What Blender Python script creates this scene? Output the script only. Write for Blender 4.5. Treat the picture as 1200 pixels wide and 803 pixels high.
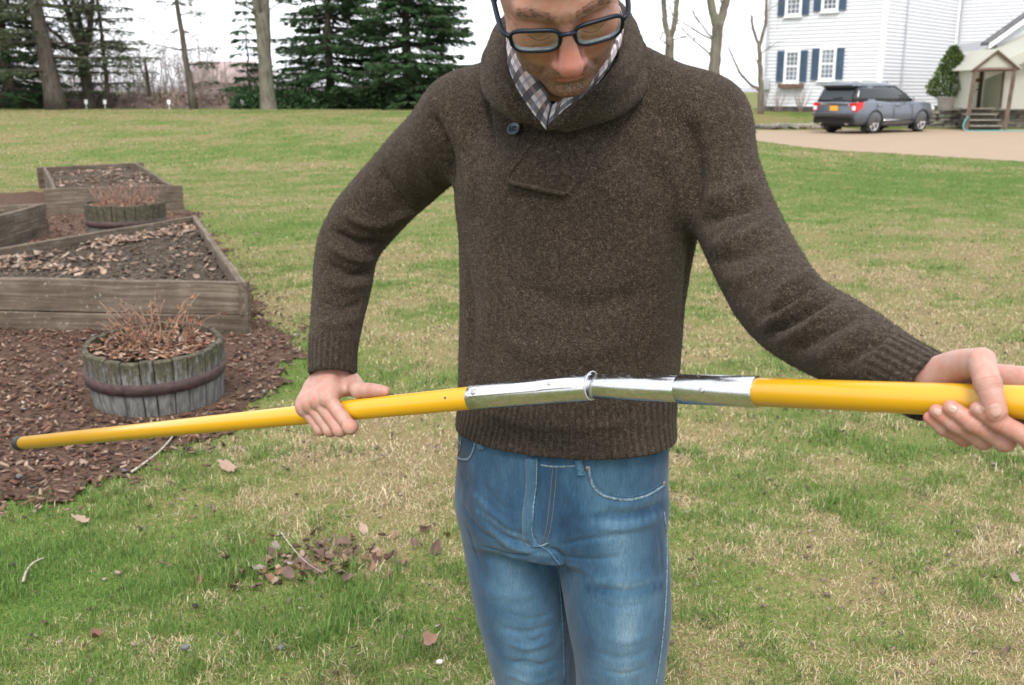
import bpy, bmesh, math, random, os
import numpy as np
from mathutils import Vector, Matrix
from mathutils.bvhtree import BVHTree

for _o in list(bpy.data.objects):
    bpy.data.objects.remove(_o)
SC = bpy.context.scene
COL = SC.collection
RNG = np.random.default_rng(7)
random.seed(7)
rad = math.radians

# ------------------------------------------------------------------ camera
EYE = np.array([0.0, 0.0, 1.5])
PITCH = math.atan((401.5 - 106.0) / 1200.0)
FWD = np.array([0.0, math.cos(PITCH), -math.sin(PITCH)])
UPV = np.array([0.0, math.sin(PITCH), math.cos(PITCH)])
cam_data = bpy.data.cameras.new("camera")
cam_data.sensor_width = 36.0
cam_data.lens = 36.0
cam_data.clip_start = 0.05
cam_data.clip_end = 6000.0
cam_data.dof.use_dof = True
cam_data.dof.focus_distance = 1.72
cam_data.dof.aperture_fstop = 9.0
cam = bpy.data.objects.new("camera", cam_data)
cam.location = EYE
cam.rotation_euler = (math.pi / 2 - PITCH, 0, 0)
COL.objects.link(cam)
SC.camera = cam

# ------------------------------------------------------------------ overcast daylight
world = bpy.data.worlds.new("World")
SC.world = world
world.use_nodes = True
wn = world.node_tree
wn.nodes.clear()
w_out = wn.nodes.new("ShaderNodeOutputWorld")
w_bg = wn.nodes.new("ShaderNodeBackground")
w_sky = wn.nodes.new("ShaderNodeTexSky")
w_sky.sky_type = 'NISHITA'
w_sky.sun_disc = False
SUN_ELEV, SUN_AZ = 52.0, 184.0          # azimuth from +Y, clockwise: behind the camera
w_sky.sun_elevation = rad(SUN_ELEV)
w_sky.sun_rotation = rad(SUN_AZ)
w_sky.dust_density = 4.0
w_mix = wn.nodes.new("ShaderNodeMix")
w_mix.data_type = 'RGBA'
w_mix.inputs[0].default_value = 0.86    # cloud layer: even white over the clear-sky gradient
w_mix.inputs[7].default_value = (8.6, 8.9, 9.3, 1)
wn.links.new(w_sky.outputs[0], w_mix.inputs[6])
wn.links.new(w_mix.outputs[2], w_bg.inputs[0])
w_bg.inputs[1].default_value = 0.10
wn.links.new(w_bg.outputs[0], w_out.inputs[0])
sun_data = bpy.data.lights.new("sun", 'SUN')
sun_data.energy = 1.5
sun_data.angle = rad(22)
sun_data.color = (1.0, 0.95, 0.88)
sun = bpy.data.objects.new("sun", sun_data)
_e, _a = rad(SUN_ELEV), rad(SUN_AZ)
_d = Vector((math.sin(_a) * math.cos(_e), math.cos(_a) * math.cos(_e), math.sin(_e)))
sun.rotation_euler = (-_d).to_track_quat('-Z', 'Y').to_euler()
COL.objects.link(sun)
SC.view_settings.view_transform = 'Standard'
SC.view_settings.look = 'None'
SC.view_settings.exposure = 1.20
SC.view_settings.gamma = 1.0
SC.render.engine = 'CYCLES'
SC.cycles.max_bounces = 6
SC.cycles.transparent_max_bounces = 12
SC.cycles.use_denoising = True
try:
    SC.cycles.denoiser = 'OPENIMAGEDENOISE'
except Exception:
    pass

# ------------------------------------------------------------------ placing helpers
def ray(u, v):
    return FWD + np.array([1.0, 0, 0]) * ((u - 600.0) / 1200.0) + UPV * (-(v - 401.5) / 1200.0)
def PT(u, v, t):
    """point at depth t (metres) along the viewing axis"""
    return EYE + ray(u, v) * t
def PY(u, v, y):
    r = ray(u, v)
    return EYE + r * (y / r[1])
def PZ(u, v, z=0.0):
    r = ray(u, v)
    return EYE + r * ((z - EYE[2]) / r[2])
def sstep(a, b, x):
    t = np.clip((np.asarray(x, float) - a) / (b - a), 0, 1)
    return t * t * (3 - 2 * t)
def vnoise(p, scale=1.0, seed=0):
    """cheap smooth value noise, p (N,2|3) -> 0..1"""
    p = np.asarray(p, float) * scale
    if p.shape[1] == 2:
        p = np.c_[p, np.zeros(len(p))]
    i = np.floor(p).astype(np.int64)
    f = p - i
    f = f * f * (3 - 2 * f)
    def h(a, b, c):
        n = (a * 374761393 + b * 668265263 + c * 2147483647 + seed * 974711) & 0xffffffff
        n = ((n ^ (n >> 13)) * 1274126177) & 0xffffffff
        return ((n ^ (n >> 16)) & 0xffff) / 65535.0
    r = 0
    for dx in (0, 1):
        for dy in (0, 1):
            for dz in (0, 1):
                w = (f[:, 0] if dx else 1 - f[:, 0]) * (f[:, 1] if dy else 1 - f[:, 1]) * (f[:, 2] if dz else 1 - f[:, 2])
                r = r + w * h(i[:, 0] + dx, i[:, 1] + dy, i[:, 2] + dz)
    return r
def fbm(p, scale, oct=3, seed=0):
    r, a, s = 0, 0.5, 0
    for o in range(oct):
        r = r + a * vnoise(p, scale * 2 ** o, seed + o)
        s += a
        a *= 0.5
    return r / s

# ------------------------------------------------------------------ objects
def setp(o, label=None, cat=None, group=None, kind=None):
    if label: o["label"] = label
    if cat: o["category"] = cat
    if group: o["group"] = group
    if kind: o["kind"] = kind
    return o
def link(o, parent=None):
    COL.objects.link(o)
    if parent is not None:
        o.parent = parent
    return o
def empty(name, loc=(0, 0, 0), rz=0.0, label=None, cat=None, group=None):
    o = bpy.data.objects.new(name, None)
    o.empty_display_size = 0.1
    o.location = [float(c) for c in loc]
    o.rotation_euler = (0, 0, rz)
    link(o)
    return setp(o, label, cat, group)
def np_mesh(name, V, F, smooth=False):
    """V (n,3); F list of equal-length faces array or list"""
    me = bpy.data.meshes.new(name)
    V = np.asarray(V, np.float32)
    if isinstance(F, np.ndarray):
        n, k = F.shape
        me.vertices.add(len(V)); me.vertices.foreach_set("co", V.ravel())
        me.loops.add(n * k); me.loops.foreach_set("vertex_index", F.astype(np.int32).ravel())
        me.polygons.add(n)
        me.polygons.foreach_set("loop_start", np.arange(0, n * k, k, dtype=np.int32))
        try:
            me.polygons.foreach_set("loop_total", np.full(n, k, np.int32))
        except Exception:
            pass
        me.update(calc_edges=True)
    else:
        me.from_pydata(V.tolist(), [], [list(map(int, f)) for f in F])
        me.update()
    if smooth:
        me.polygons.foreach_set("use_smooth", np.ones(len(me.polygons), bool))
    return me
def mobj(name, me, mat=None, parent=None, **kw):
    """link a mesh given in WORLD (or parent-at-origin) coordinates; keeps world placement under a moved parent"""
    o = bpy.data.objects.new(name, me)
    if mat is not None and len(me.materials) == 0:
        me.materials.append(mat)
    link(o, parent)
    if parent is not None and kw.pop('world', False):
        o.matrix_parent_inverse = pm(parent).inverted()
    kw.pop('world', None)
    return setp(o, **kw)
def pm(o):
    m = Matrix.LocRotScale(o.location, o.rotation_euler, o.scale)
    if o.parent is not None:
        m = pm(o.parent) @ o.matrix_parent_inverse @ m
    return m
def color_attr(me, name, C):
    a = me.color_attributes.new(name, 'FLOAT_COLOR', 'POINT')
    C = np.asarray(C, np.float32)
    if C.shape[1] == 3:
        C = np.c_[C, np.ones(len(C), np.float32)]
    a.data.foreach_set("color", C.ravel())
def copy_tree(o, parent=None):
    c = o.copy()
    COL.objects.link(c)
    c.parent = parent
    if parent is not None:
        c.matrix_parent_inverse = o.matrix_parent_inverse.copy()
    for ch in list(o.children):
        copy_tree(ch, c)
    return c

class MB:
    """mesh builder"""
    def __init__(s): s.v = []; s.f = []; s.n = 0
    def add(s, V, F):
        V = np.asarray(V, float)
        s.v.append(V)
        s.f += [[int(i) + s.n for i in f] for f in F]
        s.n += len(V)
        return s
    def box(s, c, size, M=None):
        hx, hy, hz = np.asarray(size, float) / 2
        V = np.array([[x, y, z] for x in (-hx, hx) for y in (-hy, hy) for z in (-hz, hz)])
        if M is not None: V = V @ np.asarray(M, float).T
        return s.add(V + np.asarray(c, float), [(0, 1, 3, 2), (4, 6, 7, 5), (0, 4, 5, 1), (2, 3, 7, 6), (0, 2, 6, 4), (1, 5, 7, 3)])
    def bbox(s, c, size, bev=0.01, M=None, jit=0.0):
        """bevelled box"""
        hx, hy, hz = np.asarray(size, float) / 2
        b = min(bev, hx * .49, hy * .49, hz * .49)
        V, F = [], []
        idx = {}
        for sx in (-1, 1):
            for sy in (-1, 1):
                for sz in (-1, 1):
                    for ax in range(3):
                        p = [sx * (hx - b), sy * (hy - b), sz * (hz - b)]
                        p[ax] = (sx * hx, sy * hy, sz * hz)[ax]
                        idx[(sx, sy, sz, ax)] = len(V); V.append(p)
        for ax in range(3):
            o1, o2 = [a for a in range(3) if a != ax]
            for sg in (-1, 1):
                q = []
                for (p1, p2) in ((-1, -1), (1, -1), (1, 1), (-1, 1)):
                    k = [0, 0, 0]; k[ax] = sg; k[o1] = p1; k[o2] = p2
                    q.append(idx[(k[0], k[1], k[2], ax)])
                if (sg > 0) == (ax == 1): q = q[::-1]
                F.append(q)
            # edges along ax
            for p1 in (-1, 1):
                for p2 in (-1, 1):
                    k = [0, 0, 0]; k[o1] = p1; k[o2] = p2
                    ka = list(k); ka[ax] = -1; kb = list(k); kb[ax] = 1
                    q = [idx[(*ka, o1)], idx[(*kb, o1)], idx[(*kb, o2)], idx[(*ka, o2)]]
                    F.append(q)
        for sx in (-1, 1):
            for sy in (-1, 1):
                for sz in (-1, 1):
                    F.append([idx[(sx, sy, sz, a)] for a in range(3)])
        V = np.array(V, float)
        if jit: V = V + RNG.normal(0, jit, V.shape)
        if M is not None: V = V @ np.asarray(M, float).T
        return s.add(V + np.asarray(c, float), F)
    def tube(s, pts, r, n=8, cap=True, flat=1.0, up=None):
        pts = np.asarray(pts, float)
        r = np.broadcast_to(np.asarray(r, float), (len(pts),))
        T = np.gradient(pts, axis=0)
        T /= np.linalg.norm(T, axis=1)[:, None] + 1e-12
        ref = np.array([0, 0, 1.0]) if up is None else np.asarray(up, float)
        if abs(T[0] @ ref) > .95 and up is None: ref = np.array([1.0, 0, 0])
        V = []
        a = None
        for i in range(len(pts)):
            if a is None or up is not None:
                a = np.cross(T[i], ref)
            else:
                a = a - T[i] * (a @ T[i])
            a /= np.linalg.norm(a) + 1e-12
            b = np.cross(a, T[i])
            for k in range(n):
                th = 2 * math.pi * k / n
                V.append(pts[i] + r[i] * (a * math.cos(th) + b * flat * math.sin(th)))
        F = []
        for i in range(len(pts) - 1):
            for k in range(n):
                k2 = (k + 1) % n
                F.append((i * n + k, i * n + k2, (i + 1) * n + k2, (i + 1) * n + k))
        if cap:
            F.append(tuple(range(n))[::-1]); F.append(tuple((len(pts) - 1) * n + k for k in range(n)))
        return s.add(V, F)
    def lathe(s, prof, n=24, c=(0, 0, 0), M=None):
        """prof list of (r,z)"""
        V = []
        for (r, z) in prof:
            for k in range(n):
                th = 2 * math.pi * k / n
                V.append((r * math.cos(th), r * math.sin(th), z))
        F = []
        for i in range(len(prof) - 1):
            for k in range(n):
                k2 = (k + 1) % n
                F.append((i * n + k, i * n + k2, (i + 1) * n + k2, (i + 1) * n + k))
        F.append(tuple(range(n))[::-1]); F.append(tuple((len(prof) - 1) * n + k for k in range(n)))
        V = np.array(V, float)
        if M is not None: V = V @ np.asarray(M, float).T
        return s.add(V + np.asarray(c, float), F)
    def prism(s, poly, z0, z1):
        n = len(poly)
        V = [(*p, z0) for p in poly] + [(*p, z1) for p in poly]
        F = [tuple(range(n))[::-1], tuple(range(n, 2 * n))] + [(i, (i + 1) % n, n + (i + 1) % n, n + i) for i in range(n)]
        return s.add(V, F)
    def mesh(s, name, smooth=False):
        V = np.concatenate(s.v) if s.v else np.zeros((0, 3))
        return np_mesh(name, V, s.f, smooth)
    def build(s, name, mat, parent=None, smooth=False, **kw):
        return mobj(name, s.mesh(name, smooth), mat, parent, **kw)

def rotz(a):
    c, s_ = math.cos(a), math.sin(a)
    return np.array([[c, -s_, 0], [s_, c, 0], [0, 0, 1.0]])
def catmull(P, m=8):
    """P (n,d) -> smooth resample, m per span"""
    P = np.asarray(P, float)
    Q = np.vstack([2 * P[0] - P[1], P, 2 * P[-1] - P[-2]])
    out = []
    for i in range(len(P) - 1):
        p0, p1, p2, p3 = Q[i:i + 4]
        for t in np.linspace(0, 1, m, endpoint=False):
            out.append(0.5 * ((2 * p1) + (-p0 + p2) * t + (2 * p0 - 5 * p1 + 4 * p2 - p3) * t * t + (-p0 + 3 * p1 - 3 * p2 + p3) * t ** 3))
    out.append(P[-1])
    return np.array(out)

# ------------------------------------------------------------------ materials
class NT:
    def __init__(s, name):
        s.m = bpy.data.materials.new(name)
        s.m.use_nodes = True
        s.t = s.m.node_tree
        s.t.nodes.clear()
        s.out = s.t.nodes.new("ShaderNodeOutputMaterial")
    def n(s, typ, props=None, **inp):
        nd = s.t.nodes.new(typ)
        for k, v in (props or {}).items(): setattr(nd, k, v)
        for k, v in inp.items():
            key = int(k[1:]) if k[0] == 'i' and k[1:].isdigit() else k.replace('_', ' ')
            sk = nd.inputs[key]
            if isinstance(v, bpy.types.NodeSocket): s.t.links.new(v, sk)
            elif isinstance(v, bpy.types.Node): s.t.links.new(v.outputs[0], sk)
            else:
                if hasattr(sk.default_value, '__len__') and not hasattr(v, '__len__'): v = (v, v, v, 1)[:len(sk.default_value)]
                if hasattr(v, '__len__') and len(v) == 3 and len(sk.default_value) == 4: v = (*v, 1)
                sk.default_value = v
        return nd
    def pos(s): return s.n("ShaderNodeNewGeometry").outputs[0]
    def obj(s): return s.n("ShaderNodeTexCoord").outputs[3]
    def attr(s, name): return s.n("ShaderNodeAttribute", dict(attribute_name=name))
    def noise(s, vec, scale, detail=3, rough=.55, dist=0.0):
        return s.n("ShaderNodeTexNoise", Vector=vec, Scale=scale, Detail=detail, Roughness=rough, Distortion=dist).outputs[0]
    def ramp(s, fac, stops, interp='LINEAR'):
        nd = s.n("ShaderNodeValToRGB", Fac=fac)
        cr = nd.color_ramp
        cr.interpolation = interp
        while len(cr.elements) < len(stops): cr.elements.new(.5)
        for e, (p, c) in zip(cr.elements, stops):
            e.position = p
            e.color = (*c, 1) if hasattr(c, '__len__') else (c, c, c, 1)
        return nd.outputs[0]
    def mix(s, fac, a, b, mode='MIX'):
        nd = s.n("ShaderNodeMix", dict(data_type='RGBA', blend_type=mode), i0=fac)
        for i, v in ((6, a), (7, b)):
            if isinstance(v, bpy.types.NodeSocket): s.t.links.new(v, nd.inputs[i])
            else: nd.inputs[i].default_value = (*v, 1) if len(v) == 3 else v
        return nd.outputs[2]
    def math(s, op, a, b=0.0, c=0.0):
        return s.n("ShaderNodeMath", dict(operation=op), i0=a, i1=b, i2=c).outputs[0]
    def mapping(s, vec, scale=(1, 1, 1), rot=(0, 0, 0)):
        return s.n("ShaderNodeMapping", Vector=vec, Scale=scale, Rotation=rot).outputs[0]
    def bump(s, h, strength=.3, dist=.01, normal=None):
        nd = s.n("ShaderNodeBump", Height=h, Strength=strength, Distance=dist)
        if normal is not None: s.t.links.new(normal, nd.inputs['Normal'])
        return nd.outputs[0]
    def bsdf(s, **kw):
        nd = s.n("ShaderNodeBsdfPrincipled", **{k: v for k, v in kw.items()})
        s.t.links.new(nd.outputs[0], s.out.inputs[0])
        return nd
    def surf(s, sock):
        s.t.links.new(sock.outputs[0] if isinstance(sock, bpy.types.Node) else sock, s.out.inputs[0])

def plain(name, col, rough=.6, var=.25, scale=8.0, bump=0.0, bscale=60.0, metallic=0.0, spec=.5):
    t = NT(name)
    p = t.obj()
    nz = t.noise(p, scale, 4)
    c = t.ramp(nz, [(.3, [x * (1 - var) for x in col]), (.7, [min(1, x * (1 + var)) for x in col])])
    kw = dict(Base_Color=c, Roughness=rough, Metallic=metallic, Specular_IOR_Level=spec)
    if bump: kw['Normal'] = t.bump(t.noise(p, bscale, 4), bump, .01)
    t.bsdf(**kw)
    return t.m

# ------------------------------------------------------------------ implicit surfaces
class Field:
    """ordered list of distance primitives, polygonised with sparse surface nets"""
    def __init__(s): s.P = []
    def _push(s, fn, lo, hi, op, k):
        m = max(k, .0) + .012
        s.P.append((fn, np.asarray(lo, float) - m, np.asarray(hi, float) + m, op, k))
    def cone(s, a, b, ra, rb, k=.01, op='add'):
        a = np.asarray(a, float); b = np.asarray(b, float)
        d = b - a; L2 = float(d @ d) + 1e-12
        def fn(p):
            w = p - a
            t = np.clip((w @ d) / L2, 0, 1)
            return np.sqrt(((w - t[:, None] * d) ** 2).sum(1)) - (ra + (rb - ra) * t)
        R = max(ra, rb)
        s._push(fn, np.minimum(a, b) - R, np.maximum(a, b) + R, op, k)
        return s
    def chain(s, pts, rs, k=.01, op='add', smooth=0):
        A = np.c_[np.asarray(pts, float), np.asarray(rs, float)]
        if smooth: A = catmull(A, smooth)
        A0 = A[:-1, :3]; AD = A[1:, :3] - A0; AL = (AD ** 2).sum(1) + 1e-12; AR0 = A[:-1, 3]; AR1 = A[1:, 3]
        def fn(p):
            best = np.full(len(p), 1e9)
            lo_, hi_ = p.min(0), p.max(0)
            c_ = (lo_ + hi_) / 2; R_ = np.linalg.norm(hi_ - lo_) / 2
            w_ = c_ - A0
            t_ = np.clip((w_ * AD).sum(1) / AL, 0, 1)
            ds = np.linalg.norm(w_ - t_[:, None] * AD, axis=1) - (AR0 + (AR1 - AR0) * t_)
            for i in np.nonzero(ds <= ds.min() + 2 * R_)[0]:
                a = A[i, :3]; d = A[i + 1, :3] - a; L2 = float(d @ d) + 1e-12
                w = p - a
                t = np.clip((w @ d) / L2, 0, 1)
                best = np.minimum(best, np.sqrt(((w - t[:, None] * d) ** 2).sum(1)) - (A[i, 3] + (A[i + 1, 3] - A[i, 3]) * t))
            return best
        R = A[:, 3].max()
        s._push(fn, A[:, :3].min(0) - R, A[:, :3].max(0) + R, op, k)
        return fn
    def ell(s, c, r, M=None, k=.01, op='add'):
        """M rows = local axes in world"""
        c = np.asarray(c, float); r = np.asarray(r, float)
        M = np.eye(3) if M is None else np.asarray(M, float)
        def fn(p):
            q = (p - c) @ M.T
            k0 = np.sqrt(((q / r) ** 2).sum(1)); k1 = np.sqrt(((q / r ** 2) ** 2).sum(1)) + 1e-9
            return k0 * (k0 - 1) / k1
        R = (np.abs(M.T) * r).sum(1)
        s._push(fn, c - R, c + R, op, k)
        return s
    def zloft(s, st, yaw=0.0, k=.01, op='add', m=8, zcap=True):
        """st rows (x,y,z,a,b) from bottom to top; ellipse a across, b deep, turned by yaw"""
        A = catmull(np.asarray(st, float), m)
        o = np.argsort(A[:, 2]); A = A[o]
        cy, sy = math.cos(yaw), math.sin(yaw)
        def fn(p):
            z = p[:, 2]
            cx = np.interp(z, A[:, 2], A[:, 0]); c_y = np.interp(z, A[:, 2], A[:, 1])
            a = np.interp(z, A[:, 2], A[:, 3]); b = np.interp(z, A[:, 2], A[:, 4])
            x = p[:, 0] - cx; y = p[:, 1] - c_y
            lx = x * cy + y * sy; ly = -x * sy + y * cy
            k0 = np.sqrt((lx / a) ** 2 + (ly / b) ** 2); k1 = np.sqrt((lx / a ** 2) ** 2 + (ly / b ** 2) ** 2) + 1e-9
            d = k0 * (k0 - 1) / k1
            if zcap: d = np.maximum(d, np.maximum(A[0, 2] - z, z - A[-1, 2]))
            return d
        R = max(A[:, 3].max(), A[:, 4].max())
        lo = A[:, :3].min(0) - [R, R, 0]; hi = A[:, :3].max(0) + [R, R, 0]
        s._push(fn, lo, hi, op, k)
        return fn
    def custom(s, fn, lo, hi, k=.01, op='add'):
        s._push(fn, lo, hi, op, k)
        return s
    def eval(s, p, prims=None):
        f = np.full(len(p), 1.0)
        for fn, lo, hi, op, k in (s.P if prims is None else prims):
            m = np.all((p >= lo) & (p <= hi), axis=1)
            if not m.any(): continue
            d = fn(p[m]); g = f[m]
            if op == 'add':
                if k > 0:
                    h = np.maximum(k - np.abs(d - g), 0) / k
                    r = np.minimum(d, g) - h * h * k * .25
                else: r = np.minimum(d, g)
            elif op == 'sub':
                d = -d
                if k > 0:
                    h = np.maximum(k - np.abs(d - g), 0) / k
                    r = np.maximum(d, g) + h * h * k * .25
                else: r = np.maximum(d, g)
            else:  # 'int'
                r = np.maximum(d, g)
            f[m] = r
        return f
    def mesh(s, h, B=24):
        adds = [q for q in s.P if q[3] == 'add']
        lo = np.min([q[1] for q in adds], axis=0); hi = np.max([q[2] for q in adds], axis=0)
        N = np.ceil((hi - lo) / h).astype(int) + 3
        nb = (N + B - 1) // B
        S = 4 * int(N.max()) + 64
        verts, keys, quads = [], [], []
        gi = np.arange(-1, B + 1)
        PLO = np.array([q[1] for q in s.P]); PHI = np.array([q[2] for q in s.P])
        for bx in range(nb[0]):
            for by in range(nb[1]):
                for bz in range(nb[2]):
                    b = np.array([bx, by, bz]) * B
                    w0 = lo + (b - 1) * h; w1 = lo + (b + B + 1) * h
                    pr = [s.P[i_] for i_ in np.nonzero(((PLO <= w1) & (PHI >= w0)).all(1))[0]]
                    if not any(q[3] == 'add' for q in pr): continue
                    # coarse reject
                    c = np.stack(np.meshgrid(*[lo[i] + (b[i] + np.linspace(-1, B, 7)) * h for i in range(3)], indexing='ij'), -1).reshape(-1, 3)
                    fc = s.eval(c, pr)
                    lim = (B / 6 * h) * 1.9
                    if fc.min() > lim or fc.max() < -lim: continue
                    g = np.stack(np.meshgrid(*[lo[i] + (b[i] + gi) * h for i in range(3)], indexing='ij'), -1).reshape(-1, 3)
                    f = s.eval(g, pr).reshape(B + 2, B + 2, B + 2)
                    sg = f < 0
                    if sg.all() or not sg.any(): continue
                    n = B + 1
                    cnt = np.zeros((n, n, n)); acc = np.zeros((n, n, n, 3))
                    for ax in range(3):
                        o1, o2 = [a for a in range(3) if a != ax]
                        for d1 in (0, 1):
                            for d2 in (0, 1):
                                s0 = [slice(0, n)] * 3; s1 = [slice(0, n)] * 3
                                s0[o1] = slice(d1, n + d1); s0[o2] = slice(d2, n + d2)
                                s1[o1] = s0[o1]; s1[o2] = s0[o2]; s1[ax] = slice(1, n + 1)
                                fa, fb = f[tuple(s0)], f[tuple(s1)]
                                cr = (fa < 0) != (fb < 0)
                                t = np.where(cr, fa / (fa - fb + 1e-20), 0)
                                cnt += cr
                                acc[..., ax] += np.where(cr, t, 0)
                                acc[..., o1] += np.where(cr, d1, 0)
                                acc[..., o2] += np.where(cr, d2, 0)
                    act = cnt > 0
                    ci = np.argwhere(act)
                    co = acc[act] / cnt[act][:, None]
                    gl = ci + b          # cell index +1 offset
                    key = (gl[:, 0] * S + gl[:, 1]) * S + gl[:, 2]
                    verts.append(lo + (b - 1 + ci + co) * h); keys.append(key)
                    for ax in range(3):
                        o1, o2 = [a for a in range(3) if a != ax]
                        s0 = [slice(1, B + 1)] * 3; s1 = [slice(1, B + 1)] * 3
                        s1[ax] = slice(2, B + 2)
                        fa, fb = f[tuple(s0)] < 0, f[tuple(s1)] < 0
                        e = np.argwhere(fa != fb)
                        if not len(e): continue
                        inv = fa[tuple(e.T)]
                        e = e + 1
                        q = []
                        for d1, d2 in ((1, 1), (0, 1), (0, 0), (1, 0)):
                            cc = e.copy(); cc[:, o1] -= d1; cc[:, o2] -= d2
                            cc = cc + b
                            q.append((cc[:, 0] * S + cc[:, 1]) * S + cc[:, 2])
                        q = np.stack(q, 1)
                        flip = inv if ax != 1 else ~inv
                        q[~flip] = q[~flip][:, ::-1]
                        quads.append(q)
        V = np.concatenate(verts); K = np.concatenate(keys); Q = np.concatenate(quads)
        uk, first = np.unique(K, return_index=True)
        V = V[first]
        Q = np.searchsorted(uk, Q)
        return V, Q.astype(np.int32)

def relax(V, Q, it=1, lam=.5):
    n = len(V)
    E = np.concatenate([Q[:, [0, 1]], Q[:, [1, 2]], Q[:, [2, 3]], Q[:, [3, 0]]])
    a = np.concatenate([E[:, 0], E[:, 1]]); b = np.concatenate([E[:, 1], E[:, 0]])
    cnt = np.bincount(a, minlength=n)[:, None] + 1e-9
    for _ in range(it):
        S = np.stack([np.bincount(a, weights=V[b, i], minlength=n) for i in range(3)], 1)
        V = V + lam * (S / cnt - V)
    return V
def vnormals(V, Q):
    d1 = V[Q[:, 2]] - V[Q[:, 0]]; d2 = V[Q[:, 3]] - V[Q[:, 1]]
    fn = np.cross(d1, d2)
    N = np.zeros_like(V)
    for i in range(4):
        for c in range(3):
            N[:, c] += np.bincount(Q[:, i], weights=fn[:, c], minlength=len(V))
    return N / (np.linalg.norm(N, axis=1)[:, None] + 1e-12)
def bvh_of(V, Q):
    return BVHTree.FromPolygons([tuple(v) for v in V.tolist()], Q.tolist())
def hit(bvh, u, v, off=0.0):
    """point of a surface seen in the direction of (u,v), lifted by off along its normal"""
    r = ray(u, v)
    loc, nor, _, _ = bvh.ray_cast(Vector(EYE), Vector(r / np.linalg.norm(r)))
    if loc is None: return None, None
    n = np.array(nor)
    if n @ r > 0: n = -n
    return np.array(loc) + n * off, n
def curve_on(bvh, px, m=10, off=0.0):
    out, nn = [], []
    for u, v in catmull(px, m):
        p, n = hit(bvh, u, v, off)
        if p is not None: out.append(p); nn.append(n)
    return np.array(out), np.array(nn)
def fold_disp(V, N, bvh, folds):
    """folds: (pixel polyline, width m, height m); negative height = crease"""
    D = np.zeros(len(V))
    for px, w, amp in folds:
        C, _ = curve_on(bvh, px, 6)
        if len(C) < 2: continue
        m = np.all((V > C.min(0) - 3 * w) & (V < C.max(0) + 3 * w), axis=1)
        ix = np.nonzero(m)[0]
        if not len(ix): continue
        p = V[ix]
        best = np.full(len(p), 1e9); par = np.zeros(len(p))
        ns = len(C) - 1
        for i in range(ns):
            a = C[i]; d = C[i + 1] - a; L2 = d @ d + 1e-12
            t = np.clip(((p - a) @ d) / L2, 0, 1)
            dd = np.sqrt(((p - a - t[:, None] * d) ** 2).sum(1))
            c = dd < best
            best[c] = dd[c]; par[c] = (i + t[c]) / ns
        taper = np.clip(np.minimum(par, 1 - par) * 4, 0, 1)
        taper = taper * taper * (3 - 2 * taper) * .9 + .1
        D[ix] += amp * np.exp(-(best / w) ** 2) * taper
    return V + N * D[:, None]
# ================================================================== ground, drive, mulch
def gz(x, y):
    x = np.asarray(x, float); y = np.asarray(y, float)
    zl = .72 * sstep(15, 44, y)
    zs = .55 * sstep(39.5, 49, y)
    zw = .55 * sstep(41.7, 42.0, y)
    w1 = sstep(4.0, 9.0, x); w2 = sstep(12.8, 14.0, x)
    z = zl * (1 - w1) + (zs * (1 - w2) + zw * w2) * w1
    p = np.stack([x.ravel(), y.ravel()], 1)
    near_ = (1 - sstep(12, 30, y)) * sstep(-1, 1, y)
    z = z + ((fbm(p, 1.6, 2, 3) - .5) * .035).reshape(x.shape) * near_
    return z
def P2(px): return [tuple(PZ(u, v, 0)[:2]) for u, v in px]
MULCH = P2([(338, 398), (350, 418), (330, 452), (292, 478), (262, 512), (205, 543), (150, 558), (105, 578), (40, 598), (-60, 612)]) + [(-4.2, 2.9), (-8.5, 6), (-9.5, 15.2), (-7.4, 15.6)] \
        + P2([(58, 226)]) + [(-3.9, 13.0)] + P2([(232, 262), (262, 300), (300, 352), (322, 380)])
DRIVE = [(5.2, 33), (5.6, 30.5), (6.8, 28.6), (8.4, 26.2), (11, 22.3), (15, 17.5), (24, 12), (70, 10), (70, 41.5), (14, 41.6), (10, 41.0), (6.5, 40.5), (5.4, 37)]
def inside(poly, X, Y):
    poly = np.asarray(poly); c = np.zeros(X.shape, bool)
    j = len(poly) - 1
    for i in range(len(poly)):
        xi, yi = poly[i]; xj, yj = poly[j]
        t_ = ((yi > Y) != (yj > Y)) & (X < (xj - xi) * (Y - yi) / (yj - yi + 1e-12) + xi)
        c ^= t_
        j = i
    return c
def wob(X, Y, amp, sc, seed):
    p = np.stack([X.ravel(), Y.ravel()], 1)
    return X + amp * (fbm(p, sc, 3, seed).reshape(X.shape) - .5) * 2, Y + amp * (fbm(p, sc, 3, seed + 50).reshape(X.shape) - .5) * 2
def in_mulch(X, Y):
    a, b = wob(X, Y, .22, 1.5, 5); a, b = wob(a, b, .10, 7.0, 15); return inside(MULCH, a, b)
def in_drive(X, Y):
    a, b = wob(X, Y, .5, .5, 9); return inside(DRIVE, a, b)
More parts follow.
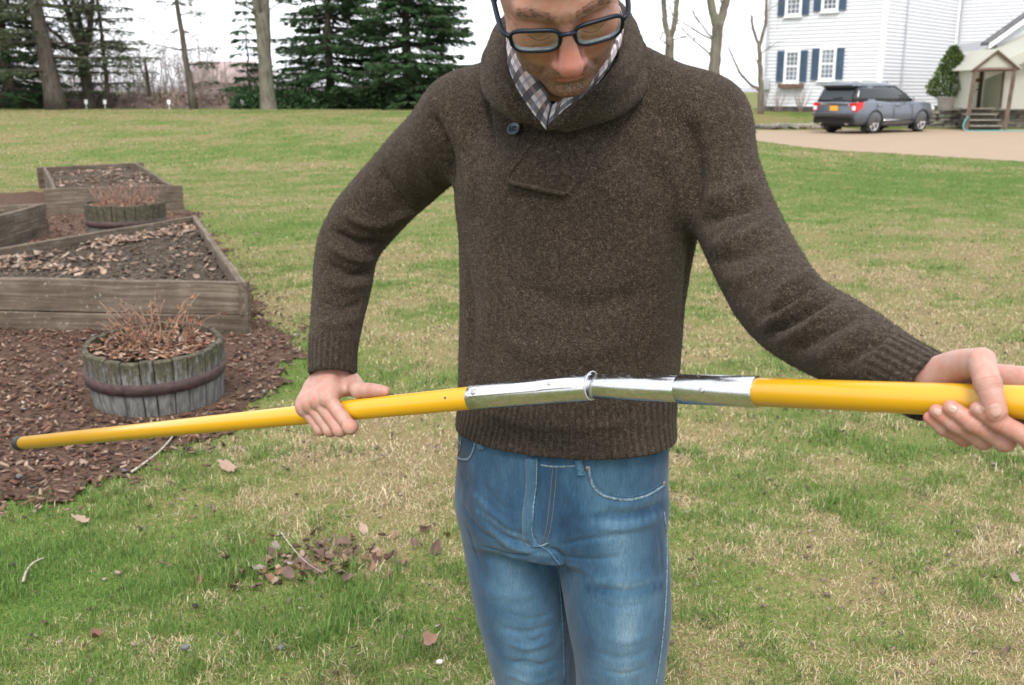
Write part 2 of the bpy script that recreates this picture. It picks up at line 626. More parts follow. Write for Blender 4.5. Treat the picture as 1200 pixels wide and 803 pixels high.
def green(X, Y):
    """how green the lawn is, 0 straw .. 1 green"""
    X = np.asarray(X, float); Y = np.asarray(Y, float)
    p = np.stack([X.ravel(), Y.ravel()], 1)
    g = .505 + .62 * (fbm(p, .45, 3, 1) - .5) + .80 * (fbm(p, 1.9, 3, 2) - .5) + .60 * (fbm(p, 7, 2, 4) - .5)
    g = g.reshape(X.shape)
    def b(cx, cy, rx, ry, a): return a * np.exp(-(((X - cx) / rx) ** 2 + ((Y - cy) / ry) ** 2))
    g = g + b(-1.1, 2.8, 1.0, .6, .34) + b(-1.2, 5.0, .35, 1.6, .25) + b(-.2, 4.1, .7, .8, -.25) + b(-2.2, 11, 1.0, 5, .22)
    g = g + b(7.5, 18, 6, 4.5, .36) + b(2.8, 6.5, 2.6, 3.2, -.22) + b(-4, 22, 7, 8, .08) + b(1.3, 3.2, .8, .6, .05) + b(0, 34, 20, 8, -.02)
    return np.clip(g, 0, 1)
def warp_axis(lo, hi, c0, c1, fine, grow=1.12):
    a = list(np.arange(c0, c1 + 1e-6, fine)); s_ = fine
    while a[-1] < hi: s_ *= grow; a.append(a[-1] + s_)
    s_ = fine
    while a[0] > lo: s_ *= grow; a.insert(0, a[0] - s_)
    return np.array(a)
def mat_lawn():
    t = NT("lawn_thatch")
    p = t.pos()
    g = t.attr("green").outputs[0]
    n1 = t.noise(p, 3.0, 5, .65); n2 = t.noise(p, 40, 4, .7); n3 = t.noise(p, 160, 3, .7); n4 = t.noise(p, .35, 4, .6)
    f = t.math('ADD', g, t.math('ADD', t.math('MULTIPLY', t.math('SUBTRACT', n1, .5), .7), t.math('ADD', t.math('MULTIPLY', t.math('SUBTRACT', n2, .5), 1.7), t.math('MULTIPLY', t.math('SUBTRACT', n4, .5), .5))))
    c = t.ramp(f, [(.0, (.260, .200, .108)), (.35, (.250, .218, .100)), (.60, (.172, .205, .060)), (1.0, (.098, .172, .034))])
    dk = t.ramp(n3, [(.40, 0.0), (.60, 1.0)])
    c = t.mix(dk, t.mix(1.0, c, (.36, .33, .30), 'MULTIPLY'), c)  # dark flecks paint the shaded gaps between blades into the ground
    dirt = t.ramp(t.noise(p, 7, 4, .65), [(.66, 0.0), (.74, 1.0)])
    c = t.mix(t.math('MULTIPLY', dirt, .5), c, (.085, .058, .038))
    t.bsdf(Base_Color=c, Roughness=.95, Specular_IOR_Level=.1, Normal=t.bump(n2, .5, .03))
    return t.m
xs = warp_axis(-2600, 2600, -9, 9, .22, 1.13); ys = warp_axis(-300, 4500, .5, 17, .22, 1.06)
GX, GY = np.meshgrid(xs, ys)
GZ = gz(GX, GY)
Vg = np.stack([GX.ravel(), GY.ravel(), GZ.ravel()], 1)
nx_, ny_ = len(xs), len(ys)
ii = np.arange((ny_ - 1) * nx_).reshape(ny_ - 1, nx_)[:, :-1].ravel()
Fg = np.stack([ii, ii + 1, ii + 1 + nx_, ii + nx_], 1)
me = np_mesh("ground", Vg, Fg, True)
color_attr(me, "green", np.repeat(green(GX, GY).reshape(-1, 1), 3, 1))
ground = mobj("ground", me, mat_lawn(), None, kind="structure")

def patch(name, infn, box, res, dz, mat, rough=0.0, seed=0):
    X, Y = np.meshgrid(np.arange(box[0], box[1], res), np.arange(box[2], box[3], res))
    p = np.stack([X.ravel(), Y.ravel()], 1)
    Z = gz(X, Y) + dz + (rough * (fbm(p, 6, 4, seed) - .5)).reshape(X.shape)
    m = infn(X, Y)
    n = X.shape[1]
    cell = m[:-1, :-1] & m[1:, :-1] & m[:-1, 1:] & m[1:, 1:]
    i0 = (np.arange(X.shape[0])[:, None] * n + np.arange(n)[None])[:-1, :-1][cell]
    F = np.stack([i0, i0 + 1, i0 + 1 + n, i0 + n], 1)
    used, inv = np.unique(F, return_inverse=True)
    V = np.stack([X.ravel(), Y.ravel(), Z.ravel()], 1)[used]
    return mobj(name, np_mesh(name, V, inv.reshape(-1, 4), True), mat, None, kind="structure")
def mat_mulch():
    t = NT("bark_mulch")
    p = t.pos()
    n1 = t.noise(p, 60, 5, .75); n2 = t.noise(p, 3, 3, .6)
    vor = t.n("ShaderNodeTexVoronoi", Vector=t.mapping(p, (1, 2.2, 1), (0, 0, .6)), Scale=55.0, Randomness=1.0)
    c = t.ramp(t.math('ADD', t.math('MULTIPLY', n1, .6), t.math('MULTIPLY', t.n("ShaderNodeSeparateColor", Color=vor.outputs[1]).outputs[0], .4)),
               [(.28, (.040, .025, .018)), (.5, (.115, .067, .049)), (.72, (.215, .133, .098))])
    c = t.mix(t.math('MULTIPLY', n2, .35), c, (.062, .040, .028))
    t.bsdf(Base_Color=c, Roughness=.95, Specular_IOR_Level=.1, Normal=t.bump(t.math('ADD', n1, vor.outputs[0]), .8, .02))
    return t.m
def mat_gravel():
    t = NT("tan_gravel")
    p = t.pos()
    n1 = t.noise(p, 30, 5, .75); n2 = t.noise(p, .6, 4, .6)
    c = t.ramp(n1, [(.3, (.20, .150, .105)), (.55, (.345, .268, .195)), (.75, (.44, .36, .28))])
    c = t.mix(t.math('MULTIPLY', n2, .6), c, (.24, .180, .128))
    t.bsdf(Base_Color=c, Roughness=.95, Specular_IOR_Level=.1, Normal=t.bump(n1, .6, .02))
    return t.m
M_MULCH = mat_mulch()
patch("mulch_bed", in_mulch, (-10, -1, 2, 17), .05, .010, M_MULCH, .022, 3)
patch("gravel_driveway", in_drive, (3, 72, 9, 43), .2, .006, mat_gravel(), .012, 4)

# far low hills behind the houses
xs_ = np.linspace(-900, 1100, 160)
hz = 1.0 + 6.5 * fbm(np.stack([xs_, xs_ * 0], 1), .006, 3, 8)
hv = []
for k_, (dy, f_) in enumerate(((0, -.2), (30, .6), (80, 1.0), (200, .4))):
    hv += [(x_, 620 + dy, z_ * f_) for x_, z_ in zip(xs_, hz)]
n_ = len(xs_)
hf = np.array([[k_ * n_ + i, k_ * n_ + i + 1, (k_ + 1) * n_ + i + 1, (k_ + 1) * n_ + i] for k_ in range(3) for i in range(n_ - 1)])
mobj("hills", np_mesh("hills", hv, hf, True), plain("far_bare_woods", (.27, .26, .28), 1.0, .25, .15), None, kind="structure")  # distance haze is mixed into this pale grey
# ================================================================== trees
def mat_bark(name, c1, c2, moss=0.0):
    t = NT(name)
    p = t.pos()
    n = t.noise(t.mapping(p, (9, 9, 1.6)), 1.0, 5, .7, .5)
    c = t.ramp(n, [(.32, c1), (.65, c2)])
    if moss: c = t.mix(t.math('MULTIPLY', t.ramp(t.noise(p, 3, 4), [(.45, 0.0), (.6, 1.0)]), moss), c, (.16, .18, .12))
    t.bsdf(Base_Color=c, Roughness=.95, Specular_IOR_Level=.1, Normal=t.bump(n, .8, .05))
    return t.m
M_BARK_D = mat_bark("dark_bark", (.048, .040, .034), (.135, .115, .098))  # tones lifted to put the glare over distant trunks into the colour
M_BARK_B = mat_bark("brown_grey_bark", (.085, .070, .055), (.20, .17, .14))
M_BARK_G = mat_bark("mossy_grey_bark", (.070, .062, .050), (.185, .165, .135), .4)
def mat_needle(name, c1, c2):
    t = NT(name)
    n = t.noise(t.pos(), .9, 3, .6)
    a = t.attr("tint").outputs[0]
    c = t.mix(1.0, t.mix(n, c1, c2), a, 'MULTIPLY')
    pb = t.n("ShaderNodeBsdfPrincipled", Base_Color=c, Roughness=.7, Specular_IOR_Level=.2)
    tl = t.n("ShaderNodeBsdfTranslucent", Color=c)
    t.surf(t.n("ShaderNodeMixShader", i0=.2, i1=pb.outputs[0], i2=tl.outputs[0]))
    return t.m
M_SPRUCE = mat_needle("spruce_needles", (.028, .066, .028), (.058, .108, .042))  # greens lightened: haze and glare painted into the needles
M_HEMLOCK = mat_needle("olive_conifer_needles", (.055, .076, .042), (.095, .110, .062))  # likewise lightened for haze
def base_at(u, v, y):
    p = PY(u, v, y); return np.array([p[0], y, float(gz(np.array([p[0]]), np.array([y]))[0])])
def slivers(B, D, Lm, W, r):
    """needle sprays: thin triangles at B along D"""
    n = len(B)
    D = D / (np.linalg.norm(D, axis=1)[:, None] + 1e-9)
    s = np.cross(D, r.normal(size=(n, 3))); s /= np.linalg.norm(s, axis=1)[:, None] + 1e-9
    L = Lm * r.uniform(.6, 1.4, n)[:, None]; w = W * r.uniform(.6, 1.4, n)[:, None]
    V = np.stack([B - s * w * .3, B + D * L * .45 + s * w, B + D * L, B + D * L * .45 - s * w], 1).reshape(-1, 3)
    b = np.arange(n) * 4
    return V, np.stack([b, b + 1, b + 2, b + 3], 1)
def conifer(name, label, base, H, R, z0, dens, rtrunk, seed, mat, bark, group, whorl=.36, droop=.35, nbr=7, gap=0.0, lean=(0, 0), zfull=7.0, spr=.26, upc=.25):
    r = np.random.default_rng(seed)
    o = empty(name, base, 0, label, "tree", group)
    ax = lambda z: np.array([lean[0] * z, lean[1] * z, z])
    zs = np.linspace(-.1, H, 14)
    P = [ax(z) + (r.normal(0, .02, 3) if z > 1 else 0) for z in zs]
    tr = rtrunk * (1 - zs / H * .93); tr[0] *= 1.35; tr[1] *= 1.08
    MB().tube(P, np.maximum(tr, .01), 10).build("trunk", bark, o, True)
    mbB = MB(); BV, BD, BC = [], [], []
    z = z0
    while z < H - .2:
        w = (z - z0) / (H - z0)
        hi_ = z > zfull
        for k in range(nbr if not hi_ else max(4, nbr - 2)):
            if r.random() < gap: continue
            az = r.random() * 6.283
            L = R * (1 - w) ** .75 * r.uniform(.55, 1.12) * (1 if z > z0 + .5 else .95) + .15
            d = np.array([math.cos(az), math.sin(az), 0])
            m = 6
            pts = []
            for i in range(m + 1):
                q = i / m
                pts.append(ax(z) + d * L * q + np.array([0, 0, L * (-droop * q + upc * q * q) + .12 * math.sin(q * 3)]))
            pts = np.array(pts)
            mbB.tube(pts, np.linspace(max(.012, .022 * L), .006, m + 1), 4, False)
            ns = int(L / .10 * dens * (1 if not hi_ else .35))
            q = r.uniform(.12, 1.0, ns) ** .8
            ip = np.array([np.interp(q, np.linspace(0, 1, m + 1), pts[:, c]) for c in range(3)]).T
            side = np.where(r.random(ns) < .5, 1, -1)[:, None] * np.array([-d[1], d[0], 0])
            out = side * r.uniform(.4, 1.1, (ns, 1)) + d * r.uniform(.3, .9, (ns, 1)) + np.array([0, 0, 1.0]) * r.uniform(-.55, .12, (ns, 1))
            tw = (.62 * L * (1.12 - q)[:, None] + .10) * r.random((ns, 1)) ** .8
            ip = ip + side * tw * .75 + d * tw * .25 + np.array([0, 0, -1]) * tw * r.uniform(.05, .45, (ns, 1))
            BV.append(ip); BD.append(out); BC.append(np.full(ns, .65 + .5 * r.random()))
        z += whorl * r.uniform(.7, 1.3)
    mbB.build("branches", bark, o, False, kind="stuff")
    B = np.concatenate(BV); D = np.concatenate(BD); C = np.concatenate(BC)
    V, F = slivers(B, D, spr, spr * .13, r)
    me = np_mesh("crown", V, F)
    cc = np.repeat((C * r.uniform(.7, 1.3, len(C)))[:, None], 3, 1)
    color_attr(me, "tint", np.repeat(cc, 4, 0))
    mobj("crown", me, mat, o, kind="stuff")
    return o
def bare_tree(name, label, base, limbs, bark, seed, group=None, twigs=1.0, tmin=.006, depth=3):
    """limbs: list of (points relative to base, radii); finer branches grow from them"""
    r = np.random.default_rng(seed)
    o = empty(name, base, 0, label, "tree", group)
    tw = MB()
    def grow(p, d, L, rad_, lev):
        m = 4
        P = [p]
        dd = d / np.linalg.norm(d)
        for i in range(m):
            dd = dd + r.normal(0, .16, 3) + np.array([0, 0, .06]); dd /= np.linalg.norm(dd)
            P.append(P[-1] + dd * L / m)
        tw.tube(P, np.linspace(rad_, max(rad_ * .4, tmin * .7), m + 1), 5 if rad_ > .03 else 3, False)
        if lev <= 0: return
        for k in range(int(3 + r.random() * 2)):
            q = r.integers(1, m + 1)
            nd = dd + r.normal(0, .75, 3); nd[2] = abs(nd[2]) * .6 + .1
            grow(P[q], nd, L * r.uniform(.45, .75), max(rad_ * .5, tmin), lev - 1)
    first = True
    for pts, rr_ in limbs:
        P = catmull(pts, 5)
        R_ = catmull(np.c_[np.asarray(rr_), np.zeros((len(rr_), 2))], 5)[:, 0]
        P = P + r.normal(0, .012, P.shape) * (P[:, 2:3] > .5)
        MB().tube(P, R_, 12).build("trunk" if first else "limb", bark, o, True)
        n = int((5 if first else 6) * twigs)
        for k in range(n):
            q = r.integers(int(len(P) * (.45 if first else .3)), len(P))
            d = r.normal(0, 1, 3); d[2] = abs(d[2]) * .7 + .3
            grow(P[q], d, r.uniform(.8, 2.0), min(max(R_[q] * .30, tmin * 1.6), .035), depth - 1)
        first = False
    if tw.n: tw.build("branches", bark, o, False, kind="stuff")
    return o
TG = "trees along the far edge of the lawn"
YT = 45.0
# dense spruces
conifer("spruce_tree", "dense dark green spruce just left of the sweater's shoulder", base_at(478, 122, 45.5), 12.5, 3.0, .15, 8.5, .24, 1, M_SPRUCE, M_BARK_D, TG, .27, .30, 9)
conifer("spruce_tree", "dense spruce standing between the grey forked trunk and the rightmost spruce", base_at(388, 122, 46.5), 12.0, 2.7, .15, 7.5, .20, 2, M_SPRUCE, M_BARK_D, TG, .32, .32, 8)
conifer("hemlock_tree", "small drooping conifer just left of the grey forked trunk", base_at(293, 122, 48), 5.0, 1.2, .1, 5.0, .07, 3, M_SPRUCE, M_BARK_D, TG, .34, .35, 5, .2)
conifer("pine_tree", "thick-trunked leaning conifer near the left edge, bare lower trunk", base_at(66, 125, 43.5), 13, 3.2, 1.6, 4.2, .36, 4, M_HEMLOCK, M_BARK_D, TG, .5, .25, 6, .1, (-.10, 0), 9)
conifer("pine_tree", "dark conifer filling the far left corner behind the leaning trunk", base_at(14, 122, 46.5), 12, 2.5, .2, 8.0, .26, 5, M_SPRUCE, M_BARK_D, TG, .34, .34, 7, 0, (-.02, 0))
conifer("pine_tree", "sparse see-through conifer with level branches, third trunk from left", base_at(127, 122, 46), 10, 2.1, .7, 4.4, .11, 6, M_HEMLOCK, M_BARK_D, TG, .38, .22, 6, .05, (-.01, 0), 7, .2)
conifer("pine_tree", "slim leaning half-bare conifer standing alone before the pale shed", base_at(227, 124, 45), 10, 1.75, 1.0, 3.6, .15, 7, M_HEMLOCK, M_BARK_D, TG, .62, .12, 3, .25, (-.09, 0), 7, .22)
# bare ones
bare_tree("maple_tree", "dark bare tree splitting into many upright limbs between two conifers at left", base_at(105, 122, 46),
          [([(0, 0, -.1), (-.03, 0, 1.0), (-.08, 0, 2.0), (-.1, 0, 2.4)], [.30, .24, .22, .22]),
           ([(-.1, 0, 2.2), (-.35, 0, 3.2), (-.8, .1, 5.0), (-1.2, 0, 8)], [.15, .12, .09, .05]), ([(-.08, 0, 2.2), (-.1, .1, 3.4), (-.25, 0, 5), (-.3, 0, 8)], [.16, .12, .09, .05]),
           ([(-.05, 0, 2.1), (.3, 0, 3.2), (.6, 0, 5.0), (.9, 0, 8)], [.15, .12, .09, .05]), ([(-.1, 0, 2.2), (-.9, 0, 2.9), (-1.7, 0, 3.8), (-2.4, .2, 6)], [.10, .08, .06, .03])], M_BARK_D, 11, TG, 3.0, .011, 4)
bare_tree("oak_tree", "stout grey bare trunk forking high, just left of the spruces", base_at(315, 123, 44.5),
          [([(0, 0, -.1), (-.02, 0, .4), (-.06, 0, 2.0), (-.08, 0, 3.4), (-.05, 0, 3.9)], [.42, .34, .29, .31, .26]),
           ([(-.13, 0, 3.2), (-.24, 0, 4.2), (-.30, 0, 6.0), (-.4, 0, 9)], [.21, .20, .17, .10]), ([(.0, 0, 3.2), (.07, 0, 4.2), (.1, 0, 6.0), (.2, 0, 9)], [.22, .21, .18, .10])], M_BARK_G, 12, TG, 1.0, .010)
bare_tree("dead_snag", "short bare grey snag between the conifers and the leaning pine", base_at(176, 115, 50), [([(0, 0, -.1), (-.05, 0, 1.2), (-.12, 0, 2.2)], [.10, .08, .05])], M_BARK_D, 13, None, .6, .01, 1)
BG = "bare trees beside the white house"
bare_tree("bare_tree", "slender bare tree forking in two, nearest the sweater's collar", base_at(783, 104, 40),
          [([(0, 0, -.1), (-.02, 0, 1.4), (0, 0, 2.2), (-.02, 0, 2.95)], [.22, .19, .17, .16]), ([(-.02, 0, 2.9), (-.22, 0, 3.6), (-.32, 0, 4.8), (-.42, 0, 7)], [.11, .10, .09, .05]), ([(0, 0, 2.9), (.18, 0, 3.6), (.24, 0, 4.8), (.3, 0, 7)], [.11, .10, .09, .05])], M_BARK_G, 14, BG, .5, .008, 2)
bare_tree("bare_tree", "thickest bare mossy trunk forking low, behind the sweater's shoulder", base_at(836, 104, 34),
          [([(0, 0, -.1), (0, 0, 1.4), (.02, 0, 2.6), (.06, 0, 3.35)], [.26, .20, .18, .18]), ([(.02, 0, 3.2), (-.16, 0, 3.8), (-.32, 0, 4.9), (-.45, 0, 7)], [.14, .13, .11, .06]), ([(.08, 0, 3.2), (.26, 0, 3.9), (.38, 0, 4.9), (.5, 0, 7)], [.14, .13, .11, .06])], M_BARK_G, 15, BG, .6, .008, 2)
bare_tree("bare_tree", "thin crooked bare tree beside the white house's left corner", base_at(892, 120, 47),
          [([(0, 0, -.1), (-.05, 0, 1.2), (-.18, 0, 2.4), (-.25, 0, 3.0)], [.14, .12, .10, .09]), ([(-.2, 0, 2.8), (-.55, 0, 3.7), (-.62, 0, 4.2)], [.07, .06, .04]), ([(-.22, 0, 2.9), (.0, 0, 3.9), (-.05, 0, 5.2), (.05, 0, 7)], [.08, .07, .05, .03]),
           ([(-.05, 0, 1.0), (-.6, 0, 1.35), (-1.1, 0, 1.9), (-1.6, 0, 2.9)], [.07, .06, .05, .03])], M_BARK_B, 16, BG, .5, .007, 2)
# leaf-covered bank behind the lawn with brush on it
M_BANK = plain("leafy_bank", (.135, .095, .080), 1.0, .5, 3.0, .8, 14)
xs_ = np.linspace(-30, 3.0, 260); prof_ = [(0, 0), (.5, .28), (1.3, .52), (2.5, .62), (4.0, .45), (6, -.3)]
V = []
for (dy, hz_) in prof_:
    p = np.stack([xs_, np.full_like(xs_, dy * 3)], 1)
    n1 = fbm(p, .8, 3, 44); n2 = fbm(p, 3.0, 2, 45)
    yb = 46.2 + dy + .5 * (n1 - .5)
    V += [(a, b, float(g) + hz_ * (.35 + 1.2 * c) + .12 * (d - .5)) for a, b, g, c, d in zip(xs_, yb, gz(xs_, yb), n1, n2)]
n_ = len(xs_)
F = np.array([[k * n_ + i, k * n_ + i + 1, (k + 1) * n_ + i + 1, (k + 1) * n_ + i] for k in range(len(prof_) - 1) for i in range(n_ - 1)])
mobj("leaf_bank", np_mesh("leaf_bank", V, F, True), M_BANK, None, kind="structure")
r = np.random.default_rng(90)
mbx = MB()
for k in range(900):
    x_ = r.uniform(-26, 1.5); y_ = r.uniform(46.3, 50); z_ = float(gz(np.array([x_]), np.array([y_]))[0]) + .1
    d = np.array([r.normal(0, .5), r.normal(0, .4), 1.0]) * r.uniform(.35, 1.05)
    mbx.tube([(x_, y_, z_), (x_ + d[0] * .5, y_ + d[1] * .5, z_ + d[2] * .6), (x_ + d[0] * 1.2, y_ + d[1] * 1.2, z_ + d[2])], [.012, .009, .004], 3, False)
mbx.build("brush", plain("dead_brush", (.15, .105, .085), .95, .4, 2), None, False, kind="stuff", label="brown tangle of dead brush on the leafy bank under the trees", cat="brush")
B = np.stack([r.uniform(-28, 2, 9000), r.uniform(46.2, 49.5, 9000), np.zeros(9000)], 1)
B[:, 2] = gz(B[:, 0], B[:, 1]) + r.uniform(.05, .6, 9000)
V, F = slivers(B, r.normal(size=(9000, 3)), .16, .05, r)
me = np_mesh("bank_leaves", V, F); color_attr(me, "tint", np.repeat(np.array([[.16, .10, .08], [.24, .16, .13], [.10, .07, .06], [.07, .10, .04]])[r.choice(4, 9000, p=[.35, .3, .25, .1])], 4, 0))
t = NT("bank_leaf"); t.bsdf(Base_Color=t.attr("tint").outputs[0], Roughness=.9); 
mobj("bank_leaves", me, t.m, None, kind="stuff", label="brown leaves and low growth on the bank under the trees", cat="undergrowth")
# evergreen undergrowth below the spruces
B = np.stack([r.uniform(-12, -1.5, 16000), r.uniform(44.6, 47.5, 16000), np.zeros(16000)], 1)
B[:, 2] = gz(B[:, 0], B[:, 1]) + r.random(16000) ** 1.5 * np.clip(1.5 * fbm(B[:, :2], .7, 3, 3) - .15, .05, 1)
V, F = slivers(B, r.normal(size=(16000, 3)) + [0, 0, .3], .22, .04, r)
me = np_mesh("evergreen_undergrowth", V, F); color_attr(me, "tint", np.repeat(r.uniform(.5, 1.1, (16000, 1)) * np.ones((1, 3)), 4, 0))
mobj("evergreen_undergrowth", me, M_SPRUCE, None, kind="stuff", label="low dark evergreen skirt under the spruces", cat="undergrowth")
# small white markers at the foot of the bank
M_WHT = plain("white_plastic", (.8, .8, .78), .5, .05)
for u_, lab in ((101, "white stake marker under the bare dark tree"), (123, "white stake marker at the foot of the see-through conifer"), (198, "white stake marker between the snag and the leaning pine"), (284, "white stake marker left of the grey forked trunk"), (368, "white stake marker under the middle spruce")):
    p = base_at(u_, 122, 44.8)
    mk = empty("stake_marker", p, 0, lab, "marker", "white markers along the bank")
    MB().tube([(0, 0, -.05), (0, 0, .22)], .012, 6).build("stake", M_WHT, mk)
    MB().bbox((0, 0, .30), (.13, .03, .18), .01).build("plate", M_WHT, mk)
# pale shed behind the trees
def shed():
    p = base_at(266, 115, 78)
    o = empty("shed", p, rad(-18), "pale pink roofed shed with a red-brown end wall behind the leaning pine", "shed")
    M_R = plain("pale_pink_roof", (.30, .225, .222), .8, .3, 2.0); M_W = plain("red_brown_boards", (.16, .075, .068), .9, .35, 3.0, .4, 20)
    MB().add([(-2.1, -1.6, 0), (2.3, -1.6, 0), (2.3, 1.6, 0), (-2.1, 1.6, 0), (-2.1, -1.6, 1.5), (2.3, -1.6, 1.5), (2.3, 1.6, 1.5), (-2.1, 1.6, 1.5), (-2.1, 0, 2.7), (2.3, 0, 2.7)],
             [(0, 1, 5, 4), (2, 3, 7, 6), (1, 2, 6, 9, 5), (3, 0, 4, 8, 7)]).build("wall", M_W, o)
    for s in (-1, 1):
        MB().add([(-2.4, s * 1.95, 1.28), (2.6, s * 1.95, 1.28), (2.6, 0, 2.78), (-2.4, 0, 2.78), (-2.4, s * 1.95, 1.36), (2.6, s * 1.95, 1.36), (2.6, 0, 2.86), (-2.4, 0, 2.86)],
                 [(0, 1, 2, 3), (4, 5, 6, 7), (0, 1, 5, 4), (1, 2, 6, 5), (2, 3, 7, 6), (3, 0, 4, 7)]).build("roof", M_R, o)
    MB().bbox((2.33, .0, .95), (.06, 1.3, 1.8), .01).build("door", plain("dark_shed_door", (.09, .04, .04), .8), o)
shed()

# thicket of fine bare saplings behind the bank
r = np.random.default_rng(95)
mbx = MB()
for k in range(520):
    x_ = r.uniform(-27, -10.2); y_ = r.uniform(50, 58); z_ = .6
    h = r.uniform(1.2, 4.2) * (1.0 if x_ < -15 else .55)
    d = np.array([r.normal(0, .18), r.normal(0, .15), 1.0]) * h
    P = np.array([(x_, y_, z_), (x_ + d[0] * .45 + r.normal(0, .06), y_ + d[1] * .45, z_ + h * .5), (x_ + d[0], y_ + d[1], z_ + h)])
    mbx.tube(P, [.022, .015, .006], 3, False)
    for q in range(7):
        w = r.uniform(.3, .95); b = P[0] + (P[2] - P[0]) * w
        e = np.array([r.normal(0, 1), r.normal(0, .6), r.uniform(.4, 1.4)]) * r.uniform(.25, .6)
        mbx.tube([b, b + e * .6 + r.normal(0, .04, 3), b + e], [.010, .007, .004], 3, False)
mbx.build("sapling_thicket", plain("pale_bare_twigs", (.24, .20, .185), .95, .3, 1.5), None, False, kind="stuff", label="hazy thicket of fine bare twigs behind the bank at left", cat="thicket")
# ================================================================== white house, wall, greenhouse, car
def mat_siding():
    t = NT("white_clapboard")
    p = t.pos()
    n = t.noise(p, 1.2, 4, .6); n2 = t.noise(t.mapping(p, (2, 2, 14)), 1.0, 3, .6)
    c = t.mix(t.math('MULTIPLY', n, .35), (.64, .65, .685), (.57, .58, .62))
    c = t.mix(t.math('MULTIPLY', n2, .18), c, (.62, .63, .66))
    t.bsdf(Base_Color=c, Roughness=.6)
    return t.m
M_SID = mat_siding()
M_TRIM = plain("white_trim_paint", (.80, .80, .81), .5, .05)
M_SHUT = plain("slate_blue_shutter", (.055, .095, .155), .6, .15, 3)
M_ROOF = plain("grey_shingle", (.10, .10, .105), .9, .3, 3)
M_GREYM = plain("grey_downspout", (.42, .44, .47), .5, .1)
M_BOXW = plain("brown_window_box", (.13, .075, .05), .8, .3)
t = NT("window_glass")
n = t.noise(t.pos(), .7, 2)
t.bsdf(Base_Color=t.ramp(n, [(.35, (.05, .065, .085)), (.65, (.17, .20, .24))]), Roughness=.08, Specular_IOR_Level=.6)
M_GLASS = t.m
TZ = .53
K0 = np.array([16.0, 46.0])
A_D = np.array([-math.cos(rad(42)), math.sin(rad(42))]); A_N = np.array([-math.sin(rad(42)), -math.cos(rad(42))])
B_D = -A_N; B_N = np.array([math.cos(rad(42)), -math.sin(rad(42))])
class Wall:
    def __init__(s, O, d, n): s.O, s.d, s.n = np.asarray(O, float), d, n
    def p(s, a, o, z):
        q = s.O + s.d * a + s.n * o; return (q[0], q[1], z)
    def hit(s, u, v):
        r = ray(u, v); q = s.O
        den = r[0] * s.n[0] + r[1] * s.n[1]
        t_ = ((q[0] - EYE[0]) * s.n[0] + (q[1] - EYE[1]) * s.n[1]) / den
        P = EYE + r * t_
        return (P[:2] - s.O) @ s.d, P[2]
    def box(s, mb, a0, a1, o0, o1, z0, z1):
        V = [s.p(a, o, z) for a in (a0, a1) for o in (o0, o1) for z in (z0, z1)]
        mb.add(V, [(0, 1, 3, 2), (4, 6, 7, 5), (0, 4, 5, 1), (2, 3, 7, 6), (0, 2, 6, 4), (1, 5, 7, 3)])
    def siding(s, L, z0, z1, exp=.16, ztop=None):
        V, F = [], []
        z = z0
        while z < z1:
            i = len(V); z2 = min(z + exp, z1)
            V += [s.p(0, .036, z), s.p(L, .036, z), s.p(L, .004, z2), s.p(0, .004, z2), s.p(0, .004, z), s.p(L, .004, z)]
            F += [(i, i + 1, i + 2, i + 3), (i, i + 4, i + 5, i + 1)]
            z = z2
        i = len(V)
        V += [s.p(0, 0, z0), s.p(L, 0, z0), s.p(L, 0, z1), s.p(0, 0, z1)]
        F.append((i, i + 1, i + 2, i + 3))
        return MB().add(V, F)
house = empty("house", (K0[0], K0[1], TZ), 0, "two-storey white clapboard house with slate-blue shutters on a terrace", "house")
def hp(nm, mb, m, par=None): return mb.build(nm, m, par or house, world=True)
LA, LB, LC, HZ = 5.65, 8.65, 7.0, 7.6
WA = Wall(K0, A_D, A_N); WB = Wall(K0, B_D, B_N)
E0 = K0 + B_D * LB
C_D = -A_D
WC = Wall(E0, C_D, A_N)
hp("clapboard_siding", WA.siding(LA, TZ + .25, HZ), M_SID); hp("clapboard_siding", WB.siding(LB, TZ + .25, HZ), M_SID); hp("clapboard_siding", WC.siding(LC, TZ + .25, HZ - 1.2), M_SID)
M_FOUND = plain("dark_stone_foundation", (.08, .07, .065), .9, .4, 3)
for W_, L in ((WA, LA), (WB, LB), (WC, LC)):
    mb = MB(); W_.box(mb, 0, L, -.3, .015, TZ - .4, TZ + .252); hp("foundation", mb, M_FOUND)
# back of the blocks and roofs
def quad_roof(P, z, rise, name="roof"):
    P = [np.asarray(q, float) for q in P]
    c = sum(P) / 4
    P = [c + (q - c) * 1.07 for q in P]
    m1, m2 = (P[0] + P[1]) / 2, (P[2] + P[3]) / 2
    V = [(*q, z) for q in P] + [(*m1, z + rise), (*m2, z + rise)] + [(*q, z - .15) for q in P]
    hp(name, MB().add(V, [(1, 2, 5, 4), (0, 4, 5, 3), (0, 1, 4), (2, 3, 5), (6, 7, 8, 9), (0, 1, 7, 6), (1, 2, 8, 7), (2, 3, 9, 8), (3, 0, 6, 9)]), M_ROOF)
A1 = K0 + A_D * LA; C1 = E0 + C_D * LC
back = Wall(A1, B_D, A_D); mb = MB(); back.box(mb, 0, LB + 4, -.1, 0, TZ, HZ); hp("back_wall", mb, M_SID)
quad_roof([A1, K0, K0 + B_D * (LB + 4), A1 + B_D * (LB + 4)], HZ, 2.4)
endw = Wall(C1, B_D, C_D); mb = MB(); endw.box(mb, 0, 5, -.1, 0, TZ, HZ - 1.2); hp("end_wall", mb, M_SID)
quad_roof([C1, C1 + B_D * 5, E0 + B_D * 5, E0], HZ - 1.2, 1.6)
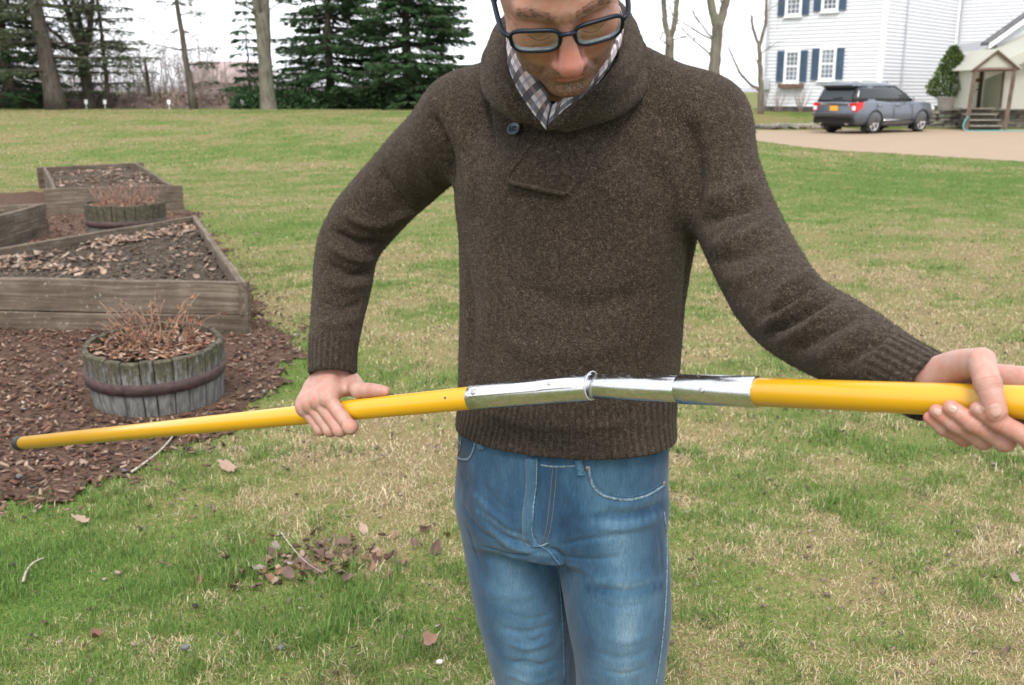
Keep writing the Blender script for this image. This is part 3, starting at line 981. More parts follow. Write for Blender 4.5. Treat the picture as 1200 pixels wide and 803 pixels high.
for W_, a in ((WA, -.03), (WA, LA - .11), (WC, 0.0)):
    mb = MB(); W_.box(mb, a, a + .14, .0, .075, TZ + .25, HZ - (1.2 if W_ is WC else 0)); hp("corner_board", mb, M_TRIM)
mb = MB(); WB.box(mb, .0, .12, .0, .072, TZ + .25, HZ); hp("corner_board", mb, M_TRIM)
def window(W_, a0, a1, z0, z1, shut=.42, rows=(3, 3), cols=3, par=house, sh=True):
    cas = .085
    wn_ = MB()
    for (x0, x1, y0, y1) in ((a0 - cas, a0, z0 - cas, z1 + cas), (a1, a1 + cas, z0 - cas, z1 + cas), (a0, a1, z1, z1 + cas * 1.1), (a0, a1, z0 - cas, z0)):
        W_.box(wn_, x0, x1, .004, .085, y0, y1)
    w_o = hp("window", wn_, M_TRIM)
    mb = MB(); W_.box(mb, a0 - cas - .04, a1 + cas + .04, .004, .14, z0 - cas - .06, z0 - cas - .003); mobj("sill", mb.mesh("sill"), M_TRIM, w_o, world=True)
    zm = (z0 + z1) / 2
    for (y0, y1, off) in ((z0, zm, .064), (zm, z1, .072)):
        mb = MB(); W_.box(mb, a0 + .003, a1 - .003, .059, off - .002, y0 + .003, y1 - .003); mobj("pane", mb.mesh("pane"), M_GLASS, w_o, world=True)
        mb = MB()
        fw = .045
        for (x0, x1, q0, q1) in ((a0, a0 + fw, y0, y1), (a1 - fw, a1, y0, y1), (a0 + fw, a1 - fw, y0, y0 + fw), (a0 + fw, a1 - fw, y1 - fw, y1)):
            W_.box(mb, x0 + .001, x1 - .001, .058, off + .012, q0 + .001, q1 - .001)
        for k in range(1, cols):
            x = a0 + (a1 - a0) * k / cols; W_.box(mb, x - .011, x + .011, .058, off + .005, y0 + fw, y1 - fw)
        for k in range(1, rows[0]):
            y = y0 + (y1 - y0) * k / rows[0]; W_.box(mb, a0 + fw, a1 - fw, .058, off + .0045, y - .011, y + .011)
        mobj("sash", mb.mesh("sash"), M_TRIM, w_o, world=True)
    if sh:
        for x0 in (a0 - cas - shut - .02, a1 + cas + .02):
            mb = MB()
            W_.box(mb, x0, x0 + .05, .059, .10, z0 - .04, z1 + .04); W_.box(mb, x0 + shut - .05, x0 + shut, .059, .10, z0 - .04, z1 + .04)
            for y in (z0 - .04, zm - .03, z1 - .02): W_.box(mb, x0 + .05, x0 + shut - .05, .059, .098, y, y + .06)
            y = z0 + .03
            while y < z1 - .06:
                if abs(y - zm) > .06: W_.box(mb, x0 + .05, x0 + shut - .05, .0605, .088, y, y + .035)
                y += .05
            W_.box(mb, x0 + .05, x0 + shut - .05, .059, .070, z0, z1)
            hp("shutter", mb, M_SHUT)
    return w_o
def win_px(W_, u0, u1, v0, v1, **k):
    a, z0 = W_.hit(u0, v1); b, _ = W_.hit(u1, v1); _, z1 = W_.hit((u0 + u1) / 2, v0)
    return window(W_, min(a, b), max(a, b), z0, z1, **k)
win_px(WA, 920.5, 935, 60.5, 95, shut=.34); win_px(WA, 961.5, 977, 57.5, 92.5, shut=.34)
win_px(WA, 922.5, 938, -20, 17.5, shut=.34); win_px(WA, 965, 981, -26, 12, shut=.34)
win_px(WC, 1124, 1139, 56, 84, sh=False, cols=4)
a, z = WA.hit(925, 100)
mb = MB(); WA.box(mb, a - .75, a + .45, .06, .28, z - .12, z + .06); hp("window_box", mb, M_BOXW)
def spout(W_, u, o=.11, z1=HZ - .1):
    a, _ = W_.hit(u, 100)
    P = [W_.p(a, o, TZ + .3), W_.p(a, o, z1)]
    hp("downspout", MB().tube(P, .045, 8), M_GREYM)
spout(WA, 897.5); spout(WB, 1054); spout(WC, 1120, z1=6)
a, z = WA.hit(897, 100); mb = MB(); WA.box(mb, a - .28, a + .05, .06, .2, z - .2, z + .25); hp("meter_box", mb, M_GREYM)
# low lean-to at the far right with its rake rising to the right
gx = [PY(1160, 48, 44)[0], PY(1300, 48, 44)[0]]
outb = empty("outbuilding", (gx[0], 44, TZ), 0, "low white gabled outbuilding at the right edge behind the greenhouse", "building")
zE, zR = PY(1160, 50, 44)[2], PY(1260, -12, 44)[2]
zB = TZ - .2
MB().add([(gx[0] + .3, 44, zB), (gx[1], 44, zB), (gx[1], 44, zR), (gx[0] + (gx[1] - gx[0]) * .6, 44, zR), (gx[0] + .3, 44, zE + .1), (gx[0] + .3, 48, zB), (gx[0] + .3, 48, zE + .1)], [(0, 1, 2, 3, 4), (5, 0, 4, 6)]).build("wall", M_SID, outb, world=True)
rk = [(gx[0] - .15, zE - .12), (gx[0] + (gx[1] - gx[0]) * .6, zR + .12)]
MB().add([(rk[0][0], 43.7, rk[0][1]), (rk[1][0], 43.7, rk[1][1]), (rk[1][0], 44.5, rk[1][1]), (rk[0][0], 44.5, rk[0][1]), (rk[0][0], 43.7, rk[0][1] + .12), (rk[1][0], 43.7, rk[1][1] + .12), (rk[1][0], 44.5, rk[1][1] + .12), (rk[0][0], 44.5, rk[0][1] + .12)],
         [(0, 1, 2, 3), (4, 5, 6, 7), (0, 1, 5, 4), (3, 0, 4, 7), (1, 2, 6, 5), (2, 3, 7, 6)]).build("roof", M_ROOF, outb, world=True)
MB().add([(rk[0][0], 43.66, rk[0][1] - .14), (rk[1][0], 43.66, rk[1][1] - .14), (rk[1][0], 43.66, rk[1][1] + .06), (rk[0][0], 43.66, rk[0][1] + .06), (rk[0][0], 43.695, rk[0][1] - .14), (rk[1][0], 43.695, rk[1][1] - .14), (rk[1][0], 43.695, rk[1][1] + .06), (rk[0][0], 43.695, rk[0][1] + .06)],
         [(0, 1, 2, 3), (7, 6, 5, 4), (0, 1, 5, 4), (3, 2, 6, 7), (0, 3, 7, 4), (1, 2, 6, 5)]).build("rake_board", M_TRIM, outb, world=True)

# ---- dry stone wall: each stone a part
M_STONE = []
for k, c in enumerate([(.19, .175, .15), (.26, .235, .20), (.13, .125, .115), (.17, .18, .14), (.30, .27, .23)]):
    M_STONE.append(plain("wall_stone", c, .95, .35, 5, .6, 18))
STONES = []
r = np.random.default_rng(140)
for k in range(8):
    f_ = Field(); a = r.uniform(.8, 1.2, 3)
    V = np.array([[x, y, z] for x in (-1, 1) for y in (-1, 1) for z in (-1, 1)], float) * .5
    mb = MB().bbox((0, 0, 0), (1, 1, 1), .16, jit=.05)
    me = mb.mesh("stone"); me.materials.append(M_STONE[k % 5]); STONES.append(me)
def stone(parent, loc, size, r, rot=.05):
    o = bpy.data.objects.new("stone", STONES[r.integers(0, 8)])
    o.location = loc; o.scale = size; o.rotation_euler = (r.normal(0, rot), r.normal(0, rot), r.normal(0, rot * 1.5))
    link(o, parent); o.matrix_parent_inverse = pm(parent).inverted()
swall = empty("stone_wall", (18, 41.6, 0), 0, "dry stone retaining wall behind the parked car, below the house terrace", "wall")
x = 12.9
def wall_run(x0, x1, y, htop, parent, r, ch=(.11, .20)):
    z = 0.0
    while z < htop - .05:
        h = min(r.uniform(*ch), htop - z)
        x = x0 + r.uniform(-.2, 0)
        while x < x1:
            w = r.uniform(.22, .62)
            stone(parent, (x + w / 2, y + r.normal(0, .03), z + h / 2), (w * .97, .42, h * .97), r)
            x += w
        z += h
xs0 = 20.7
wall_run(12.6, 20.6, 41.75, .72, swall, r)
gl_, gr_ = PY(1137, 140, 40.6)[0], PY(1180, 140, 40.6)[0]
wall_run(gr_ + .15, gr_ + 3.2, 41.75, .72, swall, r)
low = empty("stone_wall", (11, 41, 0), 0, "low tumbled stone edging on the slope left of the parked car", "wall")
for k in range(46):
    w = r.random()
    x_ = 9.2 + w * 3.6; y_ = 41.0 + r.normal(0, .18)
    stone(low, (x_, y_, float(gz(np.array([x_]), np.array([y_]))[0]) + .06 + .16 * r.random() * w), (r.uniform(.25, .6), r.uniform(.2, .4), r.uniform(.07, .15)), r, .18)

# ---- greenhouse
M_POST = plain("brown_weathered_post", (.13, .09, .068), .85, .35, 3)
t = NT("milky_greenhouse_panel")
wv = t.n("ShaderNodeTexWave", dict(wave_type='BANDS', bands_direction='X'), Vector=t.pos(), Scale=4.2)
n = t.noise(t.pos(), 1.5, 4)
pb = t.n("ShaderNodeBsdfPrincipled", Base_Color=t.mix(n, (.66, .66, .60), (.78, .77, .70)), Roughness=.4, Normal=t.bump(wv.outputs[1], .5, .03))
tl = t.n("ShaderNodeBsdfTranslucent", Color=(.72, .73, .65, 1))
t.surf(t.n("ShaderNodeMixShader", i0=.55, i1=pb.outputs[0], i2=tl.outputs[0])); M_MILK = t.m
gh = empty("greenhouse", (gl_, 40.4, 0), 0, "weathered greenhouse with a gabled porch and milky panels at the right edge", "greenhouse")
def gp(nm, mb, m, par=None): return mb.build(nm, m, par or gh, world=True)
def beam(a, b, w): return MB().tube([a, b], w * .707, 4, True)
YF, YBK = 39.7, 42.4
x0, x1 = PY(1139, 120, YF)[0], PY(1181, 120, YF)[0]
zt = PY(1141, 82, YF)[2]; za = PY(1163, 60, YF)[2]; xm = (x0 + x1) / 2 + .05
zf = PY(1160, 127, YF)[2]
for xx, y_ in ((x0, YF), (x1 + .12, YF), (x0 + .1, YBK), (x1 + .1, YBK)):
    gp("post", beam((xx - (.12 if y_ == YF else 0), y_, 0 if y_ == YF else TZ - .1), (xx, y_, zt), .12), M_POST)
gp("beam", beam((x0 - .06, YF, zt), (x1 + .2, YF, zt + .03), .10), M_POST)
gp("beam", beam((x0 + .1, YBK, (zf + zt) / 2 + .35), (x1 + .1, YBK, (zf + zt) / 2 + .35), .10), M_POST)
gp("rafter", beam((x0 - .15, YF - .05, zt - .04), (xm, YF - .05, za), .09), M_POST); gp("rafter", beam((xm, YF - .05, za), (x1 + .28, YF - .05, zt + .02), .09), M_POST)
def slab(nm, P, th, m):
    P = [np.asarray(p, float) for p in P]
    n = np.cross(P[1] - P[0], P[2] - P[0]); n /= np.linalg.norm(n)
    V = P + [p + n * th for p in P]; k = len(P)
    gp(nm, MB().add(V, [tuple(range(k))[::-1], tuple(range(k, 2 * k))] + [(i, (i + 1) % k, k + (i + 1) % k, k + i) for i in range(k)]), m)
slab("gable_panel", [(x0 - .08, YF + .06, zt + .06), (x1 + .2, YF + .06, zt + .09), (xm, YF + .06, za - .05)], .02, M_MILK)
slab("roof_panel", [(x0 - .2, YF - .1, zt - .02), (xm, YF - .1, za + .06), (xm, YBK, za + .06), (x0 - .2, YBK, zt - .02)], .03, M_MILK)
slab("roof_panel", [(xm, YF - .1, za + .06), (x1 + .32, YF - .1, zt + .04), (x1 + .32, YBK, zt + .04), (xm, YBK, za + .06)], .03, M_MILK)
slab("wall_panel", [(x0 + .02, YF + .1, zf), (x0 + .02, YBK, zf), (x0 + .02, YBK, zt), (x0 + .02, YF + .1, zt)], .02, M_MILK)
slab("wall_panel", [(x0 + .15, YBK + .1, zf), (x1 - .15, YBK + .1, zf), (x1 - .15, YBK + .1, zt), (x0 + .15, YBK + .1, zt)], .02, M_MILK)
# main house of the greenhouse: its gable end faces us, rake rising to the right
YG = 40.9
xa = x1 + .25; xb = PY(1420, 100, YG)[0]; xc = (xa + xb) / 2
ze = PY(1186, 74, YG)[2]; zr = PY(1300, 10, YG)[2]
slab("wall_panel", [(xa, YG, zf - .05), (xb, YG, zf - .05), (xb, YG, ze), (xc, YG, zr), (xa, YG, ze)], .03, M_MILK)
slab("roof_panel", [(xa - .9, YG - .5, ze - .28), (xc, YG - .5, zr + .12), (xc, YG + 4.5, zr + .12), (xa - .9, YG + 4.5, ze - .28)], .04, M_MILK)
slab("roof_panel", [(xc, YG - .5, zr + .12), (xb + .6, YG - .5, ze - .2), (xb + .6, YG + 4.5, ze - .2), (xc, YG + 4.5, zr + .12)], .04, M_MILK)
slab("wall_panel", [(xa, YG + .05, zf), (xa, YG + 4, zf), (xa, YG + 4, ze), (xa, YG + .05, ze)], .02, M_MILK)
slab("gable_fascia", [(xa - .9, YG - .47, ze - .62), (xc, YG - .47, zr - .45), (xc, YG - .47, zr + .10), (xa - .9, YG - .47, ze - .27)], .03, M_MILK)
for q in (xa + .02, xa + 1.1, xa + 2.2): gp("stud", beam((q, YG - .05, zf), (q, YG - .05, ze + (q - xa) * (zr - ze) / (xc - xa)), .07), M_POST)
M_STEP = plain("weathered_step_board", (.22, .20, .165), .9, .3, 4)
nst = 4
for k in range(nst):
    z = zf * (k + 1) / nst
    gp("step", MB().bbox(((x0 + x1) / 2, YF + .18 + k * .28, z - .03), (x1 - x0 - .05, .30, .05), .01), M_STEP)
    gp("riser", MB().bbox(((x0 + x1) / 2, YF + .30 + k * .28, z - .06 - zf / nst / 2 + .02), (x1 - x0 - .08, .03, zf / nst - .06), .005), plain("dark_riser", (.12, .115, .095), .9))
gp("floor", MB().bbox(((x0 + x1) / 2, (YF + YBK) / 2 + .6, zf - .05), (x1 - x0 + .1, YBK - YF - 1.0, .08), .01), M_STEP)
# garden hose
hs_ = catmull([(x0 - .16, YF - .15, .55), (x0 - .32, YF - .2, .25), (x0 - .25, YF - .3, .03), (x0 + .3, YF - .35, .02), (x0 + 1.4, YF - .25, .02), (x0 + 3, YF - .3, .02)], 6)
MB().tube(hs_, .02, 6).build("garden_hose", plain("turquoise_hose", (.08, .36, .36), .5, .1), None, True, label="turquoise garden hose looping at the foot of the greenhouse steps", cat="hose")

# ---- potted evergreen on the wall
ptx = PY(1112, 125, 41.7)
pot = empty("potted_evergreen", (ptx[0], 41.75, .72), 0, "cone-shaped evergreen shrub in a pale tapered pot on the stone wall", "potted plant")
M_POT = plain("pale_grey_pot", (.48, .46, .44), .8, .15, 4)
MB().lathe([(.33, 0), (.36, .02), (.45, .46), (.50, .48), (.50, .56), (.45, .56), (.42, .48), (.05, .46)], 28).build("pot", M_POT, pot, True)
r = np.random.default_rng(150)
MB().tube([(0, 0, .4), (0.02, 0, 1.4), (0, 0, 2.2)], [.05, .035, .01], 6).build("trunk", M_BARK_D, pot)
n_ = 3600
zz = .52 + 1.9 * r.random(n_) ** 1.15
rm = np.interp(zz, [.52, .75, .95, 1.6, 2.1, 2.45], [.55, .92, .88, .50, .30, .05])
aa = r.random(n_) * 6.283
lob = 1 + .22 * (vnoise(np.stack([np.cos(aa) * 2, np.sin(aa) * 2, zz * 2.6], 1), 1.3, 4) - .5) * 2
q = rm * lob * (r.random(n_) ** .35)
B = np.stack([q * np.cos(aa), q * np.sin(aa), zz], 1)
V, F = slivers(B, np.stack([np.cos(aa), np.sin(aa), r.uniform(0, 1, n_)], 1) + r.normal(0, .5, (n_, 3)), .13, .035, r)
me = np_mesh("foliage", V, F); color_attr(me, "tint", np.repeat(r.uniform(.6, 1.5, (n_, 1)) * np.ones((1, 3)), 4, 0))
mobj("foliage", me, mat_needle("yew_green", (.055, .100, .026), (.115, .155, .048)), pot, kind="stuff")
# ---- bare shrubs along the house
for k, (u_, lab) in enumerate(((905, "bare twiggy shrub under the left lower window"), (922, "bare twiggy shrub right below the brown window box"), (948, "bare twiggy shrub between the lower windows and the car"))):
    a, _ = WA.hit(u_, 115); p = np.array(WA.p(a, .8, TZ))
    sh = empty("bare_shrub", p, 0, lab, "shrub", "bare shrubs along the house")
    r = np.random.default_rng(160 + k); mb = MB()
    for i in range(26):
        d = np.array([r.normal(0, .35), r.normal(0, .35), 1]) * r.uniform(.6, 1.4)
        mb.tube([(0, 0, -.05), d * .5 + r.normal(0, .05, 3), d + r.normal(0, .1, 3)], [.012, .009, .004], 3, False)
    mb.build("twigs", plain("shrub_twig", (.24, .19, .17), .9), sh, kind="stuff")

# ================================================================== parked car
def car():
    t = NT("grey_metallic_paint")
    t.bsdf(Base_Color=(.105, .122, .152, 1), Metallic=.45, Roughness=.34, Coat_Weight=.7, Coat_Roughness=.08)
    PAINT = t.m
    DARK = plain("black_plastic", (.018, .018, .02), .6, .1); GL = plain("tinted_car_glass", (.02, .025, .03), .06, .1, 2)
    CHR = plain("bright_chrome", (.8, .8, .8), .12, .03, metallic=1.0); RED = plain("red_lamp_lens", (.50, .012, .015), .15, .1); WHT = plain("clear_lamp_lens", (.75, .75, .75), .15, .05)
    TYRE = plain("black_tyre", (.015, .015, .016), .8, .1); RIM = plain("silver_alloy_rim", (.78, .78, .79), .35, .05, metallic=.2); PLT = plain("orange_number_plate", (.75, .33, .03), .5, .1)
    hd = rad(36)
    rg = np.array([.588, -.809]); q = np.array([12.72, 37.15]) - rg * .80
    o = empty("parked_car", (q[0], q[1], .004), hd, "dark grey sport utility car parked on the gravel before the stone wall", "car")
    def ring_loft(secs, close=True):
        V = [p for s_ in secs for p in s_]; m = len(secs[0]); F = []
        for i in range(len(secs) - 1):
            for k in range(m):
                k2 = (k + 1) % m
                F.append((i * m + k, i * m + k2, (i + 1) * m + k2, (i + 1) * m + k))
        F += [tuple(range(m))[::-1], tuple((len(secs) - 1) * m + k for k in range(m))]
        return MB().add(V, F)
    xs = [-1.04, -1.0, -.9, -.6, -.2, .2, .8, 1.6, 2.3, 2.7, 3.1, 3.5, 3.75, 3.86]
    hw = [.80, .90, .96, .985, 1.0, 1.0, .985, .985, .99, 1.0, .985, .93, .80, .62]
    ztp = [.98, 1.08, 1.13, 1.15, 1.16, 1.15, 1.13, 1.12, 1.13, 1.12, 1.10, 1.04, .95, .86]
    zbt = [.46, .40, .34, .30, .28, .28, .27, .27, .27, .28, .28, .30, .36, .44]
    secs = []
    for x, w, zt_, zb in zip(xs, hw, ztp, zbt):
        half = [(w * .86, zb), (w * .97, zb + .10), (w, .60), (w * .992, .78), (w * .955, zt_ - .10), (w * .90, zt_ - .01)]
        secs.append([(x, y, z) for y, z in half] + [(x, 0, zt_ + .02)] + [(x, -y, z) for y, z in half[::-1]])
    b = ring_loft(secs).build("body", PAINT, o, True)
    # glasshouse
    def rr(x0, x1, w, z, n=5, rc=.18):
        P = []
        for cx, cy, a0 in ((x1 - rc, w - rc, 0), (x0 + rc, w - rc, 90), (x0 + rc, -w + rc, 180), (x1 - rc, -w + rc, 270)):
            for k in range(n): a = rad(a0 + 90 * k / (n - 1)); P.append((cx + rc * math.cos(a), cy + rc * math.sin(a), z))
        return P
    ring_loft([rr(-.97, 2.38, .905, 1.10), rr(-.90, 2.05, .875, 1.28), rr(-.80, 1.62, .83, 1.50), rr(-.70, 1.28, .77, 1.645)]).build("window_glass", GL, o, True)
    ring_loft([rr(-.74, 1.34, .785, 1.625), rr(-.72, 1.28, .765, 1.69), rr(-.62, 1.1, .68, 1.745), rr(-.4, .8, .45, 1.77)]).build("roof", PAINT, o, True)
    for s in (-1, 1):
        def pil(x0, x1, w, nm="pillar", m=PAINT):
            MB().add([(x0[0], s * .912, 1.10), (x0[1], s * .912, 1.10), (x1[1], s * .782, 1.65), (x1[0], s * .782, 1.65), (x0[0], s * .86, 1.10), (x0[1], s * .86, 1.10), (x1[1], s * .73, 1.65), (x1[0], s * .73, 1.65)],
                     [(0, 1, 2, 3), (4, 5, 6, 7), (0, 1, 5, 4), (1, 2, 6, 5), (2, 3, 7, 6), (3, 0, 4, 7)]).build(nm, m, o)
        pil((-.38, .05), (-.33, -.02), 0); pil((.98, 1.10), (.90, 1.02), 0, m=DARK)
        MB().tube([(2.38, s * .80, 1.11), (1.9, s * .80, 1.38), (1.30, s * .74, 1.67)], .045, 6).build("pillar", PAINT, o, True)
        MB().tube([(-.6, s * .66, 1.78), (-.5, s * .66, 1.83), (.9, s * .64, 1.83), (1.05, s * .64, 1.77)], .022, 6).build("roof_rail", CHR, o, True)
        MB().tube([(.50, s * .985, .47), (1.0, s * .99, .47), (2.36, s * .99, .47)], .020, 6).build("side_moulding", CHR, o, True)
        for x in (.25, 1.35): MB().bbox((x, s * .985, .97), (.20, .05, .05), .015).build("door_handle", CHR, o, True)
        for x in (.05, 1.07, 2.2): MB().bbox((x, s * .992, .72), (.012, .012, .70), .002).build("door_seam", DARK, o)
        MB().bbox((1.98, s * 1.06, 1.18), (.12, .20, .15), .05).build("wing_mirror", CHR, o, True)
        for x in (0, 2.86):
            ang = np.linspace(rad(-15), rad(195), 26)
            MB().tube([(x + .43 * math.cos(a), s * .985, .37 + .43 * math.sin(a)) for a in ang], .045, 6, True, 1.0).build("wheel_arch", DARK, o, True)
            w = bpy.data.objects.new("wheel", None); w.empty_display_size = .1; w.location = (x, s * .84, .365); link(w, o)
            ry_ = np.array([[1, 0, 0], [0, 0, 1], [0, -1, 0]], float) * np.array([[1], [s], [1]])
            MB().lathe([(.24, -.12), (.34, -.12), (.365, -.08), (.365, .08), (.34, .115), (.25, .12), (.25, .05), (.05, .05)], 32, M=ry_).build("tyre", TYRE, w, True)
            mb = MB(); mb.lathe([(.255, .05), (.262, .118), (.235, .118), (.225, .06)], 32, M=ry_)
            for k in range(5):
                a = 2 * math.pi * k / 5
                R_ = ry_ @ rotz(a)
                mb.bbox(R_ @ np.array([.13, 0, .095]), (.22, .075, .04), .012, R_)
            mb.lathe([(.06, .07), (.06, .12), (.01, .125)], 16, M=ry_)
            mb.build("rim", RIM, w, True)
            MB().bbox((x, s * .80, .40), (.72, .30, .60), .02).build("wheel_well", DARK, o)
        # tail lamp
        MB().add([(-1.045, s * .62, 1.06), (-1.03, s * .90, 1.08), (-.72, s * .985, 1.10), (-.76, s * .992, .92), (-1.015, s * .935, .76), (-1.055, s * .74, .80), (-.9, s * .62, 1.0), (-.8, s * .7, .85)],
                 [(0, 1, 4, 5), (1, 2, 3, 4), (0, 6, 1), (1, 6, 2), (2, 6, 7, 3), (3, 7, 4), (4, 7, 5), (5, 7, 6, 0)]).build("tail_lamp", RED, o)
        MB().bbox((-1.045, s * .82, .885), (.05, .12, .14), .02).build("lamp_insert", WHT, o)
        MB().bbox((-1.06, s * .70, .50), (.03, .22, .05), .01).build("reflector", RED, o)
        MB().tube([(-1.08, s * .55, .36), (-.8, s * .55, .36)], .045, 10).build("exhaust", CHR, o, True)
    MB().add([(-.93, -.62, 1.18), (-.93, .62, 1.18), (-.76, .60, 1.58), (-.76, -.60, 1.58), (-.99, -.66, 1.17), (-.99, .66, 1.17), (-.80, .62, 1.60), (-.80, -.62, 1.60)],
             [(0, 1, 2, 3), (4, 5, 6, 7), (0, 1, 5, 4), (1, 2, 6, 5), (2, 3, 7, 6), (3, 0, 4, 7)]).build("rear_window", GL, o)
    MB().bbox((-.86, 0, 1.655), (.30, 1.34, .05), .02).build("spoiler", PAINT, o, True)
    MB().bbox((-.90, 0, 1.60), (.10, 1.2, .05), .01).build("spoiler_shadow_lip", DARK, o)  # black strip standing in for the shade under the spoiler
    MB().tube([(-.99, .1, 1.22), (-.985, -.25, 1.25)], .02, 6).build("wiper", DARK, o)
    MB().bbox((-1.055, 0, 1.02), (.05, 1.16, .07), .015).build("tailgate_strip", CHR, o, True)
    MB().bbox((-1.058, 0, .88), (.02, .34, .17), .005).build("number_plate", PLT, o)
    MB().bbox((-1.06, 0, .66), (.16, 1.72, .13), .05).build("rear_bumper", PAINT, o, True)
    MB().bbox((-1.03, 0, .46), (.14, 1.70, .22), .05).build("bumper_skirt", DARK, o, True)
    MB().bbox((1.4, 0, .34), (4.4, 1.6, .2), .05).build("underbody", DARK, o)
    MB().bbox((3.80, 0, .62), (.14, 1.3, .22), .05).build("grille", CHR, o, True)
    for s in (-1, 1): MB().bbox((3.68, s * .70, .84), (.24, .34, .16), .06).build("headlight", WHT, o, True)
car()
# ================================================================== raised beds and half-barrel tubs
def mat_wood(name, c1, c2, c3, lichen=.25):
    t = NT(name)
    p = t.obj()
    oi = t.n("ShaderNodeObjectInfo").outputs[5]
    sh = t.n("ShaderNodeVectorMath", dict(operation='ADD'), i0=p, i1=t.n("ShaderNodeCombineXYZ", X=t.math('MULTIPLY', oi, 37.0), Y=oi, Z=oi).outputs[0]).outputs[0]
    g = t.noise(t.mapping(sh, (2.0, 40, 40)), 1.0, 5, .65, .6)
    n = t.noise(sh, 5, 4, .6)
    c = t.ramp(t.math('ADD', t.math('MULTIPLY', g, .65), t.math('MULTIPLY', n, .35)), [(.30, c1), (.52, c2), (.72, c3)])
    li = t.ramp(t.noise(sh, 38, 4, .7), [(.62, 0.0), (.70, 1.0)])
    c = t.mix(t.math('MULTIPLY', li, lichen), c, (.42, .43, .37))
    c = t.mix(t.math('MULTIPLY', t.math('ABSOLUTE', t.math('SUBTRACT', oi, .5)), .7), c, t.mix(1.0, c, (.6, .55, .5), 'MULTIPLY'))
    t.bsdf(Base_Color=c, Roughness=.9, Specular_IOR_Level=.15, Normal=t.bump(g, .6, .006))
    return t.m
M_BED = mat_wood("weathered_bed_board", (.036, .028, .022), (.125, .098, .075), (.26, .22, .175), .7)
M_STAVE = mat_wood("grey_barrel_stave", (.15, .145, .135), (.27, .265, .25), (.37, .36, .34), .1)
def mat_stave():
    t = NT("mossy_grey_stave")
    p = t.obj()
    w = t.pos()
    z = t.n("ShaderNodeSeparateXYZ", Vector=w).outputs[2]
    g = t.noise(t.mapping(w, (60, 60, 5)), 1.0, 5, .65, .4)
    n = t.noise(w, 26, 4, .65)
    c = t.ramp(g, [(.3, (.060, .058, .054)), (.5, (.135, .133, .126)), (.7, (.235, .23, .218))])
    moss = t.ramp(t.math('ADD', t.math('MULTIPLY', t.math('SUBTRACT', z, .15), 4.5), t.math('ADD', t.math('MULTIPLY', t.math('SUBTRACT', n, .5), 1.8), t.math('MULTIPLY', t.math('SUBTRACT', .5, g), 1.6))), [(.0, 0.0), (.45, 1.0)])
    n5 = t.noise(w, 70, 4, .7)
    c = t.mix(t.math('MULTIPLY', moss, .90), c, t.ramp(t.math('ADD', t.math('MULTIPLY', n, .5), t.math('MULTIPLY', n5, .5)), [(.36, (.020, .017, .012)), (.5, (.062, .052, .034)), (.60, (.105, .098, .058)), (.70, (.24, .235, .18))]))
    t.bsdf(Base_Color=c, Roughness=.92, Specular_IOR_Level=.15, Normal=t.bump(g, .7, .006))
    return t.m
M_STV = mat_stave()
M_HOOP = plain("rusted_iron_hoop", (.055, .032, .030), .75, .45, 30, .4, 120)
def mat_soil():
    t = NT("dark_bed_soil")
    p = t.pos()
    n = t.noise(p, 45, 5, .75); n2 = t.noise(p, 6, 3)
    c = t.ramp(n, [(.3, (.028, .021, .016)), (.55, (.085, .066, .052)), (.75, (.165, .135, .108))])
    t.bsdf(Base_Color=c, Roughness=.95, Specular_IOR_Level=.1, Normal=t.bump(n, .9, .02))
    return t.m
M_SOIL = mat_soil()
BEDS = [[(-1.66, 6.30), (-3.04, 9.86), (-4.42, 6.55)],
        [(-5.60, 12.57), (-4.27, 13.04), (-6.24, 17.25), (-7.36, 16.26)],
        [(-4.96, 10.93), (-4.80, 8.5), (-7.2, 9.6)]]
TUBS = [((-1.76, 4.90), .36), ((-3.88, 10.3), .40)]
BED_LAB = ["large triangular raised bed of weathered boards in front, with leaf-strewn dark soil", "far four-sided raised bed of weathered boards beyond the smaller tub", "grey raised bed cut by the left edge of the view"]
H_BED = .335
def plank(parent, a, b, z0, z1, th, inward):
    """a board from a to b (2-D), its outer face on the line"""
    a = np.array(a, float); b = np.array(b, float)
    d = b - a; L = np.linalg.norm(d); d /= L
    n = np.array([-d[1], d[0]])
    if n @ inward < 0: n = -n
    c = (a + b) / 2 + n * th / 2
    mb = MB()
    # board in local coords with a few kinks so that it is not ruler straight
    k = 6
    V = []
    for i in range(k + 1):
        s_ = (i / k - .5) * L
        j = RNG.normal(0, .003, 3)
        for (yy, zz) in ((-th / 2 + .003, 0), (-th / 2, .004), (-th / 2, (z1 - z0) - .006), (-th / 2 + .005, z1 - z0), (th / 2 - .005, z1 - z0), (th / 2, z1 - z0 - .006), (th / 2, 0)):
            V.append((s_, yy + j[0], zz + (j[1] if zz > .1 else 0)))
    m = 7
    F = [tuple(range(m)), tuple(k * m + q for q in range(m))[::-1]]
    for i in range(k):
        for q in range(m):
            q2 = (q + 1) % m
            F.append((i * m + q, (i + 1) * m + q, (i + 1) * m + q2, i * m + q2))
    me = np_mesh("plank", V, F)
    o = bpy.data.objects.new("plank", me); me.materials.append(M_BED)
    o.location = (c[0], c[1], z0); o.rotation_euler = (0, 0, math.atan2(d[1], d[0]))
    link(o, parent)
    o.matrix_parent_inverse = pm(parent).inverted()
    return o
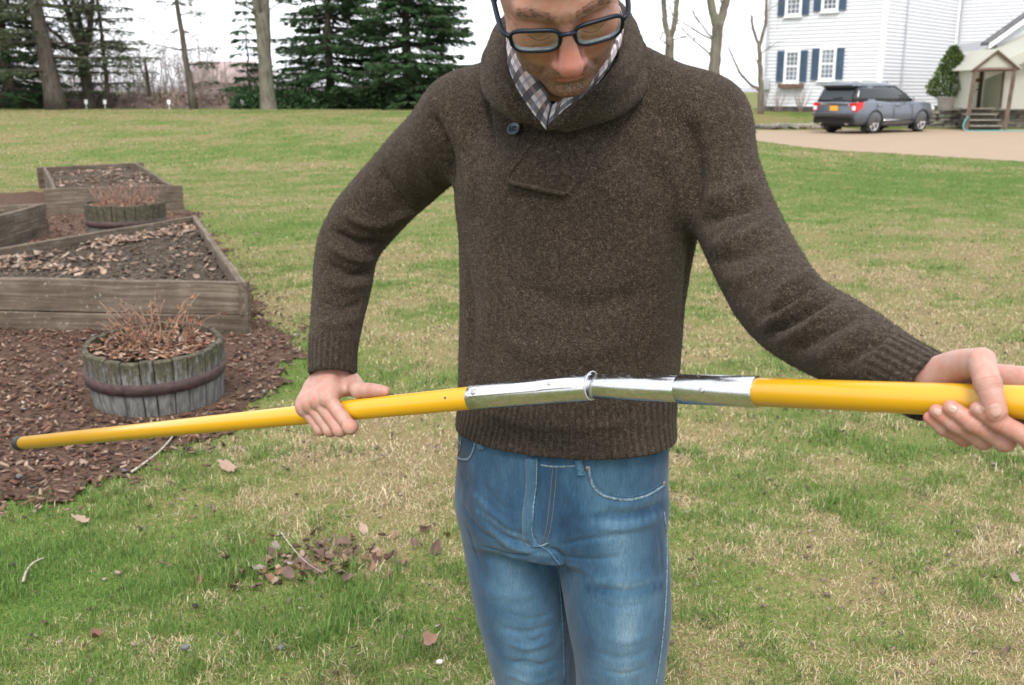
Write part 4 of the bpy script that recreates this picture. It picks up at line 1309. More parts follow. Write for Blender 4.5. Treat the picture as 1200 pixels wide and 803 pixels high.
for bi, poly in enumerate(BEDS):
    c = np.mean(poly, axis=0)
    bed = empty("raised_bed", (c[0], c[1], 0), 0, BED_LAB[bi], "raised bed")
    n = len(poly)
    for i in range(n):
        a, b = np.array(poly[i]), np.array(poly[(i + 1) % n])
        inw = c - (a + b) / 2
        d = (b - a) / np.linalg.norm(b - a)
        e0 = .052 if i % 2 else 0.0; e1 = .052 if i % 2 else 0
        if bi == 1 and i in (0, 2): e0, e1 = -.10, -.10
        for z0, z1, sh in ((-.03, .122, .010), (.126, H_BED, 0.0)):
            sh = sh if z0 < 0 else 0
            plank(bed, a + d * e0 + inw / np.linalg.norm(inw) * -sh, b - d * e1 + inw / np.linalg.norm(inw) * -sh, z0, z1, .048, inw)
    # soil
    pts = np.array(poly); lo, hi = pts.min(0), pts.max(0)
    X, Y = np.meshgrid(np.arange(lo[0], hi[0], .05), np.arange(lo[1], hi[1], .05))
    shr = [tuple(c + (np.array(q) - c) * .975) for q in poly]
    m = inside(shr, X, Y)
    p2 = np.stack([X.ravel(), Y.ravel()], 1)
    Z = (H_BED - .095 + .10 * (fbm(p2, 5, 4, 60 + bi) - .4) + .05 * (fbm(p2, 1.3, 2, 70 + bi) - .5)).reshape(X.shape)
    nn2 = X.shape[1]
    cell = m[:-1, :-1] & m[1:, :-1] & m[:-1, 1:] & m[1:, 1:]
    i0 = (np.arange(X.shape[0])[:, None] * nn2 + np.arange(nn2)[None])[:-1, :-1][cell]
    F = np.stack([i0, i0 + 1, i0 + 1 + nn2, i0 + nn2], 1)
    used, inv = np.unique(F, return_inverse=True)
    mobj("soil", np_mesh("soil", np.stack([X.ravel(), Y.ravel(), Z.ravel()], 1)[used], inv.reshape(-1, 4), True), M_SOIL, bed, world=True)
    BEDS_Z = H_BED - .08
    # leaf litter lying on the soil
    r = np.random.default_rng(80 + bi)
    N_ = [9000, 3000, 600][bi]
    x = r.uniform(lo[0], hi[0], N_); y = r.uniform(lo[1], hi[1], N_)
    dens = fbm(np.stack([x, y], 1), 1.5, 3, 33 + bi)
    ok = inside([tuple(c + (np.array(q) - c) * .93) for q in poly], x, y) & (r.random(N_) < np.clip((dens - (.45 if bi == 0 else .43)) * 8, .06, 1))
    x, y = x[ok], y[ok]
    z = H_BED - .095 + .10 * (fbm(np.stack([x, y], 1), 5, 4, 60 + bi) - .4) + .05 * (fbm(np.stack([x, y], 1), 1.3, 2, 70 + bi) - .5)
    BED_LIT = (x, y, z + .008, r)
    globals().setdefault("LITTER", []).append(BED_LIT)

def tub(c, rt, rb, h, nst, label, seed, tilt=0.0, hoops=(.56,)):
    r = np.random.default_rng(seed)
    o = empty("barrel_planter", (c[0], c[1], 0), 0, label, "planter", "half-barrel planters")
    def prof(z):      # bulge of the barrel: narrower towards the foot
        w = z / h
        return rb + (rt - rb) * (1 - (1 - w) ** 1.6)
    edges = np.cumsum(r.uniform(.75, 1.3, nst)); edges = np.r_[0, edges] / edges[-1] * 2 * math.pi
    zs = np.array([-.02, .0, .08, .16, h * .8, h - .006, h])
    for i in range(nst):
        a0, a1 = edges[i] + .006, edges[i + 1] - .006
        dr = r.normal(0, .0022); dh = r.normal(0, .004)
        V = []
        for z in zs:
            ro = prof(max(z, 0)) + dr; zz = z + (dh if z > h * .7 else 0)
            b = .004 if z == zs[-1] else 0
            for (a, q) in ((a0, ro - .004), (a0 + .012, ro - b), (a1 - .012, ro - b), (a1, ro - .004), (a1, ro - .028), (a0, ro - .028)):
                V.append((q * math.cos(a), q * math.sin(a), zz))
        F = [tuple(range(6)), tuple((len(zs) - 1) * 6 + q for q in range(6))[::-1]]
        for k in range(len(zs) - 1):
            for q in range(6):
                F.append((k * 6 + q, k * 6 + (q + 1) % 6, (k + 1) * 6 + (q + 1) % 6, (k + 1) * 6 + q))
        mobj("stave", np_mesh("stave", V, F), M_STV, o)
    for hw in hoops:
        mb = MB()
        z0 = h * hw - .028; z1 = h * hw + .028
        mb.lathe([(prof(z0) + .0005, z0), (prof(z0) + .009, z0), (prof(z0) + .0095, (z0 + z1) / 2), (prof(z1) + .009, z1), (prof(z1) + .0005, z1)], 56)
        me = mb.mesh("hoop", True)
        mobj("hoop", me, M_HOOP, o)
    mb = MB(); mb.lathe([(prof(0) + .0005, -.01), (prof(0) + .005, -.01), (prof(.02) + .005, .018), (prof(.02) + .0005, .018)], 56)
    mobj("hoop", mb.mesh("hoop", True), M_HOOP, o)
    k = 40
    V = [(0, 0, h - .05)] + [((rt - .03) * f_ * math.cos(2 * math.pi * i / k), (rt - .03) * f_ * math.sin(2 * math.pi * i / k), h - .06 + .02 * r.random()) for f_ in (.35, .7, 1.0) for i in range(k)]
    F = [(0, 1 + i, 1 + (i + 1) % k) for i in range(k)] + [(1 + q * k + i, 1 + (q + 1) * k + i, 1 + (q + 1) * k + (i + 1) % k, 1 + q * k + (i + 1) % k) for q in range(2) for i in range(k)]
    mobj("soil", np_mesh("soil", V, F, True), M_SOIL, o)
    o.rotation_euler = (tilt, 0, 0)
    return o
tub(TUBS[0][0], .332, .306, .305, 25, "near half-barrel tub of grey staves with a rusted hoop, in front of the large bed", 5, rad(4.5))
tub(TUBS[1][0], .39, .35, .41, 24, "mossy half-barrel tub behind the large bed, before the far bed", 6)
M_STEM = plain("dry_rust_stem", (.215, .125, .085), .7, .45, 40)
M_STEM2 = plain("dry_grey_stem", (.24, .15, .115), .8, .35, 40)
def mat_dryleaf():
    t = NT("rust_dry_leaf")
    a = t.attr("tint").outputs[0]
    t.bsdf(Base_Color=a, Roughness=.65, Specular_IOR_Level=.3)
    return t.m
M_DRY = mat_dryleaf()
def dead_plant(name, c, z, n, hmin, hmax, spread, r0, mat, label, seed, rs, curls=3):
    r = np.random.default_rng(seed)
    o = empty(name, (c[0], c[1], z), 0, label, "plant", "dried plants in the tubs")
    LV, LF, LC = [], [], []
    for i in range(n):
        a = r.random() * 6.283; q = r0 * math.sqrt(r.random())
        p = np.array([q * math.cos(a), q * math.sin(a), 0])
        out = np.array([math.cos(a + r.normal(0, .4)), math.sin(a + r.normal(0, .4)), 0]) * (.25 + .75 * q / r0)
        h = r.uniform(hmin, hmax); lean = spread * r.uniform(.2, 1.2)
        P = [p]
        for k in range(1, 6):
            w = k / 5
            P.append(p + np.array([0, 0, h * w * (1 - .25 * lean * w)]) + out * lean * h * w ** 1.5 + r.normal(0, .006, 3))
        tip = P[-1]; hook = out * r.uniform(.01, .03) + np.array([0, 0, r.uniform(-.035, .0)])
        P += [tip + hook * .6 + [0, 0, .006], tip + hook]
        MB().tube(catmull(P, 3), np.linspace(rs, rs * .45, (len(P) - 1) * 3 + 1), 5).build("stem", mat, o, True)
        for k in range(curls + r.integers(0, 3)):
            w = r.uniform(.35, 1)
            b = P[min(len(P) - 1, int(w * 6))] + r.normal(0, .012, 3)
            s_ = r.uniform(.008, .02)
            d = r.normal(size=3); d /= np.linalg.norm(d); e = np.cross(d, r.normal(size=3)); e /= np.linalg.norm(e); f_ = np.cross(d, e)
            i0 = len(LV)
            LV += [b, b + d * s_ + e * s_ * .5 + f_ * s_ * .4, b + d * s_ * 2, b + d * s_ - e * s_ * .5 + f_ * s_ * .4]
            LF.append([i0, i0 + 1, i0 + 2, i0 + 3])
            LC += [np.array([[.23, .095, .05], [.17, .085, .055], [.29, .15, .085], [.12, .065, .048]][r.integers(0, 4)])] * 4
    me = np_mesh("dry_leaves", LV, LF); color_attr(me, "tint", LC)
    mobj("dry_leaves", me, M_DRY, o, kind="stuff")
    # leaf mat at the foot
    m = 760
    rr_ = (.345 if r0 > .25 else .295) * np.sqrt(r.random(m)); aa = r.random(m) * 6.283
    return o, rr_ * np.cos(aa), rr_ * np.sin(aa), r
P1 = dead_plant("dried_plant", TUBS[0][0], .262, 60, .10, .29, .90, .17, M_STEM, "rust-brown dried stems sprouting from the near tub", 8, .0034)
P2_ = dead_plant("dried_plant", TUBS[1][0], .36, 110, .10, .28, .45, .30, M_STEM2, "haze of thin grey-brown dead stems in the mossy tub", 9, .0030, 1)
# ================================================================== person
def fixed(V, Q):
    a, b, c = V[Q[:, 0]], V[Q[:, 1]], V[Q[:, 2]]
    d = V[Q[:, 3]]
    vol = (a * np.cross(b, c)).sum() + (a * np.cross(c, d)).sum()
    return Q if vol > 0 else Q[:, ::-1].copy()

# ---- materials
def mat_knit():
    t = NT("brown_tweed_knit")
    p = t.pos()
    k = t.attr("knit")
    n1 = t.noise(p, 360, 3, .75)
    n2 = t.noise(p, 140, 2, .6)
    n3 = t.noise(p, 11, 3, .6)
    nn = t.math('ADD', t.math('MULTIPLY', n1, .72), t.math('MULTIPLY', n2, .28))
    c = t.ramp(nn, [(.34, (.0075, .0056, .0043)), (.48, (.0275, .0207, .0157)), (.58, (.060, .0468, .0363)), (.71, (.140, .112, .089))])
    c = t.mix(t.math('MULTIPLY', n3, .30), c, (.05, .033, .022))
    sep = t.n("ShaderNodeSeparateXYZ", Vector=k.outputs[1])
    rib = t.math('SINE', t.math('MULTIPLY', sep.outputs[0], 2 * math.pi / .0112))
    col = t.math('SINE', t.math('MULTIPLY', sep.outputs[0], 2 * math.pi / .0046))
    row = t.math('SINE', t.math('ADD', t.math('MULTIPLY', sep.outputs[1], 2 * math.pi / .0040), t.math('MULTIPLY', t.math('ABSOLUTE', col), 2.0)))
    stitch = t.math('ADD', t.math('MULTIPLY', t.math('ABSOLUTE', col), .5), t.math('MULTIPLY', row, .10))
    h = t.math('ADD', t.math('MULTIPLY', n1, 1.3), stitch)
    ribm = t.math('MULTIPLY', rib, sep.outputs[2])
    c = t.mix(t.math('MULTIPLY', t.math('MAXIMUM', t.math('MULTIPLY', ribm, -1.0), 0.0), .28), c, (.008, .006, .0045))
    b1 = t.bump(h, .55, .0022)
    b2 = t.bump(ribm, .6, .003, b1)
    t.bsdf(Base_Color=c, Roughness=.95, Specular_IOR_Level=.12, Normal=b2, Sheen_Weight=.10, Sheen_Roughness=.5, Sheen_Tint=(.75, .66, .58, 1))
    return t.m
def mat_fuzz():
    t = NT("wool_fibre")
    a = t.attr("tint")
    t.bsdf(Base_Color=a.outputs[0], Roughness=.9, Specular_IOR_Level=.1)
    return t.m
def mat_skin():
    t = NT("skin")
    p = t.pos()
    a = t.attr("tint").outputs[0]
    n1 = t.noise(p, 90, 4, .6)
    n2 = t.noise(p, 900, 2, .6)
    c = t.mix(t.math('MULTIPLY', t.ramp(n1, [(.35, 0.0), (.68, 1.0)]), .45), a, t.mix(1.0, a, (1.0, .62, .55), 'MULTIPLY'))
    st_ = t.math('SUBTRACT', 1.0, t.attr("tint").outputs[3])
    ns = t.ramp(t.noise(p, 750, 2, .7), [(.42, 0.0), (.54, 1.0)])
    c = t.mix(t.math('MULTIPLY', t.math('MULTIPLY', ns, st_), .9), c, (.055, .042, .036))
    c = t.mix(t.math('MULTIPLY', n2, .25), c, t.mix(1.0, c, (.75, .62, .55), 'MULTIPLY'))
    n6 = t.ramp(t.noise(p, 45, 3, .6), [(.42, 0.0), (.66, 1.0)])
    c = t.mix(t.math('MULTIPLY', n6, .38), c, t.mix(1.0, c, (.98, .70, .66), 'MULTIPLY'))
    vor = t.n("ShaderNodeTexVoronoi", dict(feature='DISTANCE_TO_EDGE'), Vector=p, Scale=520.0)
    b = t.bump(vor.outputs[0], .25, .0006)
    b = t.bump(n1, .25, .003, b)
    t.bsdf(Base_Color=c, Roughness=.50, Specular_IOR_Level=.38, Normal=b, Subsurface_Weight=.12, Subsurface_Radius=(.010, .004, .002), Subsurface_Scale=.6)
    return t.m
def mat_denim():
    t = NT("faded_blue_denim")
    p = t.pos()
    w = t.attr("wear").outputs[0]
    n1 = t.noise(p, 700, 3, .7)
    n2 = t.noise(t.mapping(p, (420, 420, 60)), 1.0, 3, .7)
    n3 = t.noise(p, 22, 4, .65)
    f = t.math('ADD', t.math('ADD', t.math('MULTIPLY', n1, .34), t.math('MULTIPLY', n2, .26)), t.math('MULTIPLY', n3, .20))
    f = t.math('ADD', f, t.math('SUBTRACT', t.math('MULTIPLY', w, .78), .31))
    c = t.ramp(f, [(.12, (.005, .017, .040)), (.36, (.018, .056, .108)), (.60, (.062, .132, .205)), (.90, (.25, .34, .40))])
    b = t.bump(n2, .3, .001)
    b = t.bump(n3, .15, .004, b)
    t.bsdf(Base_Color=c, Roughness=.85, Specular_IOR_Level=.2, Normal=b, Sheen_Weight=.15)
    return t.m
def mat_plaid():
    t = NT("plaid_flannel")
    u = t.attr("knit").outputs[1]
    s = t.n("ShaderNodeSeparateXYZ", Vector=u)
    def stripe(x, period, ph, wid):
        m = t.math('FRACT', t.math('ADD', t.math('DIVIDE', x, period), ph))
        return t.math('LESS_THAN', t.math('ABSOLUTE', t.math('SUBTRACT', m, .5)), wid)
    a, b = s.outputs[0], s.outputs[1]
    c = t.mix(t.math('MULTIPLY', stripe(a, .034, 0, .17), .92), (.56, .52, .49), (.014, .014, .022))
    c = t.mix(t.math('MULTIPLY', stripe(b, .030, .2, .17), .85), c, (.02, .02, .03))
    c = t.mix(t.math('MULTIPLY', stripe(b, .030, .7, .10), .6), c, (.30, .19, .20))
    c = t.mix(t.math('MULTIPLY', stripe(a, .034, .5, .07), .6), c, (.16, .17, .32))
    c = t.mix(t.math('MULTIPLY', t.noise(t.pos(), 500, 2), .35), c, (.2, .18, .18))
    t.bsdf(Base_Color=c, Roughness=.9, Normal=t.bump(t.noise(t.pos(), 900, 2), .3, .001))
    return t.m
M_KNIT, M_FUZZ, M_SKIN, M_DENIM, M_PLAID = mat_knit(), mat_fuzz(), mat_skin(), mat_denim(), mat_plaid()
M_HAIR = plain("dark_brown_hair", (.03, .02, .014), .5, .4, 200)
M_BUTTON = plain("blue_grey_horn_button", (.045, .06, .085), .3, .4, 120)
M_THREAD_D = plain("dark_thread", (.012, .010, .012), .9, .2)
M_THREAD_O = plain("tan_stitching", (.085, .085, .090), .85, .3, 300)
M_SEAM = plain("pale_worn_denim_edge", (.135, .20, .255), .9, .65, 260, .3, 900)
M_SEAMD = plain("blue_denim_edge", (.05, .12, .20), .9, .5, 260, .3, 900)
M_RIVET = plain("dull_metal_rivet", (.22, .20, .19), .5, .2, 100, metallic=.8)
M_BOOT = plain("brown_leather_boot", (.10, .055, .03), .5, .3, 30, .2, 200)


# ---- line of the pole (both hands are closed on it)
HNG = PT(694, 453, 1.39)
A_END = PT(24, 519.5, 2.72)
A_SIL = PT(553, 466.5, 1.515)
B_SIL = PT(888, 459.5, 1.222)
B_STEP = PT(797, 456.0, 1.298)
B_END = PT(1330, 477, .955)
RY = .0172
def onpole(u, ang, r):
    """joint beside the pole: u along it, ang up from the side facing the lens, r from its axis"""
    (a, ua, b, ub) = (A_END, 24, A_SIL, 553) if u < 700 else (B_SIL, 888, B_END, 1330)
    ta, tb = (a - EYE) @ FWD, (b - EYE) @ FWD
    w = (u - ua) / (ub - ua)
    t_ = 1 / ((1 - w) / ta + w / tb)
    p = a + (b - a) * ((t_ - ta) / (tb - ta))
    d = (b - a) / np.linalg.norm(b - a)
    c = -(FWD - d * (FWD @ d)); c /= np.linalg.norm(c)
    s_ = np.cross(c, d)
    if s_[2] < 0: s_ = -s_
    return p + (c * math.cos(rad(ang)) + s_ * math.sin(rad(ang))) * r
def proj(p):
    q = np.asarray(p) - EYE
    t_ = q @ FWD
    return 600 + 1200 * q[0] / t_, 401.5 - 1200 * (q @ UPV) / t_, t_

# ---- skeleton
YAW = rad(-18)
SH_R, SH_L = PY(545, 140, 1.66), PY(820, 148, 1.55)
ARM_R = [SH_R, PT(474, 208, 1.74), PT(413, 278, 1.80), PT(399, 345, 1.80), PT(391, 400, 1.77), PT(389, 450, 1.75)]
RAD_R = [.069, .062, .057, .050, .043, .041]
ARM_L = [SH_L, PT(858, 248, 1.47), PT(915, 354, 1.36), PT(990, 403, 1.25), PT(1046, 431, 1.18), PT(1104, 462, 1.115)]
RAD_L = [.070, .060, .059, .052, .043, .040]
def st(u, v, y, a, b):
    p = PY(u, v, y); return (*p, a, b)

# ---- sweater
fs = Field()
torso_st = [st(661, 507, 1.57, .182, .127), st(662, 478, 1.58, .180, .125), st(665, 420, 1.585, .180, .120), st(670, 330, 1.59, .183, .120),
            st(676, 240, 1.60, .192, .121), st(680, 175, 1.605, .185, .115), st(678, 128, 1.61, .150, .095), st(674, 92, 1.61, .100, .080)]
f_torso = fs.zloft(torso_st[::1], YAW, k=.01)
neck_base = PY(672, 92, 1.615)
fs.cone(neck_base + [-.045, .02, .0], SH_R, .066, .066, k=.05)
fs.cone(neck_base + [.05, -.01, .0], SH_L, .066, .068, k=.05)
fs.ell(PY(668, 215, 1.60), (.17, .118, .12), np.array([[math.cos(YAW), math.sin(YAW), 0], [-math.sin(YAW), math.cos(YAW), 0], [0, 0, 1]]), k=.05)
f_armr = fs.chain(ARM_R, RAD_R, k=.035, smooth=6)
f_arml = fs.chain(ARM_L, RAD_L, k=.035, smooth=6)
def cut_end(F, end, prev, back):
    n = (end - prev) / np.linalg.norm(end - prev)
    c = end - n * back
    F.custom(lambda p, c=c, n=n: -((p - c) @ n), c - .075, c + .11, k=.006, op='sub')
    F.chain([c + n * .02, c - n * .05], [.0345, .0335], k=.004, op='sub')
    return c, n
CUFF_R = cut_end(fs, ARM_R[-1], ARM_R[-2], .014)
CUFF_L = cut_end(fs, ARM_L[-1], ARM_L[-2], .010)
V, Q = fs.mesh(.0036)
Q = fixed(V, Q)
V = relax(V, Q, 3)
N = vnormals(V, Q)
sw_bvh = bvh_of(V, Q)
FOLDS = [
 # his right elbow and forearm
 ([(398, 248), (430, 262), (462, 262)], .011, .007), ([(385, 268), (420, 285), (455, 284)], .010, -.008), ([(380, 285), (415, 303), (446, 302)], .012, .008),
 ([(378, 305), (410, 322), (442, 318)], .009, -.007), ([(376, 322), (405, 336), (436, 330)], .012, .005), ([(372, 352), (400, 362), (430, 352)], .010, -.004),
 ([(370, 375), (398, 380), (425, 372)], .012, .004), ([(440, 195), (462, 225), (480, 248)], .016, -.006), ([(475, 160), (500, 200), (512, 235)], .018, .006),
 ([(500, 130), (522, 170), (532, 225)], .014, -.008), ([(522, 130), (548, 190), (552, 260)], .02, .006),
 ([(452, 262), (470, 252), (492, 248)], .012, .008),
 # his left elbow
 ([(905, 345), (935, 330), (958, 318)], .010, .008), ([(890, 372), (925, 350), (963, 328)], .008, -.008), ([(888, 386), (930, 362), (972, 336)], .010, .008),
 ([(892, 398), (935, 372), (982, 346)], .008, -.007), ([(905, 408), (950, 380), (992, 354)], .011, .006), ([(925, 418), (965, 392), (1008, 366)], .009, -.005),
 ([(950, 428), (985, 402), (1025, 378)], .012, .004), ([(978, 430), (1008, 412), (1040, 390)], .009, -.004),
 ([(818, 262), (850, 252), (895, 232)], .013, -.007), ([(822, 236), (855, 228), (890, 208)], .016, .007), ([(826, 290), (860, 282), (905, 262)], .016, .006),
 ([(838, 330), (870, 325), (915, 305)], .015, .005), ([(834, 308), (868, 300), (905, 285)], .012, -.004),
 ([(800, 130), (815, 190), (812, 268)], .016, -.009), ([(770, 150), (790, 210), (800, 270)], .022, .006), ([(812, 270), (806, 330), (800, 400)], .014, -.004),
 # torso
 ([(560, 240), (575, 330), (560, 430)], .03, .004), ([(545, 300), (552, 380), (548, 470)], .014, -.005), ([(750, 250), (770, 330), (765, 430)], .03, .004),
 ([(600, 330), (680, 360), (770, 340)], .022, -.004), ([(570, 390), (650, 415), (760, 395)], .022, .004), ([(540, 445), (600, 468), (680, 480)], .016, -.003),
 ([(565, 88), (574, 130), (583, 190)], .005, -.003), ([(690, 150), (740, 180), (790, 240)], .025, -.004), ([(600, 250), (640, 290), (700, 300)], .03, .003),
 ([(532, 470), (640, 503), (795, 490)], .010, .003),
]
V = fold_disp(V, N, sw_bvh, [(a_, w_ * .75, h_ * (1.6 if h_ < 0 else 1.25)) for a_, w_, h_ in FOLDS])
N = vnormals(V, Q)
V = V + N * (.0022 * (fbm(V, 28, 3, 5) - .5))[:, None]
V = V + N * (.004 * (fbm(V, 9, 2, 9) - .5))[:, None]
sw_bvh = bvh_of(V, Q)
# knit coordinates: around, along, ribbing
def sleeve_uv(P, A):
    A = catmull(np.asarray(A), 6)
    best = np.full(len(P), 1e9); s = np.zeros(len(P)); ang = np.zeros(len(P)); acc = 0
    ref = np.array([.3, .9, .2])
    for i in range(len(A) - 1):
        a = A[i]; d = A[i + 1] - a; L = np.linalg.norm(d)
        t = np.clip(((P - a) @ d) / L ** 2, 0, 1)
        q = P - a - t[:, None] * d
        dd = np.linalg.norm(q, axis=1)
        e1 = np.cross(d, ref); e1 /= np.linalg.norm(e1); e2 = np.cross(d / L, e1)
        c = dd < best
        best[c] = dd[c]; s[c] = acc + t[c] * L; ang[c] = np.arctan2(q[c] @ e2, q[c] @ e1)
        acc += L
    return ang, s, acc
kn = np.zeros((len(V), 3))
dT, dR, dL = f_torso(V), f_armr(V), f_arml(V)
tx = V[:, 0] - .088; ty = V[:, 1] - 1.59
kn[:, 0] = np.arctan2(tx, -ty) * .165
kn[:, 1] = V[:, 2]
hemz = torso_st[0][2]
kn[:, 2] = 1 - sstep(hemz + .072, hemz + .082, V[:, 2])
for dd, A in ((dR, ARM_R), (dL, ARM_L)):
    m = (dd < dT - .004)
    a, s_, L = sleeve_uv(V[m], A)
    kn[m, 0] = a * .046; kn[m, 1] = s_
    kn[m, 2] = sstep(L - .078, L - .07, s_)
person = empty("person", (.09, 1.6, 0), 0, "person in brown shawl-collar sweater and faded jeans, looking down, holding the yellow pole", "person")
me = np_mesh("sweater", V, Q, True)
at = me.attributes.new("knit", 'FLOAT_VECTOR', 'POINT'); at.data.foreach_set("vector", kn.astype(np.float32).ravel())
sweater = mobj("sweater", me, M_KNIT, person, world=True, label="dark brown tweed knit sweater with ribbed hem and cuffs")
SW_V, SW_N, SW_K = V, vnormals(V, Q), kn

# collar roll
fc = Field()
ring = np.array([PY(*q) for q in [(640, 150, 1.462), (614, 132, 1.458), (593, 106, 1.475), (582, 74, 1.535), (593, 36, 1.62), (628, 8, 1.69), (668, -2, 1.715),
                                   (708, 4, 1.68), (733, 32, 1.60), (739, 66, 1.525), (722, 96, 1.468), (692, 120, 1.448), (664, 138, 1.448), (643, 150, 1.456)]])
rr = [.006, .011, .0155, .0175, .0175, .0175, .0175, .0175, .0175, .0175, .0165, .0135, .010, .005]
fc.chain(ring, rr, k=.01, smooth=6)
wz_ = np.r_[.3, .4, .7, np.full(8, 1.0), .8, .6, .4][:, None]
ring2 = ring + np.array([[.0, .016, -.027]]) * wz_; ring2[:, 0] += np.clip((ring[:, 0] - .075) * .15, -.010, .012)
fc.chain(ring2[1:-1], np.array(rr[1:-1]) * np.array([.3, .6, .9, 1.1, 1.15, 1.15, 1.15, 1.15, 1.1, 1.0, .8, .45]), k=.02, smooth=6)
Vc, Qc = fc.mesh(.0036); Qc = fixed(Vc, Qc); Vc = relax(Vc, Qc, 2)
Nc = vnormals(Vc, Qc)
Vc = Vc + Nc * (.005 * (fbm(Vc, 26, 3, 3) - .5))[:, None]
me = np_mesh("collar", Vc, Qc, True)
kc = np.c_[np.arctan2(Vc[:, 0] - .09, 1.58 - Vc[:, 1]) * .1, Vc[:, 2], np.zeros(len(Vc))]
at = me.attributes.new("knit", 'FLOAT_VECTOR', 'POINT'); at.data.foreach_set("vector", kc.astype(np.float32).ravel())
mobj("collar", me, M_KNIT, sweater, world=True)
# overlapping placket flap
nu, nv = 26, 26
G = np.zeros((nv, nu, 3)); GN = np.zeros((nv, nu, 3))
for j in range(nv):
    for i in range(nu):
        a, b = i / (nu - 1), j / (nv - 1)
        lt = np.array([641, 150]) * (1 - b) + np.array([597, 213]) * b + np.array([-4, 4]) * math.sin(b * math.pi)
        rt = np.array([712, 120]) * (1 - b) + np.array([676, 231]) * b
        px = lt * (1 - a) + rt * a
        if b > .9: px = px + (b - .9) * np.array([24 if a < .08 else 0, -20 * max(0, (.15 - a)) / .15])
        off = .0125 * (1 - a ** 2 * .95) * (.8 + .2 * b)
        p, n = hit(sw_bvh, px[0], px[1], off)
        if p is None: p, n = G[j, i - 1], GN[j, i - 1]
        G[j, i], GN[j, i] = p, n
front = G.reshape(-1, 3)
back = front - GN.reshape(-1, 3) * .009
Vf = np.concatenate([front, back]); nn_ = nu * nv
Fq = []
for j in range(nv - 1):
    for i in range(nu - 1):
        q = [j * nu + i, (j + 1) * nu + i, (j + 1) * nu + i + 1, j * nu + i + 1]
        Fq.append(q); Fq.append([x + nn_ for x in q[::-1]])
for j in range(nv - 1):
    for i in (0, nu - 1):
        Fq.append([j * nu + i, (j + 1) * nu + i, (j + 1) * nu + i + nn_, j * nu + i + nn_])
for i in range(nu - 1):
    for j in (0, nv - 1):
        Fq.append([j * nu + i, j * nu + i + 1, j * nu + i + 1 + nn_, j * nu + i + nn_])
Fq = np.array(Fq)
Vf = relax(Vf, Fq, 2, .4)
me = np_mesh("placket_flap", Vf, Fq, True)
kf = np.c_[np.arctan2(Vf[:, 0] - .088, 1.59 - Vf[:, 1]) * .165, Vf[:, 2], np.zeros(len(Vf))]
at = me.attributes.new("knit", 'FLOAT_VECTOR', 'POINT'); at.data.foreach_set("vector", kf.astype(np.float32).ravel())
mobj("placket_flap", me, M_KNIT, sweater, world=True)
# rolled selvedge of the flap
for row in ([G[j, 0] for j in range(1, nv - 1)], [G[nv - 1, i] for i in range(0, nu - 4)]):
    Pk = np.array(row); o_k = MB().tube(catmull(Pk[::3], 4), .0034, 8)
    mk_ = o_k.mesh("placket_edge", True)
    kv = np.zeros((len(mk_.vertices), 3)); kv[:, 1] = np.arange(len(kv)) * .0004
    at = mk_.attributes.new("knit", 'FLOAT_VECTOR', 'POINT'); at.data.foreach_set("vector", kv.astype(np.float32).ravel())
    mobj("placket_edge", mk_, M_KNIT, sweater, world=True)
# button
bp, bn = hit(sw_bvh, 605, 153.5, .002)
def frame_of(n):
    a = np.cross([0, 0, 1.0], n); a /= np.linalg.norm(a)
    return np.c_[a, np.cross(n, a), n]
mb = MB(); mb.lathe([(.003, -.004), (.0095, .002), (.0108, .0045), (.0104, .007), (.0085, .0078), (.0068, .006), (.004, .0055), (.0005, .0055)], 24, bp, frame_of(bn))
btn = mb.build("button", M_BUTTON, sweater, True, world=True, label="blue-grey round horn button at the collar")
mb = MB()
for sx, sy in ((1, 1), (1, -1), (-1, 1), (-1, -1)):
    R_ = frame_of(bn); mb.lathe([(.0011, 0), (.0013, .001), (.0004, .0016)], 8, bp + R_ @ np.array([sx * .002, sy * .002, .0055]), R_)
o = mb.build("button_thread", M_THREAD_D, sweater, world=True)

# wool fuzz standing off the knit
def fuzz(name, V, N, Q, count, parent, seed):
    r = np.random.default_rng(seed)
    d1 = V[Q[:, 2]] - V[Q[:, 0]]; d2 = V[Q[:, 3]] - V[Q[:, 1]]
    area = np.linalg.norm(np.cross(d1, d2), axis=1)
    f = r.choice(len(Q), count, p=area / area.sum())
    w = r.random((count, 4)); w /= w.sum(1)[:, None]
    P = (V[Q[f]] * w[:, :, None]).sum(1); NN = N[Q[f, 0]]
    tg = r.normal(size=(count, 3)); tg -= NN * (tg * NN).sum(1)[:, None]; tg /= np.linalg.norm(tg, axis=1)[:, None]
    L = r.uniform(.0018, .0050, count)[:, None]
    lift = r.uniform(.25, .95, count)[:, None]
    mid = P + L * .5 * (NN * lift + tg * (1 - lift * .4))
    tip = P + L * (NN * lift * .8 + tg * 1.0 + .35 * r.normal(size=(count, 3)))
    side = np.cross(NN, tg) * r.uniform(.00014, .0003, count)[:, None]
    VV = np.stack([P - side, P + side, mid + side * .8, mid - side * .8, tip], 1).reshape(-1, 3)
    b = np.arange(count) * 5
    F4 = np.stack([b, b + 1, b + 2, b + 3], 1)
    T = np.concatenate([np.stack([b, b + 1, b + 2], 1), np.stack([b, b + 2, b + 3], 1), np.stack([b + 3, b + 2, b + 4], 1)])
    me = np_mesh(name, VV, T)
    base = np.array([[.025, .0190, .0146], [.049, .0384, .0300], [.096, .077, .0615], [.17, .141, .115]])[r.choice(4, count, p=[.42, .32, .19, .07])]
    color_attr(me, "tint", np.repeat(base, 5, 0))
    return mobj(name, me, M_FUZZ, parent, world=True, kind="stuff")
fuzz("wool_fuzz", SW_V, SW_N, Q, 110000, sweater, 3)
fuzz("wool_fuzz", Vc, Nc, Qc, 14000, sweater, 4)

